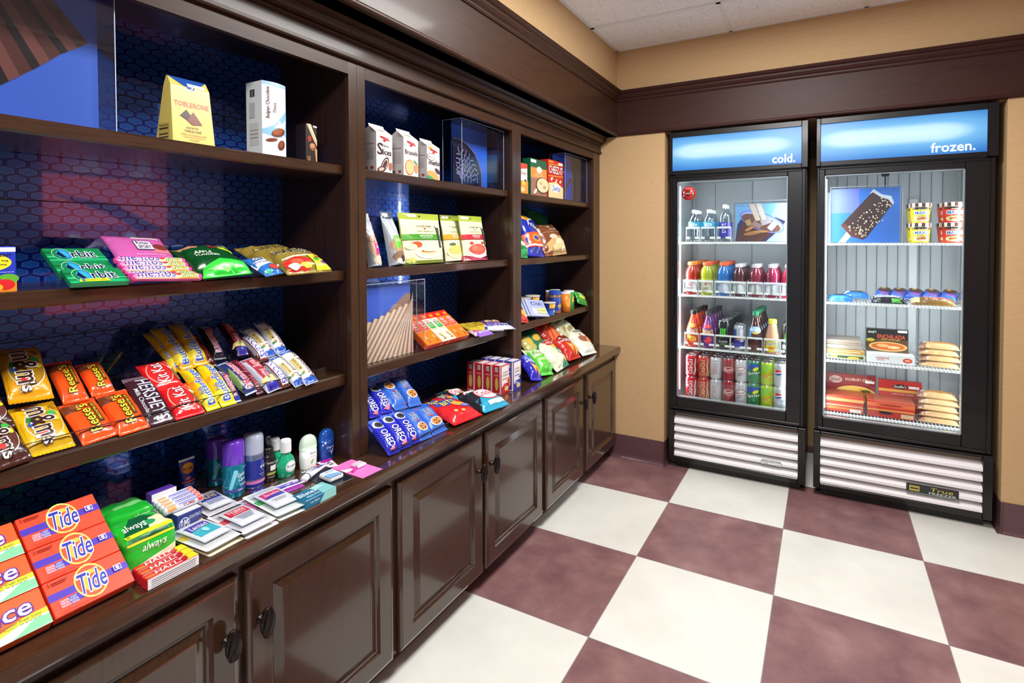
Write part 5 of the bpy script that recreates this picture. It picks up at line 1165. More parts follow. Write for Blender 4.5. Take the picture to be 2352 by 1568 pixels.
# second shelf: fruit snack pouches
F_M2 = vert(-.680)
def standp(q, t_, col, spec, lab, cat='pouch of dried fruit', grp=None, seed=1, fx=-.700, lean=-7, z=1.4387, m=None, yaw=0, rot=0, h=None, name='snack_pouch', seal=.10, dx=0):
    o = pouch(name, q[2], h or q[3], t_, col, spec, seal=seal, seed=seed, y0=0, flatbot=True, wr=.0022, m=m, nu=18, nv=22, crimp=False)
    return stand(o, q[0]+dx, fx-t_*.75, z, lab, cat, grp) if 0 else tag(put(o, vert(fx-t_), q[0]+dx, z, rot=rot, tilt=lean, yaw=yaw), lab, cat, grp)
AF = lambda band, nm, low: [('r', .5, .93, 1, .14, '#a8b83a'), ('r', .25, .95, .34, .05, PRICE), ('r', .5, .70, .98, .34, '#dfe0b8'), ('e', .5, .94, .05, .03, '#3a4018'), ('t', 'ARCHER FARMS', .52, .735, .40, .035, '#4a5030'), ('e', .53, .69, .05, .03, '#c8402c'), ('t', 'Simply Balanced', .52, .63, .42, .035, '#8a906a', None, 0, .1),
    ('r', .5, .52, .98, .11, band), ('t', nm, .52, .54, .34, .035, '#f2f4ea'), ('t', 'NATURALLY DELICIOUS', .52, .50, .26, .016, '#e8eadc'), ('r', .5, .23, .98, .44, '#e6dcc0'), ('r', .86, .52, .07, .44, '#31403c'), ('e', .86, .75, .11, .09, '#e6e8e4')]+low+[('t', 'HEALTHY SNACK', .86, .50, .34, .045, '#9fb0b4', None, 90)]
ap = [('e', .25, .37, .24, .12, '#c9582c'), ('e', .14, .33, .22, .12, '#e8dcb0'), ('e', .5, .20, .62, .22, '#f4ead0'), ('e', .5, .22, .5, .13, '#e9dfa8'), ('e', .52, .24, .40, .06, '#c0533a'), ('e', .56, .25, .38, .05, '#f0e6c0'), ('e', .10, .07, .2, .1, '#cdd47a'), ('r', .5, .03, 1, .06, '#6f7d22')]
ra = [('e', .5, .20, .8, .30, '#f2dfe0'), ('e', .48, .24, .70, .24, '#d8543e'), ('e', .36, .27, .28, .12, '#e87a5c'), ('e', .58, .25, .28, .12, '#e06a50'), ('e', .25, .38, .14, .06, '#d04030'), ('e', .72, .38, .12, .06, '#d04030'), ('p', [(0, 0), (1, 0), (1, .12), (.5, .03), (0, .12)], '#b8405a')]
pi = [('e', .45, .18, .8, .26, '#f0e2b0'), ('e', .4, .24, .6, .2, '#e3c86a'), ('e', .3, .36, .3, .06, '#5a6a3a')]
g = 'standing dried fruit pouches'
standp((-1.309, 1.5544, .2625, .2195, 2.4), .030, '#b7c04e', AF('#4f9a2c', 'APPLE SLICES', ap), 'light green dried fruit pouch with green band in front', grp=g, seed=101)
standp((-1.0514, 1.5552, .1474, .2223, 0.5), .026, '#b7c04e', AF('#d8a02c', 'PINEAPPLE', pi), 'light green dried fruit pouch with yellow band between two others', grp=g, seed=102, fx=-.735)
standp((-.9276, 1.5589, .198, .2226, -0.2), .028, '#b7c04e', AF('#c0283a', 'RASPBERRY SLICES', ra), 'light green dried fruit pouch with red band at the right', grp=g, seed=103)
CLR = M('#c9d2da', .2, .2, .6)
standp((-1.5019, 1.5514, .0657, .221, 6.6), .045, '#c9d2da', [('r', .5, .93, .98, .13, '#3a4a5a'), ('r', .35, .94, .5, .07, PRICE), ('e', .5, .36, .9, .30, '#b98a62'), ('r', .62, .40, .76, .26, '#5fc02e'), ('t', 'TRAIL MIX', .62, .44, .5, .05, '#e8f6dc'), ('e', .4, .14, .7, .2, '#8a6a52'), ('e', .55, .10, .3, .12, '#4a3044'), ('e', .3, .06, .3, .1, '#e0d2bc')], 'clear nut pouch with bright green label, turned sideways', 'pouch of nuts', 'clear nut pouches', seed=104, m=CLR, rot=0, fx=-.672, lean=-12)
standp((-1.6277, 1.5475, .0461, .2101, 3.3), .040, '#cfc8c4', [('e', .5, .36, .9, .5, '#c9a888'), ('r', .66, .32, .62, .30, '#d02a8a'), ('t', 'NUTS', .66, .34, .4, .05, '#f6dcec'), ('e', .5, .1, .8, .16, '#d9c4ae'), ('e', .3, .5, .5, .12, '#b08a70')], 'clear nut pouch with magenta label beside the pillar', 'pouch of nuts', 'clear nut pouches', seed=105, m=CLR, fx=-.672, lean=-12)
standp((-1.5825, 1.5009, .0253, .1035, 3.2), .02, '#6a5248', [('r', .5, .4, .6, .3, '#a8403a')], 'brown snack pouch half hidden behind the pillar', 'pouch of nuts', seed=106, fx=-.76)
# third shelf: wafer picture, tray of boxes, wrapped bars
WAF = [('p', [(0, 0), (1, 0), (1, .84), (.92, .86), (.5, .58), (.2, .40), (0, .36)], '#a77f6e')]
for i in range(22):
    x0 = -.80+.088*i; top = .30+.56*max(0, min(1, (x0+.9)/1.75))
    for (a_, b_, c_) in ((0, .088, '#9a7462'), (.012, .080, '#d8b493'), (.030, .055, '#f0d9bf')):
        WAF.append(('p', [(x0+a_, 0), (x0+b_, 0), (x0+b_+.62*(top/.85), top), (x0+a_+.62*(top/.85), top+.015)], c_))
WAF = clip([w for w in WAF])
WL, WR_ = (-1.6786, 1.3184)[0], (-1.4295, 1.2934)[0]
t = case('acrylic_display_case', (-1.38, 1.2721)[0]+1.7445, .298, .045); tag(t, 'clear acrylic case around the wafer stick picture on the middle bay', 'display case', 'clear acrylic picture cases')
put(t, vert(-.710), ((-1.38, 1.2721)[0]-1.7445)/2, 1.0827)
mb = MB(); w, h = WR_+1.735, .285; box(mb, -w/2, w/2, 0, h, 0, .003, M('#4a6cd0', .4)); art(mb, WAF, flat(w, h, .003, 0), w, h); o = mb.build('picture_print'); tag(o, 'blue picture print of rolled wafer sticks', 'picture'); put(o, vert(-.704), (WR_-1.735)/2, 1.083)
q = (-1.2401, .0837, .299, .1807, -2.8)
tray('display_tray', F_PH, q[0]-q[2]/2-.006, q[0]+q[2]/2+.006, q[3]+.01, .020, 'clear acrylic tray under the orange snack bar boxes')
BAR = lambda wt: [('r', .5, .90, 1, .20, '#d9281c'), ('t', 'VALUE', .62, .91, .5, .05, '#f2dc3a'), ('t', 'PACK', .62, .86, .46, .05, '#f2dc3a'), ('r', .5, .40, 1, .78, '#eceac4' if wt else '#ef7a22'), ('r', .52, .57, .72, .22, '#2f9e3f' if wt else '#d4474e'), ('e', .5, .70, .56, .12, '#e2a0b0'), ('t', 'LEAN' if wt else 'HAM', .5, .60, .5, .05, '#f0f4ea'), ('t', 'pocket', .5, .53, .5, .05, '#f0f4ea'), ('r', .5, .43, .6, .02, '#c9a0a0'), ('e', .55, .22, .34, .12, '#d8a06a'), ('p', [(.4, .06), (.7, .14), (.8, .06)], '#c0582a'), ('e', .62, .16, .16, .05, '#5a9a3a')]
for i in range(6):
    wt = i in (2, 3); w = q[2]/6
    o = carton('snack_bar_box', w-.001, q[3], .026, '#eceac4' if wt else '#ef7a22', BAR(wt), sidecol='#e05a20' if not wt else '#e0dcb8', topcol='#d9281c')
    put(o, F_PH, q[0]+(i-2.5)*w, q[1], 0, .0005); tag(o, 'slim %s box on the tilted tray, %s from its left end' % ('cream and green' if wt else 'orange', ['first', 'second', 'third', 'fourth', 'fifth', 'sixth'][i]), 'snack box', 'slim snack boxes on the tilted tray')
g = 'small wrapped bars at the right end of the middle bay'
F_B2 = inc(-.66, 1.0835, 14)
for i, (c, sp_, qq, n) in enumerate((('#c9b23a', '#a8902a', (-.9697, .0699, .0729, .1236, -13.2), .012), ('#d8b63a', '#9a7a20', (-.9142, .0652, .0675, .1137, -17.2), .012), ('#c7a83c', '#b8902c', (-.8631, .0561, .0671, .1029, -16.0), .012),
        ('#d9c2c8', '#c04a6a', (-.9871, .0144, .0781, .0712, -16.1), .003), ('#9a6ad0', '#d8c8ea', (-.9669, -.0084, .1153, .0312, -2.1), .0005), ('#c6ccde', '#4a3a9c', (-.8424, .024, .0815, .0942, -19.0), .010),
        ('#6a4a8c', '#e0c87a', (-.8501, .0478, .0578, .0628, -20.1), .026), ('#6a4a8c', '#e0c87a', (-.8062, .0323, .0509, .0657, -26.6), .026))):
    o = pouch('cereal_bar', max(qq[2], .03), max(qq[3], .05), .012, c, [('r', .5, .5, .7, .34, sp_), ('t', 'BAR', .5, .5, .4, .2, c)], seed=120+i, seal=.08, nu=12, nv=16)
    put(o, F_B2, qq[0], qq[1], qq[4], n); tag(o, ['gold wrapped bar nearest the orange boxes', 'gold wrapped bar in the middle of its heap', 'gold wrapped bar farthest from the orange boxes', 'pale pink wrapped bar at the front of the heap', 'lilac wrapped bar at the shelf edge', 'silver and violet wrapped bar beside the gold ones', 'dark violet wrapped bar on top of the gold heap', 'dark violet wrapped bar on top, farther right'][i], 'cereal bar', g)
for i, (qq, n) in enumerate((((-.8046, .003, .1741, .0666, -17.4), .001), ((-.8394, .0086, .1619, .0453, -13.3), .014))):
    o = pouch('cereal_bar', qq[2], qq[3]+.012, .013, '#dfe3f0', [('r', .04, .5, .08, .9, '#3a3f9c'), ('r', .96, .5, .08, .9, '#3a3f9c'), ('t', 'Nutri-Grain', .5, .5, .7, .44, '#4a56b8', None, 0, .1)], seal=.03, seed=131+i, nu=18, nv=10)
    put(o, F_B2, qq[0], qq[1]+.004, qq[4], n); tag(o, ['white and blue cereal bar at the very end of the shelf edge', 'white and blue cereal bar behind the one at the shelf end'][i], 'cereal bar', 'white and blue cereal bars')
# counter: cookie tray
tray('display_tray', F_PB, -1.738, -1.405, .30, .022, 'clear acrylic tray on the counter holding blue cookie packs')
ORE = [('p', [(0, .70), (1, .62), (1, 1), (0, 1)], '#5a78e2'), ('e', .5, .77, .80, .24, '#dfe6fa'), ('e', .52, .76, .62, .17, '#1c1d2c'), ('e', .52, .76, .46, .12, '#4a5a58'), ('e', .52, .76, .36, .09, '#23262f'), ('t', 'OREO', .50, .36, .46, .56, '#f2f4ff', '#16208c', -90), ('p', [(.2, .10), (.72, .05), (.62, .17)], '#f08aa8')]
CHI = lambda r: [('p', [(.0, .86), (.2, .95), (.25, .88)], '#d8342e'), ('t', 'Chips', .62, .66, .26, .30, '#10163c', '#dfe9fa', -90 if r else 90), ('t', 'Ahoy!', .34, .64, .28, .30, '#10163c', '#dfe9fa', -90 if r else 90), ('r', .5, .50, .16, .05, '#d8342e'), ('e', .52, .30, .74, .26, '#cfe0f6'), ('e', .52, .30, .64, .22, '#c88a4a'), ('e', .40, .32, .12, .05, '#5a3018'), ('e', .60, .36, .12, .04, '#5a3018'), ('e', .62, .25, .12, .05, '#5a3018'), ('e', .42, .24, .10, .04, '#5a3018'), ('e', .52, .30, .08, .03, '#5a3018')]
pk = [((-1.7109, .0792, .0527, .1509, -4.2), 0, 0), ((-1.6539, .0811, .0559, .1548, -4.1), 0, 0), ((-1.5982, .0793, .0524, .1533, -6.8), 0, 0), ((-1.5417, .0709, .0637, .1437, -3.4), 1, 0), ((-1.4635, .0668, .0853, .1394, -2.1), 1, 0)]
labs = ['dark blue sandwich cookie pack in the front row beside the pillar', 'dark blue sandwich cookie pack in the front row, second from the pillar', 'dark blue sandwich cookie pack in the front row beside a lighter pack', 'light blue chocolate chip cookie pack in the front row, nearer the pillar', 'light blue chocolate chip cookie pack in the front row beside the red bag']
for i, (qq, ch, n) in enumerate(pk):
    o = pouch('cookie_pack', qq[2]+.001, qq[3]+.004, .021, '#3c6fd0' if ch else '#2d2fc0', CHI(0) if ch else ORE, seal=.06, seed=141+i, wr=.002, sides=True, nu=16, nv=26)
    put(o, F_PB, qq[0], qq[1], qq[4], .0004); tag(o, labs[i], 'pack of cookies', 'light blue cookie packs' if ch else 'dark blue cookie packs')
pk = [((-1.6756, .2134, .0535, .1043, -5.3), 0), ((-1.6131, .2258, .0549, .1305, -7.2), 0), ((-1.5442, .2238, .0653, .1439, -5.7), 2), ((-1.4696, .2181, .0665, .1532, -7.3), 1)]
labs = ['dark blue sandwich cookie pack in the rear row, half behind the pillar', 'dark blue sandwich cookie pack in the rear row with a black cookie picture', 'light blue chocolate chip cookie pack in the rear row, printed upside down', 'light blue chocolate chip cookie pack in the rear row, reading upright']
for i, (qq, ch) in enumerate(pk):
    o = pouch('cookie_pack', qq[2]+.001, qq[3]+.006, .021, '#3c6fd0' if ch else '#2d2fc0', (CHI(1) if ch == 2 else CHI(0)) if ch else ORE, seal=.06, seed=151+i, wr=.002, sides=True, nu=16, nv=26)
    put(o, F_PB, qq[0], qq[1], qq[4]+(180 if ch == 2 else 0), .010); tag(o, labs[i], 'pack of cookies', 'light blue cookie packs' if ch else 'dark blue cookie packs')
# red cracker bags, teal fruit bags, cookie cartons
RIT = [('e', .42, .70, .62, .40, '#3a4ab0'), ('t', 'RITZ', .40, .78, .42, .16, '#f2e23a', '#2a3a9a', 0, .1), ('t', 'BITS', .44, .62, .44, .16, '#f2e23a', '#2a3a9a', 0, .1), ('e', .62, .45, .4, .18, '#e0a84a', -30), ('e', .74, .34, .3, .12, '#5a6ad0'), ('e', .3, .25, .12, .07, '#e0b060'), ('e', .5, .2, .12, .07, '#e0b060'), ('t', 'cheese', .76, .34, .2, .05, '#f0eefa')]
g = 'red cracker bags on the counter'
F_C2 = inc(-.515, .7895, 11)
for i, (qq, n) in enumerate((((-1.3034, .0752, .1765, .1924, -5.9), .012), ((-1.2967, .1394, .1394, .1506, -6.8), .001), ((-1.2506, .1437, .0797, .1139, -2.9), .016))):
    o = pouch('cracker_bag', qq[2], qq[3], .034 if i == 0 else .02, '#d8262c', RIT, seal=.07, seed=161+i, wr=.003); put(o, F_C2, qq[0], qq[1], qq[4], n*1.0)
    tag(o, ['red cracker bag lying in front on the counter', 'red cracker bag lying under the front one', 'red cracker bag at the back of the red pile'][i], 'bag of crackers', g)
CRA = [('p', [(0, 1), (0, .1), (.3, .5), (.45, 1)], '#23242c'), ('e', .60, .55, .72, .62, '#c8304a'), ('e', .60, .55, .66, .56, '#f2e6ea'), ('t', 'Craisins', .60, .56, .58, .26, '#c8243c', None, 0, .1), ('p', [(.2, .86), (.42, .96), (.50, .84), (.34, .76)], '#8ac03a'), ('r', .6, .16, .6, .10, '#bfe2ec')]
for i, (qq, n) in enumerate((((-1.1143, .045, .173, .1774, -7.4), .016), ((-1.123, .1023, .1514, .1475, -7.3), .008), ((-1.1469, .17, .1275, .1497, -9.4), .0008))):
    o = pouch('dried_fruit_bag', qq[2], qq[3], .034 if i == 0 else .022, '#2f9cc0', CRA, seal=.07, seed=171+i, wr=.003); put(o, F_C2, qq[0], qq[1], qq[4], n)
    tag(o, ['teal and black dried fruit bag in front, nearest the red cartons', 'teal and black dried fruit bag in the middle of its pile', 'teal and black dried fruit bag farthest left of its pile'][i], 'bag of dried fruit', 'teal and black dried fruit bags')
ty, tz = -.913, .787
def cookbox(col, c2, x, y, lab, grp, w=.074, d=.048, h=.140):
    fr = [('r', .5, .5, .92, .94, '#eee6e6'), ('p', [(.04, .03), (.96, .03), (.96, .50), (.04, .25)], col), ('t', 'LORNA', .5, .74, .6, .07, '#8a7a6a'), ('t', 'DOONE' if 0 else 'DOONE', .5, .64, .6, .07, '#8a7a6a'), ('t', 'shortbread', .5, .52, .7, .06, col), ('r', .5, .38, .6, .05, '#f6eef0'), ('e', .62, .16, .5, .16, '#e6c07a'), ('e', .40, .26, .4, .10, c2)]
    sd = [('r', .42, .5, .84, .98, col), ('r', .88, .5, .16, .98, '#e9e0dc'), ('r', .44, .86, .34, .16, '#ddd6d2'), ('e', .44, .86, .26, .13, '#b8aca8'), ('r', .64, .88, .08, .14, '#4a5a3a'), ('e', .45, .36, .40, .46, '#d9b85a'), ('t', 'cookies', .42, .66, .5, .05, '#f2dcdc'), ('r', .5, .03, .8, .03, '#e6dcd8')]
    o = carton('cookie_carton', w, h, d, col, fr, side=sd, top=[('r', .5, .5, .86, .84, '#e2dedc')], y0=0); return stand(o, y+w/2, x-d, Z0, lab, 'carton of cookies', grp)
ords = ['nearest the counter edge', 'second from the counter edge', 'third from the counter edge', 'fourth from the counter edge, deepest in the shelf']
for i in range(4):
    cookbox('#c8232e', '#d8485a', -.583-.0515*i, ty, 'red and white cookie carton %s' % ords[i], 'red and white cookie cartons')
    cookbox('#2c36a4', '#7aa0e0', -.560-.0515*i, ty+.0775, 'blue and white cookie carton %s' % ords[i], 'blue and white cookie cartons', h=.148)

# ---------------------------------------------------------------- far bay
F_N1 = vert(-.680)
q = (-.5222, 1.8878, .1063, .1652, -3.0)
o = carton('cracker_box', q[2]+.02, q[3]+.003, .05, '#e8e2da', [('p', [(.3, .78), (1, .86), (1, 1), (.2, 1)], '#d8432c'), ('e', .66, .68, .60, .30, '#d9d4d0'), ('t', 'Crackers', .66, .68, .5, .10, '#8a4038'), ('r', .6, .22, .9, .42, '#e0913e'), ('e', .66, .36, .3, .16, '#f0c24a'), ('e', .8, .44, .16, .1, '#4a3a2a'), ('e', .5, .14, .5, .16, '#e8c48a')], y0=0)
put(o, F_N1, q[0]-.012, 1.7975, n=-.05); tag(o, 'white and orange cracker box half hidden behind the right pillar', 'box of crackers')
q = (-.3314, 1.9086, .1999, .2072, 0.1)
o = carton('cracker_box', q[2], q[3]+.004, .055, '#0f5a38', [('r', .17, .93, .32, .08, PRICE), ('r', .5, .62, 1, .28, '#e08a3c'), ('e', .52, .72, .34, .18, '#e8e6d0'), ('t', 'ARCHER', .5, .60, .5, .03, '#f6e6cc'), ('t', 'WHEAT CRACKERS', .5, .54, .6, .03, '#f6e6cc'), ('r', .5, .24, 1, .48, '#9a6a5c'), ('e', .72, .30, .86, .46, '#4a2a22'), ('e', .74, .31, .76, .40, '#e3d2a8'), ('e', .6, .36, .2, .1, '#c9b27a'), ('e', .84, .26, .2, .1, '#b89a62'), ('e', .26, .12, .24, .10, '#e8d6b8', 30)], y0=0)
put(o, F_N1, q[0], 1.7975, n=-.055); tag(o, 'green and orange cracker box with a bowl picture, between two other boxes', 'box of crackers')
q = (-.1054, 1.9161, .2067, .23, -0.6)
o = carton('cracker_box', q[2], q[3]+.003, .058, '#c8231c', [('r', .18, .95, .3, .04, '#f0a82c'), ('r', .82, .93, .30, .07, PRICE), ('t', 'CHEEZ-IT', .50, .75, .92, .20, '#f6f2f0', '#7a120e'), ('p', [(0, .86), (1, .90), (1, .92), (0, .88)], '#f0b03a'), ('p', [(0, .56), (1, .60), (1, .62), (0, .58)], '#f0b03a'), ('p', [(0, 0), (1, 0), (1, .30), (.5, .44), (0, .38)], '#e3d39c'), ('e', .5, .27, .6, .22, '#eef0fa'), ('t', 'Swiss', .52, .27, .52, .16, '#4a5ab8', '#eef0fa', 0, .1), ('r', .2, .50, .14, .07, '#f2e8c4', 30), ('r', .5, .46, .12, .07, '#f2e8c4', 60), ('r', .78, .46, .12, .06, '#f2e8c4', 20)], side=[('r', .5, .62, .3, .2, '#e8c040')], y0=0)
put(o, F_N1, q[0], 1.7975, n=-.058); tag(o, 'bright red cracker box with tall white lettering', 'box of crackers')
PRZ = [('e', .28, .55, .62, .74, '#5a3020'), ('e', .28, .55, .56, .66, '#7a4428'), ('e', .28, .55, .46, .52, '#1f4fc4'), ('p', [(.30, .36), (.62, .22), (.70, .02), (.60, .0), (.54, .16), (.22, .30)], '#6a3a24'), ('p', [(0, .22), (.5, .26), (.9, .60), (.98, .56), (.56, .16), (0, .14)], '#6a3a24'), ('e', .42, .86, .05, .03, '#e8d8c0'), ('e', .54, .68, .05, .03, '#e8d8c0')]
piccase(-.672, .012, .372, 2.098, -.78, .034, .340, 2.095, '#1f4fc4', clip(PRZ), 'clear acrylic case on the top shelf beside the red cracker box', 'blue picture print of a dark twisted pretzel')
# second shelf: chip bags leaning
def bag(q, t_, col, spec, lab, fr, n, seed, seal=.07, grp='leaning snack bags', cat='bag of chips', wr=.006, dh=0.0):
    o = pouch('chip_bag', q[2], q[3]+dh, t_, col, spec, seal=seal, seed=seed, wr=wr, pinch=.06, nu=18, nv=24); put(o, fr, q[0], q[1], q[4], n); return tag(o, lab, cat, grp)
F_L2 = inc(-.675, 1.4395, 62)
bag((-.3691, .1314, .1878, .2869, -4.5), .045, '#1d2fa8', [('p', [(0, .76), (.3, .80), (1, .80), (1, .84), (0, .82)], '#e8eaf4'), ('e', .40, .84, .46, .20, '#e8d23a'), ('e', .40, .84, .40, .16, '#f0c42e'), ('t', 'STEAK', .4, .86, .3, .05, '#c8281e'), ('t', 'CAKE', .4, .80, .26, .05, '#c8281e'), ('t', 'Fritos', .62, .62, .60, .14, '#f2f4fa', '#1a2070', -20), ('p', [(0, .16), (1, .22), (1, .52), (0, .44)], '#d8561e'), ('e', .5, .34, .44, .16, '#e8a03a'), ('e', .48, .34, .30, .10, '#2a3f9c'), ('r', .5, .19, 1, .03, '#e8e6ea'), ('r', .4, .165, .7, .02, '#c8201e')], 'blue and orange corn chip bag leaning beside the right pillar', F_L2, .0, 201)
bag((-.1132, .1054, .3092, .215, 2.1), .05, '#7a4428', [('e', .42, .90, .34, .14, '#cdd8b0'), ('t', 'ORIGINAL', .55, .78, .36, .03, '#e6d6c4'), ('t', 'POPCORN', .55, .73, .32, .03, '#e6d6c4'), ('r', .5, .66, 1, .012, '#c89a7a'), ('p', [(0, .0), (1, 0), (1, .5), (.7, .52), (.3, .46), (0, .3)], '#c9a26a'), ('e', .62, .30, .5, .28, '#ecdcae'), ('e', .42, .20, .4, .2, '#e3cd94'), ('e', .40, .50, .34, .16, '#d9c6b0'), ('e', .76, .14, .3, .16, '#f0e2b8'), ('p', [(0, 0), (.3, 0), (.25, .12), (0, .1)], '#8a4a30')], 'brown popcorn bag leaning on the second shelf of the far bay', F_L2, .0, 202)
bag((-.0057, .172, .2912, .2935, -9.8), .03, '#0d4a2a', [('r', .5, .9, .7, .04, '#2f7a4a')], 'dark green chip bag at the back behind the popcorn bag', inc(-.78, 1.4395, 68), .0, 203)
bag((-.5453, .0362, .0831, .1011, -5.3), .03, '#1a7a42', [('p', [(.2, .5), (1, .4), (1, .6), (.3, .7)], '#e8f0e4'), ('p', [(0, 0), (1, 0), (1, .3), (0, .3)], '#2fa45a')], 'green snack bag barely showing beside the right pillar', F_L2, .0, 204, dh=.03)
# third shelf: cups, jars, popcorn pouches
Z3 = 1.0825
def cup(sp, body, lidc, spec, lab, cat='cup of noodles', grp=None, taper=.80, lid='foil_lid', name='noodle_cup', hk=1.0, z=Z3):
    y, x, h, w = sp; r = w/2; h *= hk; t = root(name); mb = MB(); pf = [(r*taper, 0), (r*taper, .002), (r*.98, h-.006)]
    lathe(mb, [(0, 0)]+pf+[(r*1.05, h-.006), (r*1.05, h-.003), (0, h-.003)], PR(body), 26)
    def s(a, b, o):
        rr_ = rad_at(pf, min(b+.002, h-.0061)) + o + .0002; q_ = (a/(r*2.2)-.5)*2.2; return (math.sin(q_)*rr_, b+.002, math.cos(q_)*rr_)
    art(mb, spec, s, r*2.2, h-.010, True); mb.build('cup_body', t)
    mb = MB(); lathe(mb, [(r*1.07, h-.005), (r*1.08, h-.001), (r*1.02, h), (0, h)], PR(lidc), 26); mb.build(lid, t)
    return stand(t, y, x, z, lab, cat, grp)
MAC = [('r', .5, .80, 1, .38, '#e8a63a'), ('r', .5, .30, 1, .62, '#2f62c0'), ('e', .5, .82, .5, .30, '#f2c86a'), ('t', 'Mac', .6, .34, .34, .24, '#e8eefa'), ('p', [(0, .5), (.2, .62), (.4, .5), (.6, .62), (.8, .5), (1, .6), (1, .45), (0, .45)], '#23357c')]
g = 'blue and yellow macaroni cups'
cup((-.1948, -.6814, .079, .0736), '#2f62c0', '#d9d2c4', MAC, 'blue and yellow macaroni cup in front, behind the pale popcorn pouch', grp=g)
y, x, h, w = (-.1948, -.6814, .079, .0736)
cup((y-.075, x-.075, .062, w*1.15), '#2f62c0', '#d9d2c4', MAC, 'blue and yellow macaroni cup, lower one of the rear stack', grp=g)
cup((y-.075, x-.075, .062, w*1.15), '#2f62c0', '#d9d2c4', MAC, 'blue and yellow macaroni cup, upper one of the rear stack', grp=g, z=Z3+.062)
cup((y-.165, x-.085, .118, w*1.15), '#20284a', '#b9b2a6', [('r', .5, .5, 1, .4, '#6a3040')], 'dark cup at the back beside the pillar')
y, x, h, w = (-.0915, -.6934, .1383, .0758)
t = bottle('nut_jar', [(w*.46, 0), (w*.5, .004), (w*.5, h*.78), (w*.44, h*.84), (w*.44, h*.86)], M('#8a6a4c', .15, 0, .6), (w*.52, h*.84, h*.17, '#1f4aa8'), (h*.12, h*.72, '#2a3f9c', [('t', 'PEANUTS', .6, .45, .7, .3, '#f0dc3a', '#16205c', 25), ('r', .4, .85, .8, .2, '#3a52b4')]), part='jar_body'); stand(t, y, x, Z3, 'nut jar with blue lid and yellow lettering', 'jar of nuts')
y, x, h, w = (.0069, -.6669, .1249, .0637)
def chipcan(sp, col, spec, lab, g=None):
    y, x, h, w = sp; t = root('chip_canister'); r = w/2; mb = MB(); lathe(mb, [(0, 0), (r, 0), (r, h-.008), (0, h-.008)], PR(col), 26); art(mb, spec, cyl([(r, 0), (r, h)], r*2.5, .003), r*2.5, h-.014, True); mb.build('canister_body', t)
    mb = MB(); lathe(mb, [(r*1.03, h-.010), (r*1.04, h-.001), (r*.98, h), (0, h-.001)], M('#dfe4ea', .25, 0, .4), 26); mb.build('plastic_lid', t); return stand(t, y, x, Z3, lab, 'canister of chips', g)
chipcan((y, x, h, w), '#e8801e', [('r', .82, .5, .3, .7, '#f2e0d0'), ('e', .3, .5, .5, .5, '#f09a3a'), ('e', .86, .66, .18, .16, '#c8342a')], 'orange chip canister with white lid', 'short chip canisters')
chipcan((y+.062, x-.005, h*1.04, w*1.05), '#2a9a3a', [('e', .55, .6, .5, .3, '#e8e63a'), ('t', 'chips', .5, .6, .5, .2, '#20522a')], 'green chip canister with white lid, rightmost in the row', 'short chip canisters')
chipcan((y-.045, x-.085, h*1.08, w), '#8a5230', [('r', .5, .5, 1, .3, '#c87a3a')], 'brown chip canister in the back row behind the nut jar', 'short chip canisters')
chipcan((y+.02, x-.085, h*1.08, w), '#b8c0cc', [('r', .5, .5, 1, .4, '#3a5ab0')], 'pale chip canister in the back row behind the orange one', 'short chip canisters')
F_L3 = inc(-.662, 1.0838, 58)
POP = [('r', .55, .76, .66, .20, '#4a62b4'), ('t', 'ACT II', .55, .76, .56, .15, '#e8ecf8', '#3a4a94'), ('r', .70, .34, .44, .30, '#dfe08a'), ('r', .28, .3, .3, .34, '#c8d2e8'), ('t', 'POPCORN', .7, .34, .34, .07, '#5a6a2a'), ('r', .5, .05, 1, .08, '#c9ced8')]
q = (-.3585, .0455, .1889, .1091, -9.4)
for i in range(3):
    o = carton('popcorn_pouch', q[2], q[3], .008, '#a9b4d8', POP, y0=-q[3]/2); put(o, F_L3, q[0]-.012*i, q[1]+.004*i, q[4], -.002-.012*i+.004)
    tag(o, ['pale blue popcorn pouch in front of its stack', 'pale blue popcorn pouch in the middle of its stack', 'pale blue popcorn pouch at the back of its stack'][i], 'microwave popcorn', 'pale blue popcorn pouches')
bag((-.5575, .0277, .0882, .0834, -8.0), .018, '#c8302a', [('p', [(0, .9), (.5, 1), (1, .5), (.6, .3)], '#e8b04a'), ('e', .7, .4, .3, .2, '#e8d08a')], 'small red and yellow snack bag beside the pale popcorn pouches', F_L3, .003, 211, grp=None, cat='bag of snacks')
bag((.2757, .0385, .1321, .0993, -17.3), .018, '#2f9a3a', [('e', .5, .5, .6, .3, '#d8dc4a'), ('e', .4, .74, .34, .14, '#e8f0e0')], 'small green and yellow bag at the right end of the third shelf', F_L3, .001, 212, grp=None, cat='bag of snacks', wr=.003)
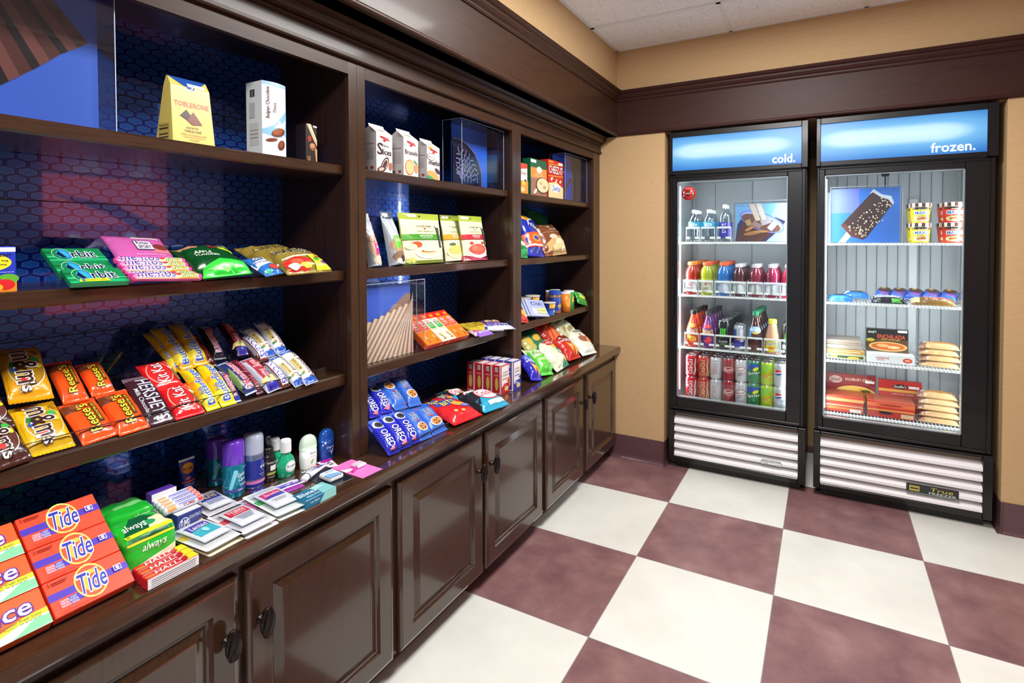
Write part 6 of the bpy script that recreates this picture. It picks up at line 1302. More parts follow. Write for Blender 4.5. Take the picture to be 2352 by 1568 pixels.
# counter: leaning chip bags
F_L4 = inc(-.545, .790, 40)
F_L5 = inc(-.575, .790, 50)
LAY = [('p', [(.55, .0), (1, 0), (1, .98), (.5, 1), (.2, .92), (.66, .62)], '#0f8a68'), ('r', .60, .76, .44, .22, '#c8242c', -12), ('t', "Lay's", .60, .76, .38, .15, '#f4f2ee', None, -12), ('e', .70, .60, .26, .14, '#efb93a'), ('t', 'SOUR CREAM', .70, .42, .36, .05, '#d9eee0', None, -15), ('t', '& ONION', .70, .36, .3, .05, '#d9eee0', None, -15), ('e', .5, .26, .4, .2, '#d8dcd0'), ('e', .74, .2, .26, .12, '#e8c878'), ('p', [(0, .1), (.3, .3), (.5, .1), (.4, .02), (0, 0)], '#e9e4c8')]
DOR = lambda c, c2: [('p', [(.1, .8), (.5, .9), (.9, .74), (.9, .66), (.1, .66)], c2), ('t', 'Doritos', .56, .62, .80, .17, '#f2f2f6', c2, -10), ('p', [(.30, .52), (.66, .40), (.42, .10)], '#e88a32'), ('p', [(.62, .46), (.92, .30), (.60, .06)], '#f0a04a'), ('p', [(.34, .48), (.56, .40), (.44, .22)], '#f6b866')]
g = 'chip bags leaning on the counter of the far bay'
bag((-.5945, .0819, .0883, .1771, -17.1), .035, '#2a26b4', DOR('#2a26b4', '#5a74d8'), 'blue chip bag with orange chips, lowest beside the right pillar', F_L4, .0, 221, grp=g, dh=.004)
bag((-.4754, .098, .1268, .1906, -11.7), .045, '#58c83a', [('p', [(0, .5), (1, .62), (1, 1), (0, 1)], '#cfe0b8'), ('t', 'Munchies', .5, .66, .8, .12, '#5a8a3a', None, -8), ('e', .74, .24, .30, .09, '#e8f4dc'), ('e', .74, .24, .25, .07, '#2f9a3a'), ('r', .4, .42, .5, .10, '#a9dc8a')], 'light green chip bag beside the blue chip bag', F_L4, .004, 222, grp=g)
bag((-.3148, .1066, .1808, .22, 3.7), .048, '#d8dcc0', LAY, 'white and teal chip bag in the middle of the leaning bags', F_L4, .008, 223, grp=g)
bag((-.0965, .1167, .1686, .2009, -3.0), .045, '#c8281c', DOR('#c8281c', '#7a1a14'), 'red chip bag with orange chips, leaning in front', F_L4, .008, 224, grp=g)
bag((.1157, .1091, .2023, .2187, -5.8), .045, '#dfe4d2', [('t', 'Baked!', .56, .80, .54, .12, '#4a3a34', None, -8), ('r', .62, .58, .40, .14, '#b87868', -8), ('e', .66, .60, .3, .12, '#e8dcc0', -8), ('e', .46, .46, .5, .22, '#9a5a4a', -10), ('e', .74, .38, .32, .16, '#e39a5a'), ('p', [(0, 0), (1, 0), (1, .16), (0, .2)], '#e9ede4')], 'pale green chip bag at the far end nearest the beige wall', F_L4, .010, 225, grp=g)
for i, (qq, c, lb) in enumerate((((-.167, .2146, .1736, .1168, 8.5), '#a8281a', 'dark red chip bag at the back, left of the front red one'), ((-.136, .207, .1331, .1006, 4.6), '#c83a22', 'red chip bag directly behind the front red one'), ((.0443, .2066, .1799, .1117, 9.8), '#b9b894', 'beige chip bag at the back behind the pale green one'), ((.0866, .1957, .1727, .0979, 11.9), '#cdd2b4', 'pale chip bag between the beige one and the front pale green one'), ((-.3553, .1968, .1662, .0985, 4.9), '#1a6a4a', 'dark green chip bag behind the white and teal one'), ((-.4548, .1887, .1164, .0718, 4.5), '#b8b060', 'olive chip bag at the back beside the right pillar'))):
    bag(qq, .03, c, [('e', .5, .6, .5, .3, '#d8a83a')] if i in (4, 5) else [('p', [(.2, .2), (.8, .3), (.5, .8)], '#d8703a')] if i < 2 else [('r', .5, .5, .5, .2, '#9a8a5a')], lb, F_L5, .005*(i % 2), 231+i, grp='chip bags at the back of the far bay counter', dh=.05)
# ---------------------------------------------------------------- drinks in the cold cooler
YC = .632                      # centre line of the front row
FB = fac(0.0)
def cput(o, x, z, y, lab, cat, grp=None, yaw=0): put(o, FB, x, z, n=-y, yaw=yaw); return tag(o, lab, cat, grp)
LANE = ['first', 'second', 'third', 'fourth', 'fifth', 'sixth', 'seventh', 'eighth']
def lane(proto, x, z, k, pitch, lab, cat, grp, y=YC, dx=0.0):
    for i in range(k):
        o = proto if i == 0 else dup(proto)
        cput(o, x+dx*i, z, y+pitch*i, '%s, %s' % (lab, 'frontmost in its lane' if i == 0 else '%s in its lane' % LANE[i]), cat, grp)
def organizer(xs, wd, z, hz, lab):
    """White plastic lane guards: a bar across each lane, side walls, a low split bar."""
    t = root('bottle_organizer'); WHT = M('#e9ecee', .3, 0, .4); ys = YC-wd/2-.006
    for x in xs:
        mb = MB(); a, b = x-wd/2-.004, x+wd/2+.004
        box(mb, a, b, ys-.003, ys, z+hz-.012, z+hz, WHT, .002); box(mb, a, a+.003, ys, YC+.40, z+.001, z+hz*.35, WHT, .0008); box(mb, a, a+.003, ys-.002, ys+.02, z, z+hz-.010, CLW, .0005); box(mb, b-.003, b, ys-.002, ys+.02, z, z+hz-.010, CLW, .0005)
        for (p, q) in ((a, a+wd*.30), (b-wd*.40, b)): box(mb, p, q, ys-.003, ys, z+.018, z+.032, WHT, .004)
        mb.build('lane_guard', t)
    tag(t, lab, 'bottle rack', 'white bottle organizers in the cooler'); return t
CLW = M('#cfd6da', .2, 0, .4)
# sports drinks
X2 = [(-.0056, 1.1763, .2149, .0984), (.094, 1.1719, .218, .0972), (.202, 1.1719, .217, .0958), (.299, 1.171, .2138, .0945), (.4014, 1.1704, .2163, .0961), (.4997, 1.1696, .2161, .0976), (.5954, 1.1701, .2146, .099)]
DR2 = [('#a82a20', '#ef8a3a', '#d8d4d8', [('t', 'G', .48, .62, .2, .3, '#c83a3a'), ('r', .48, .30, .4, .04, '#6a6a70')], 'red sports drink bottle with orange cap', 6), ('#a8b01c', '#f0602a', '#c9ccb8', [('e', .50, .66, .14, .16, '#c8402c'), ('r', .5, .36, .3, .04, '#5a6040'), ('r', .5, .26, .3, .04, '#5a6040')], 'yellow green sports drink bottle with orange cap', 5),
       ('#1668b4', '#f0602a', '#aebccc', [('t', 'G2', .30, .66, .2, .26, '#4a8ac8'), ('r', .7, .5, .3, .7, '#d8dfe8')], 'blue sports drink bottle with orange cap', 5), ('#4a1c20', '#cfc9d4', '#c9d2d0', [('t', 'vitamin', .40, .40, .8, .14, '#3a3a40', None, 90), ('r', .75, .5, .4, .9, '#e6eaec')], 'dark brown vitamin drink bottle with pale cap', 5),
       ('#7c1c34', '#cfc9d4', '#d4dadc', [('r', .5, .92, 1, .16, '#7a2ac0'), ('t', 'vitamin', .48, .40, .8, .16, '#3a3a40', None, 90), ('r', .16, .4, .3, .8, '#b4bab8')], 'maroon vitamin drink bottle with violet stripe', 3), ('#8c1c44', '#d4cfd8', '#e0e4e8', [('r', .5, .92, 1, .16, '#8a30d0'), ('t', 'vitamin', .46, .40, .8, .16, '#3a3a40', None, 90)], 'crimson vitamin drink bottle with violet stripe', 4),
       ('#e01c4a', '#e0dce2', '#e8e8ea', [('t', 'vitamin', .40, .40, .8, .16, '#3a3a40', None, 90)], 'bright pink red drink bottle at the right end of the shelf', 4)]
ZS2 = 1.169
for i, ((x, z, h, w), (c, cc, lc, ls, lb, k)) in enumerate(zip(X2, DR2)):
    h = .222 if i < 3 else .212; r = .0435
    pf = [(r*.90, 0), (r*.97, .004), (r, h*.08), (r*.98, h*.12), (r*.98, h*.44), (r, h*.47), (r*.90, h*.50), (r*.98, h*.54), (r*.96, h*.66), (r*.80, h*.78), (r*.50, h*.87), (r*.46, h*.91)]
    t = bottle('sports_drink_bottle' if i < 3 else 'vitamin_drink_bottle', pf, M(c, .1, 0, .8), (r*(.62 if i < 3 else .58), h*.89, h*.10, cc), (h*.09, h*.45, lc, ls), 22)
    lane(t, x, ZS2, k, .088, lb, 'bottled drink', 'bottles on the second shelf of the cooler')
organizer([q[0] for q in X2], .086, ZS2, .098, 'white organizer holding the row of sports and vitamin drinks')
# water
X1 = [(.0104, 1.5371, .2165, .0891), (.1079, 1.5369, .2137, .088), (.2084, 1.5338, .2426, .081)]
for i, (x, z, h, w) in enumerate(X1):
    h, r = (.215, .040) if i < 2 else (.245, .038); ZS1 = 1.5265
    pf = [(r*.86, 0), (r*.95, .004), (r, h*.05), (r*.95, h*.12), (r, h*.2), (r*.95, h*.30), (r, h*.42), (r, h*.60), (r*.94, h*.70), (r*.60, h*.82), (r*.36, h*.88), (r*.34, h*.92)]
    lb_ = (h*.43, h*.62, '#3aa6cc', [('e', .5, .5, .5, .5, '#d9eef4'), ('t', 'Water', .5, .5, .34, .28, '#1a6a9c')]) if i < 2 else (h*.10, h*.52, '#3a38a8', [('t', 'smart', .46, .62, .6, .3, '#e8eaf6', None, 90), ('r', .85, .5, .3, .9, '#5a52c4')])
    t = bottle('water_bottle', pf, PET, (r*.40, h*.90, h*.10, '#f2f5f6'), lb_, 22)
    lane(t, x, ZS1, 3 if i < 2 else 2, .084, ('clear water bottle with light blue label, left lane', 'clear water bottle with light blue label, middle lane', 'taller clear water bottle with violet blue label')[i], 'water bottle', 'water bottles on the top shelf of the cooler')
organizer([q[0] for q in X1], .082, ZS1, .098, 'white organizer holding three lanes of water bottles')
# framed picture of an iced drink
SOD = [('p', [(.0, 0), (.60, 0), (.86, .30), (.97, .52), (.80, .62), (.20, .78), (.04, .45)], '#3b2a4e'), ('p', [(.04, .0), (.52, .0), (.70, .20), (.84, .42), (.5, .36), (.16, .52), (.06, .30)], '#5c2c1c'), ('e', .52, .52, .92, .46, '#7a86d8', -22), ('e', .52, .52, .86, .40, '#aab8ee', -22), ('e', .50, .49, .80, .34, '#7b4a34', -22),
       ('p', [(.26, 1.0), (.38, 1.0), (.50, .56), (.40, .54)], '#e9cdb4'), ('p', [(.40, 1.0), (.50, 1.0), (.62, .55), (.52, .54)], '#f0d8c2'), ('r', .60, .52, .20, .14, '#c8b4b4', 20), ('r', .42, .44, .18, .12, '#a88478', -30), ('r', .72, .40, .18, .14, '#dfe0ea', 50), ('r', .26, .50, .10, .16, '#c89a5a', 20), ('e', .34, .22, .36, .10, '#b8743a', 10), ('e', .28, .34, .2, .08, '#d08a42', 30), ('e', .5, .26, .3, .06, '#c88a4a', 0), ('p', [(.74, .70), (.92, .84), (.93, .82)], '#e8eef8')]
cx0, cx1 = (.2593, 1.6823)[0], (.5778, 1.6754)[0]+.012
t = case('acrylic_display_case', cx1-cx0, .262, .05); put(t, FB, (cx0+cx1)/2, ZS1, n=-.665); tag(t, 'clear acrylic case around the iced cola picture inside the cooler', 'display case', 'clear acrylic picture cases')
mb = MB(); w, h = cx1-cx0-.02, .245; box(mb, -w/2, w/2, 0, h, 0, .003, M('#7fb6e6', .4)); art(mb, clip([('p', [(.5, 0), (1, 0), (1, 1), (.8, 1)], '#a9cdf0')]+SOD), flat(w, h, .003, 0), w, h); o = mb.build('picture_print'); cput(o, (cx0+cx1)/2+.002, ZS1+.001, .655, 'picture print of a glass of iced cola on a pale blue ground', 'picture')
# third shelf: teas, energy drinks
ZS3 = .8135
def slim(name, h, r, c, cc, spec, lb_=(.10, .66), lc=None, neck=.30):
    pf = [(r*.90, 0), (r*.97, .004), (r, h*.06), (r, h*.42), (r*.94, h*.52), (r*.60, h*.70), (r*.40, h*.82), (r*.38, h*.88)]
    return bottle(name, pf, M(c, .12, 0, .7), (r*.46, h*.87, h*.11, cc), (h*lb_[0], h*lb_[1], lc or c, spec), 22)
FUZ = lambda a, b: [('r', .45, .56, .80, .22, b if 0 else '#f0a06a'), ('t', 'FUZE', .48, .60, .70, .20, '#1c1a1e', '#f2ece8'), ('e', .5, .22, .5, .3, a), ('e', .3, .3, .3, .2, b), ('e', .5, .86, .5, .2, a)]
XT = [(.0046, .8164, .2528, .1015), (.1056, .8182, .2481, .1002), (.2053, .8187, .1837, .096), (.2997, .816, .1641, .0804), (.401, .8171, .2696, .102), (.5021, .8184, .2156, .1005), (.5981, .8167, .1851, .0937)]
lane(slim('fruit_drink_bottle', .250, .042, '#d8401c', '#1d1a1c', FUZ('#e8a03a', '#c8d06a')), XT[0][0], ZS3, 5, .084, 'orange red slim fruit drink bottle with black cap', 'bottled drink', 'slim orange fruit drinks', dx=.004)
lane(slim('fruit_drink_bottle', .250, .042, '#6a2a7c', '#1d1a1c', FUZ('#e03a4a', '#3a2a8c')), XT[1][0], ZS3, 5, .084, 'purple slim fruit drink bottle with black cap', 'bottled drink', 'slim purple fruit drinks', dx=.004)
MON = [('p', [(.30, .48), (.36, .82), (.42, .80), (.40, .52), (.36, .40)], '#4ac83a'), ('p', [(.44, .50), (.46, .82), (.54, .80), (.52, .50), (.48, .36)], '#4ac83a'), ('p', [(.56, .48), (.57, .80), (.66, .82), (.64, .54), (.60, .42)], '#4ac83a'), ('t', 'MONSTER', .50, .22, .56, .09, '#c9cfc9'), ('t', 'ENERGY', .5, .11, .3, .05, '#4ac83a')]
lane(can('energy_drink_can', .0405, .188, '#15181a', MON), XT[2][0], ZS3, 6, .083, 'tall black energy drink can with green claw mark', 'drink can', 'tall black energy drink cans', dx=.004)
lane(can('energy_drink_can', .0335, .165, '#c2c8d2', [('r', .22, .62, .3, .62, '#2a3fa0'), ('r', .5, .22, 1, .34, '#2f2f9c'), ('r', .78, .62, .3, .62, '#e6eaf2'), ('e', .5, .5, .16, .16, '#e8c83a'), ('t', 'Red Bull', .5, .50, .5, .12, '#c8242c')]), XT[3][0], ZS3, 2, .078, 'slim silver and blue energy drink can', 'drink can', 'slim silver energy drink cans')
BRI = [('e', .50, .82, .80, .36, '#8fc0ea'), ('t', 'Brisk', .46, .84, .5, .14, '#e8eefa', None, 0, .1), ('e', .54, .68, .34, .12, '#e8c04a'), ('r', .5, .40, 1, .20, '#2a3040'), ('r', .6, .40, .16, .12, '#8fc0f0'), ('r', .2, .62, .2, .3, '#5a8fd8')]
lane(slim('iced_tea_bottle', .268, .0425, '#4a1f18', '#128a58', BRI, (.14, .62), '#4a1f18'), XT[4][0], ZS3, 5, .084, 'dark iced tea bottle with green cap and blue label', 'bottled drink', 'iced tea bottles with green caps', dx=.004)
h, r = .218, .044
pf = [(r*.94, 0), (r, .005), (r, h*.44), (r*.96, h*.52), (r*.60, h*.80), (r*.50, h*.88)]
t = bottle('chocolate_milk_bottle', pf, M('#d39a76', .12, 0, .7), (r*.58, h*.86, h*.13, '#e9e63a'), (h*.06, h*.44, '#f0d82a', [('t', 'Yoo-hoo', .5, .66, .70, .30, '#2a3fb0', '#f2f0d8', 8), ('e', .46, .3, .4, .2, '#e08a3a'), ('r', .85, .5, .3, .9, '#f2f0e0')]), 22); lane(t, XT[5][0], ZS3, 1, .08, 'tan chocolate milk bottle with yellow cap and label', 'bottled drink', None)
lane(can('energy_drink_can', .0405, .188, '#2a2d30', [('p', [(.2, .4), (.3, .8), (.5, .8), (.4, .4)], '#5aa84a'), ('r', .5, .2, .8, .2, '#c8ccd0')]), XT[6][0]-.002, ZS3, 3, .083, 'grey and green energy drink can at the right end', 'drink can', 'grey and green energy drink cans')
organizer([q[0] for q in XT], .086, ZS3, .098, 'white organizer holding the teas and energy drinks')
# cans, two high
ZC = .4632; RC, HC = .0385, .146
CO = lambda c: [('t', 'Coca-Cola', .48, .5, .88, .34, c, None, 80 if 0 else 90, .1), ('p', [(.70, .02), (.80, .3), (.76, .6), (.84, .98), (.90, .98), (.84, .6), (.90, .3), (.80, .02)], c)]
CANS = [('#c81f30', CO('#f0e6e6'), 'red cola can with white script'), ('#c23a2a', CO('#d9b888')+[('p', [(.84, 0), (1, 0), (1, .5)], '#c9a062')], 'red and gold cola can'), ('#cfd2d8', [('t', 'COKE', .48, .5, .62, .26, '#b82a3a', None, 90), ('r', .5, .95, 1, .08, '#b4b8c0')], 'silver diet cola can with red lettering'),
        ('#9a1a26', [('e', .54, .52, .72, .34, '#e8dcdc'), ('e', .54, .52, .68, .30, '#9a1a26'), ('t', 'Dr', .36, .58, .16, .12, '#f0e6e6', None, 15), ('t', 'Pepper', .56, .50, .56, .15, '#f0e6e6', None, 10)], 'dark red pepper soda can'), ('#d8dade', [('e', .54, .58, .74, .34, '#b0303c'), ('e', .54, .58, .66, .28, '#e0e0e4'), ('t', 'Dr', .36, .64, .14, .10, '#8a1f2c', None, 15), ('t', 'Pepper', .54, .56, .56, .14, '#8a1f2c', None, 10), ('t', 'DIET', .46, .32, .3, .10, '#4a4a50', None, 0, .2)], 'white diet pepper soda can'),
        ('#118a4c', [('p', [(0, .62), (1, .74), (1, 1), (0, 1)], '#2450a8'), ('e', .66, .72, .42, .18, '#e0e02a', 25), ('t', 'Sprite', .50, .48, .90, .22, '#f0f4f2', '#0d5a4a', 8)], 'green and blue lemon lime can'), ('#b8d81c', [('p', [(0, .45), (.9, .9), (.6, 1), (0, 1)], '#8ac84a'), ('t', 'Fresca', .50, .46, .80, .18, '#e0703a', None, 20), ('p', [(.4, .35), (1, .1), (1, .16), (.44, .40)], '#e0803a')], 'lime green citrus soda can'),
        ('#c6ccd4', [('e', .42, .66, .56, .30, '#eef0f4'), ('p', [(.15, .68), (.28, .80), (.46, .81), (.62, .76), (.69, .70), (.5, .68), (.3, .64)], '#d8342e'), ('p', [(.16, .62), (.35, .60), (.55, .64), (.68, .63), (.56, .54), (.40, .51), (.24, .54)], '#2a4a9c'), ('t', 'DIET', .8, .4, .3, .1, '#3a4a8c')], 'silver can with red, white, blue ball')]
XC = [(-.0011, .5012, .2721, .0834), (.0797, .5031, .2781, .0825), (.159, .499, .2899, .0816), (.2392, .5013, .2954, .0808), (.3179, .4977, .3066, .0799), (.3949, .4942, .3176, .0791), (.4729, .4911, .3283, .0783), (.5492, .4937, .3331, .0774)]
for i, (c, sp_, lb) in enumerate(CANS):
    p = can('soda_can', RC, HC, c, sp_)
    for lv in (0, 1):
        for k in range(3):
            o = p if (lv == 0 and k == 0) else dup(p)
            cput(o, XC[i][0]+.003*k, ZC+lv*(HC+.0012), .612+.0785*k, '%s, %s, %s' % (lb, ('lower tier', 'upper tier')[lv], ('front row', 'second row', 'third row')[k]), 'soda can', 'soda cans on the cooler floor', yaw=0)
# round sticker and note on the glass
mb = MB(); lathe(mb, [(0, 0), (.046, 0), (.046, .0006), (0, .0007)], M('#c42a30', .4, 0, .2), 36, axis='z')
art(mb, [('r', .5, .86, .5, .03, '#e8c8c8')]+[('r', .34+.11*i, .48, .085, .36, '#3a1416') for i in range(3)]+[('r', .34+.11*i, .50, .085, .08, '#d8a8a8') for i in range(3)]+[('e', .34+.11*i, .70, .05, .1, '#3a1416') for i in range(3)]+[('r', .16, .48, .085, .34, '#c9d4e6'), ('r', .16, .44, .085, .1, '#2a3a8c'), ('r', .80, .48, .085, .34, '#3a9a4a'), ('r', .80, .5, .085, .08, '#d8e8c8')], lambda x, y, o: (x-.046, y-.046, .0007+o), .092, .092)
o = mb.build('round_sticker'); put(o, FB, -.0032, 1.8461, n=-.5165); tag(o, 'round red sticker with small bottles at the top left of the cooler glass', 'sticker')

# ---------------------------------------------------------------- frozen food
F_Z = fac(.60)
ICE = [('p', [(.12, 0), (.22, 0), (.40, .25), (.30, .30)], '#d8c6a8'), ('p', [(.15, .32), (.56, .86), (.62, .96), (.74, .84), (.86, .82), (.90, .70), (.54, .10), (.48, .05), (.30, .12)], '#4a2a22'), ('p', [(.56, .88), (.63, .98), (.74, .88), (.88, .84), (.92, .72), (.90, .68), (.84, .78), (.74, .82), (.62, .92)], '#e8eaf0'), ('p', [(.15, .32), (.30, .12), (.48, .05), (.52, .12), (.34, .22), (.20, .36)], '#6a3a30')]
random.seed(9)
for _ in range(90):
    u, v = random.random(), random.random(); x = .24+.50*v+.22*u; y = .26+.56*v-.20*u; ICE.append(('e', x, y, .020, .024, '#d9c2a2'))
iw0, iw1 = (.8231, 1.6715)[0], (1.1739, 1.6639)[0]
ih = (1.007, 1.844)[1]-1.5195
t = case('acrylic_display_case', iw1-iw0+.016, ih+.012, .04); put(t, FB, (iw0+iw1)/2+.004, 1.5195, n=-.69); tag(t, 'clear acrylic case around the ice cream bar picture inside the freezer', 'display case', 'clear acrylic picture cases')
mb = MB(); w, h = iw1-iw0, ih; box(mb, -w/2, w/2, 0, h, 0, .003, M('#3f7cd8', .4)); art(mb, [('p', [(0, .55), (.42, .55), (.42, 1), (0, 1)], '#7a84cc')]+ICE, flat(w, h, .003, 0), w, h); o = mb.build('picture_print'); cput(o, (iw0+iw1)/2, 1.5198, .662, 'blue picture print of a nut covered chocolate ice cream bar', 'picture')
mb = MB(); box(mb, -.12, .12, 0, .31, 0, .002, M('#dfe2e2', .5)); art(mb, [('t', 'KEEP FROZEN FOOD', .6, .95, .4, .03, '#6a6a70')], flat(.24, .31, .002, 0), .24, .31); o = mb.build('notice_card'); cput(o, iw0+.10, 1.5198, .72, 'white card standing behind the ice cream bar picture', 'card')
mb = MB(); lathe(mb, [(0, 0), (.004, 0), (.004, .07), (.02, .072), (.024, .088), (.012, .094), (0, .094)], M('#2a2623', .4, .4), 16); o = mb.build('thermostat_probe'); put(o, FB, 1.1283, 1.8718, n=-1.0); tag(o, 'small dark knob hanging at the top inside the freezer', 'thermostat')
o.location.z = 1.9645-.094
# cups
MX = lambda c: [('p', [(.04, .90), (.2, .99), (.5, 1.0), (.8, .99), (.96, .90), (.96, .84), (.04, .84)], c)]+[('t', "Edy's", .55, .84, .34, .10, '#f2ecd8'), ('r', .52, .62, .74, .24, '#e8eef4'), ('t', 'MAXX', .52, .62, .66, .20, '#2a6ab0', '#f2f6fa'), ('e', .52, .22, .86, .36, '#ecd9b0'), ('e', .40, .22, .3, .2, '#c98a4a'), ('e', .62, .26, .3, .2, '#b86a3a'), ('e', .52, .12, .3, .12, '#e8e0c8'), ('t', 'swirl', .52, .42, .4, .07, '#3a6a3a')]
def icecup(c, spec):
    t = root('ice_cream_cup'); h, r = .112, .052; mb = MB(); pf = [(r*.78, 0), (r*.79, .003), (r*.98, h-.022)]
    lathe(mb, [(0, 0)]+pf+[(0, h-.022)], M(c, .35, 0, .3), 26); s = lambda a, b, o: (math.sin((a/(r*2.2)-.5)*2.2)*(rad_at(pf, b+.003)+o+.0002), b+.003, math.cos((a/(r*2.2)-.5)*2.2)*(rad_at(pf, b+.003)+o+.0002))
    art(mb, spec, s, r*2.2, h-.026, True); mb.build('cup_body', t)
    mb = MB(); lathe(mb, [(r*1.0, h-.024), (r*1.03, h-.022), (r*1.03, h-.001), (r*.98, h), (0, h)], M('#e6e0da', .35, 0, .2), 32)
    for k in range(10):
        a = 2*math.pi*k/10; vs = [(math.sin(b)*r*1.036, y, math.cos(b)*r*1.036) for b in (a, a+.105, a+.21, a+.315) for y in (h-.0225, h-.0008)]
        mb.add(vs, [(0, 2, 3, 1), (2, 4, 5, 3), (4, 6, 7, 5)], M('#5a3426', .4, 0, .2))
    mb.build('striped_lid', t); return t
for i, (c, q, lb) in enumerate((('#e8c81c', (1.2719, 1.5292, .0976, .1301), 'yellow ice cream cup with brown and white striped lid'), ('#d8402c', (1.4199, 1.529, .0953, .1272), 'red ice cream cup with brown and white striped lid'))):
    p = icecup(c, MX('#3a2a1c'))
    for lv in (0, 1):
        for k in range(2):
            o = p if (lv == 0 and k == 0) else dup(p); cput(o, q[0]-.006*k, 1.5195+lv*.1125, .655+.11*k, '%s, %s %s' % (lb, ('lower', 'upper')[lv], ('in front', 'behind the front one')[k]), 'cup of ice cream', 'ice cream cups with striped lids')
# flat things on wire shelves: frame lying on the shelf seen from the front (tilted slightly)
def shelfflat(z, tilt, y0=.60):
    a = R(tilt); return (Vector((0, y0, z)), Vector((1, 0, 0)), Vector((0, math.cos(a), math.sin(a))), Vector((0, -math.sin(a), math.cos(a))))
def lies(o, fr, x, v, n, lab, cat, grp=None, rot=0): put(o, fr, x, v, rot, n); return tag(o, lab, cat, grp)
S2F = shelfflat(1.1645, 0)
def xz(p): return p
for i, (u0, u1, c, spc, y, n, lb, tl) in enumerate((
        (1900, 1962, '#2468c8', [('e', .5, .6, .6, .4, '#3a2420'), ('r', .5, .2, .9, .16, '#2f86d8')], .62, 0, 'blue wrapped ice cream sandwich at the left of its shelf', 12),
        (1936, 2004, '#2f74d0', [('p', [(.0, .2), (.3, .5), (.2, .8)], '#e0e8f4'), ('e', .6, .6, .6, .3, '#3a2420')], .70, .014, 'blue wrapped ice cream sandwich lying behind the leftmost one', 14),
        (2006, 2090, '#1a1a22', [('r', .5, .55, .96, .4, '#dfe0ea'), ('t', 'BROWNIE', .5, .55, .8, .26, '#2a2f8c'), ('r', .72, .14, .3, .16, '#4aa83a')], .62, 0, 'black and white checked ice cream bar lying in the middle', 16),
        (2098, 2200, '#7a5a2a', [('t', 'Twix', .56, .52, .6, .5, '#d8303a', '#f0e6dc'), ('r', .1, .5, .2, .8, '#d8c89a')], .62, 0, 'gold brown ice cream bar with red lettering at the right', 16))):
    x0 = .81+(u0-1899)/(2211-1899)*.655; x1 = .81+(u1-1899)/(2211-1899)*.655
    o = pouch('ice_cream_bar', x1-x0, .085, .028, c, spc, seal=.06, seed=301+i, wr=.003); lies(o, shelfflat(1.1645+n, tl, y), (x0+x1)/2, .043, .0, lb, 'ice cream bar', 'wrapped ice cream bars in the freezer')
for i in range(5):
    x = .81+((2040, 2075, 2112, 2150, 2190)[i]-1899)/(2211-1899)*.66
    o = pouch('ice_cream_cone', .085, .13, .035, '#3a4a9a', [('e', .5, .62, .8, .5, '#4a2c22'), ('e', .46, .60, .3, .2, '#6a4636'), ('e', .42, .66, .22, .12, '#c9b04a'), ('p', [(0, 0), (1, 0), (.8, .3), (.2, .3)], '#2f5fc8'), ('t', 'cone', .6, .25, .5, .10, '#d8342e')], seal=.06, seed=311+i, wr=.004)
    lies(o, shelfflat(1.176, 24, .70), x, .065, 0, 'blue and brown wrapped cone in the rear row, %s from the left' % LANE[i], 'ice cream cone', 'blue and brown wrapped cones', rot=-18)
# third freezer shelf: dinners and sandwiches
def xat(u, z=0): return .81+(u-1899)/(2211-1899)*.655
for i, (x0, x1, hh, c, spc, y, z, dep, lb) in enumerate((
        (1897, 1994, .030, '#a9b090', [('r', .5, .5, .9, .5, '#3a4a26'), ('e', .7, .4, .3, .5, '#d8a83a'), ('e', .2, .5, .2, .4, '#a8c04a')], .63, .8135, .20, 'flat green and white dinner box lowest in the left stack'),
        (1897, 1992, .026, '#b8965c', [('r', .5, .5, .96, .5, '#a87a34'), ('r', .5, .5, .8, .2, '#e6d2a0')], .64, .8440, .20, 'flat tan dinner box second from the bottom of the left stack'),
        (1897, 1988, .026, '#8f857c', [('r', .5, .5, .9, .4, '#9a8c84')], .65, .8705, .20, 'flat grey dinner box third from the bottom of the left stack'),
        (1897, 1985, .026, '#a09080', [('r', .5, .5, .9, .4, '#8a746a')], .66, .8970, .20, 'flat beige dinner box on top of the left stack'),
        (1997, 2108, .052, '#dfe2e2', [('t', 'cuisine', .34, .60, .28, .26, '#c83a3a'), ('r', .30, .34, .16, .06, '#c83a3a'), ('e', .86, .46, .2, .5, '#d8402c'), ('e', .86, .46, .12, .2, '#f0b08a')], .62, .8135, .16, 'white lean dinner box with red lettering, lying in front'))):
    a, b = xat(x0), xat(x1); o = carton('frozen_dinner_box', b-a, hh, dep, c, spc, y0=0, topcol=c); cput(o, (a+b)/2, z, y+dep, lb, 'frozen dinner box', 'frozen dinner boxes')
a, b = xat(1998), xat(2098)
o = carton('frozen_dinner_box', b-a, .135, .04, '#16130f', [('p', [(0, .55), (1, .55), (1, 0), (0, 0)], '#5a3a1c'), ('r', .86, .93, .22, .10, PRICE), ('t', "Amy's", .14, .85, .20, .14, '#e8e2d4', None, 5), ('t', 'ENCHILADA', .60, .68, .66, .18, '#d8562a'), ('t', 'VERDE WHOLE MEAL', .58, .55, .46, .06, '#d8b04a'), ('e', .52, .24, .92, .42, '#d9b06a'), ('e', .52, .24, .80, .32, '#c8622c'), ('e', .40, .28, .3, .14, '#e8a86a'), ('e', .66, .22, .3, .12, '#e8c08a'), ('e', .10, .50, .2, .16, '#a89a2a')], y0=0)
cput(o, (a+b)/2, .8665, .74, 'black enchilada dinner box standing on the white box', 'frozen dinner box', 'frozen dinner boxes', 0)
BUR = [('r', .5, .5, .9, .8, '#c9a06a'), ('e', .6, .5, .7, .5, '#b8742e'), ('e', .5, .56, .5, .2, '#cf9a52'), ('r', .1, .5, .14, .8, '#8a5a4a'), ('e', .14, .5, .1, .4, '#e8e4e0')]
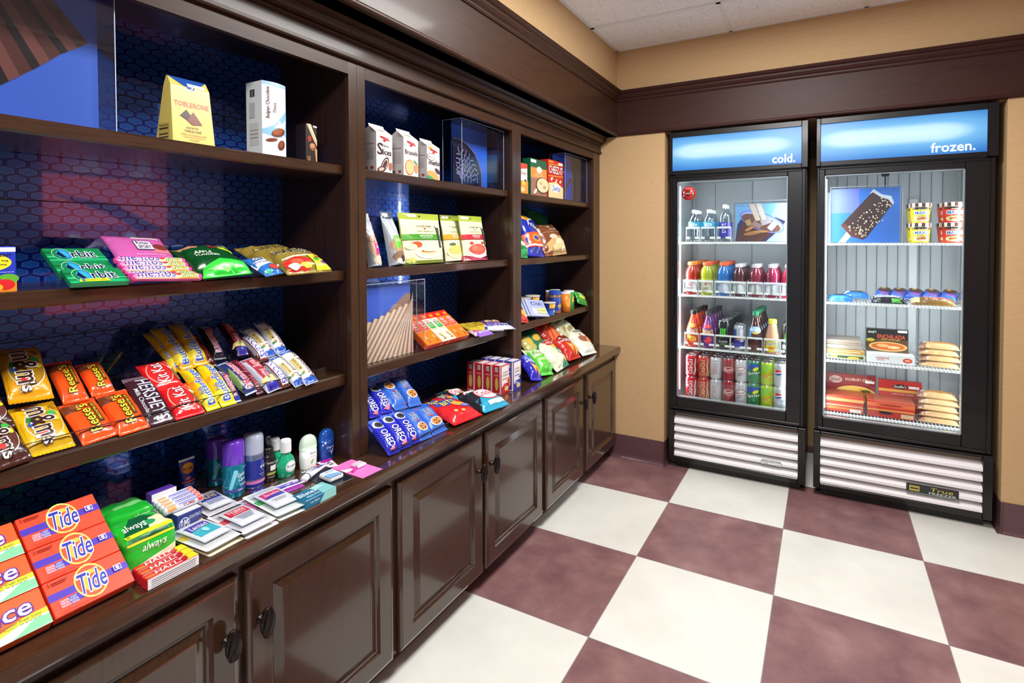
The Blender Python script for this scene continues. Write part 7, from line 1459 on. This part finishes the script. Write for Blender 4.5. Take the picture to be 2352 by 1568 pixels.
def burr(x, z, y, tl, i, lb): o = pouch('wrapped_sandwich', .19, .095, .030, '#b89468', BUR, seal=.10, seed=330+i, wr=.004); lies(o, shelfflat(z, tl, y), x, .047, 0, lb, 'wrapped sandwich', 'clear wrapped sandwiches in the freezer', rot=-4)
for i in range(4): burr(xat(2165)+.006*(i % 2), .8150+.0325*i, .63+.012*i, 2, i, 'wrapped sandwich on the third freezer shelf, %s' % ('bottom of its pile', 'second from the bottom', 'third from the bottom', 'top of its pile')[i])
# bottom rack
ZB = .4935
for i, (x0, x1, hh, c, spc, y, z, dep, lb) in enumerate((
        (1897, 1990, .046, '#b83226', [('r', .5, .5, 1, .3, '#d8763a'), ('r', .5, .85, 1, .1, '#e6c89a'), ('r', .8, .3, .3, .4, '#d9d4d0')], .62, .4935, .17, 'red and orange dinner box lying at the front left of the bottom rack'),
        (1897, 1992, .044, '#c0402c', [('r', .5, .5, 1, .4, '#e09a5a'), ('r', .5, .2, 1, .1, '#8a1f18')], .64, .5405, .17, 'red dinner box lying on the front left one'),
        (2000, 2110, .046, '#b42a22', [('e', .4, .6, .3, .4, '#201a18'), ('r', .5, .9, 1, .14, '#e6a43a'), ('r', .85, .4, .26, .5, '#d9b48a')], .62, .4935, .17, 'red dinner box lying at the front middle of the bottom rack'),
        (2000, 2112, .042, '#c83a26', [('r', .5, .5, 1, .5, '#d86a3a'), ('e', .5, .5, .5, .3, '#a8301c')], .64, .5405, .17, 'red dinner box lying on the front middle one'))):
    a, b = xat(x0), xat(x1); o = carton('frozen_dinner_box', b-a, hh, dep, c, spc, y0=0, topcol='#a8452c'); cput(o, (a+b)/2, z, y+dep, lb, 'frozen dinner box', 'frozen dinner boxes')
a, b = xat(1897), xat(2027)
o = carton('frozen_dinner_box', b-a, .19, .04, '#8c1f22', [('e', .20, .80, .26, .24, '#d9c2b8'), ('t', 'BOSTON', .20, .85, .2, .05, '#8c1f22'), ('r', .2, .80, .2, .03, '#8c1f22'), ('t', 'MARKET', .20, .75, .2, .05, '#8c1f22'), ('t', 'SALISBURY STEAK', .66, .84, .54, .09, '#e6d2c0'), ('r', .88, .80, .18, .08, PRICE), ('e', .60, .36, .84, .56, '#e6c46a'), ('e', .48, .28, .5, .34, '#6a3220'), ('e', .74, .40, .4, .34, '#e0a62c'), ('e', .8, .48, .2, .1, '#4a5a26'), ('e', .52, .52, .3, .14, '#e8c05a')], y0=0)
cput(o, (a+b)/2, ZB, .86, 'dark red steak dinner box standing at the back of the bottom rack', 'frozen dinner box', 'frozen dinner boxes')
a, b = xat(2033), xat(2136)
o = carton('frozen_dinner_box', b-a, .185, .04, '#b8261e', [('e', .50, .82, .34, .16, '#16120f'), ('t', "Stouffer's", .50, .82, .28, .09, '#f0ece4', None, 0, .15), ('r', .82, .82, .24, .08, PRICE), ('r', .5, .68, 1, .09, '#e8a83a'), ('t', 'spaghetti with meatballs', .56, .57, .5, .05, '#f0dcc8'), ('e', .5, .24, 1.0, .5, '#8a2a1c'), ('e', .3, .28, .3, .26, '#b8482a'), ('e', .6, .34, .3, .24, '#c05a32'), ('e', .62, .18, .34, .2, '#d8a05a'), ('e', .86, .26, .2, .2, '#b8482a')], y0=0)
cput(o, (a+b)/2, ZB, .83, 'bright red dinner box with black oval standing on the bottom rack', 'frozen dinner box', 'frozen dinner boxes')
for i in range(5): burr(xat(2165)+.006*(i % 2), .4950+.0325*i, .63+.012*i, 2, 10+i, 'wrapped sandwich on the bottom freezer rack, %s' % ('bottom of its pile', 'second from the bottom', 'third from the bottom', 'fourth from the bottom', 'top of its pile')[i])

# ---------------------------------------------------------------- opposite wall: red poster that the glossy back panels mirror
mb = MB(); box(mb, -.42, .42, -.52, .52, 0, .02, M('#e86450', .5, emit=.8), .002)  # emission added so the poster's mirror image shows in the back panels
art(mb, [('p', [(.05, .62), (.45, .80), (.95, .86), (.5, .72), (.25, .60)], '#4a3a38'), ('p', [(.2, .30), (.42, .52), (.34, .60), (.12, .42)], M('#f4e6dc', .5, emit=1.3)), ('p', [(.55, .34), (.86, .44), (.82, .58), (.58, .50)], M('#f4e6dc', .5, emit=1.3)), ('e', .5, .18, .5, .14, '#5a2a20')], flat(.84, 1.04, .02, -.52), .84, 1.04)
o = mb.build('wall_poster'); o.matrix_basis = Matrix.Translation((XR-.001, -.96, 1.52)) @ Matrix(((0, 0, -1, 0), (-1, 0, 0, 0), (0, 1, 0, 0), (0, 0, 0, 1))); tag(o, 'large red wall poster with added glow, mirrored in the glossy back panel of the near bay', 'poster')
for y in (-1.05, -3.45):
    t = root('ceiling_lamp'); t.location = (.60, y, CEIL); tag(t, 'recessed fluorescent ceiling lamp %s' % ('nearer the coolers' if y > -2 else 'above the camera'), 'ceiling lamp')
    mb = MB()
    for (a, b, c, d) in ((-.305, -.28, -.58, .58), (.28, .305, -.58, .58), (-.28, .28, -.58, -.55), (-.28, .28, .55, .58)): box(mb, a, b, c, d, -.016, -.007, TB, .001)
    mb.build('lamp_frame', t)

# ---------------------------------------------------------------- let every article rest on its shelf instead of dipping into it
SKIP = {'shelves', 'cabinet', 'fridge', 'countertop', 'ceiling lamp', 'poster', 'display tray'}
for o in list(S.objects):
    if o.parent or 'category' not in o or o['category'] in SKIP: continue
    pts = []
    for ob, mt in [(o, o.matrix_basis)] + [(c, o.matrix_basis @ c.matrix_basis) for c in o.children]:
        if ob.type == 'MESH': pts += [mt @ v.co for v in ob.data.vertices]
    if not pts or min(p.y for p in pts) > .49: continue
    lo = min(p.z for p in pts)
    for top in (.787, 1.082, 1.438, 1.797):
        if top-.036 < lo < top+.0001: o.matrix_basis = Matrix.Translation((0, 0, top+.0003-lo)) @ o.matrix_basis; break
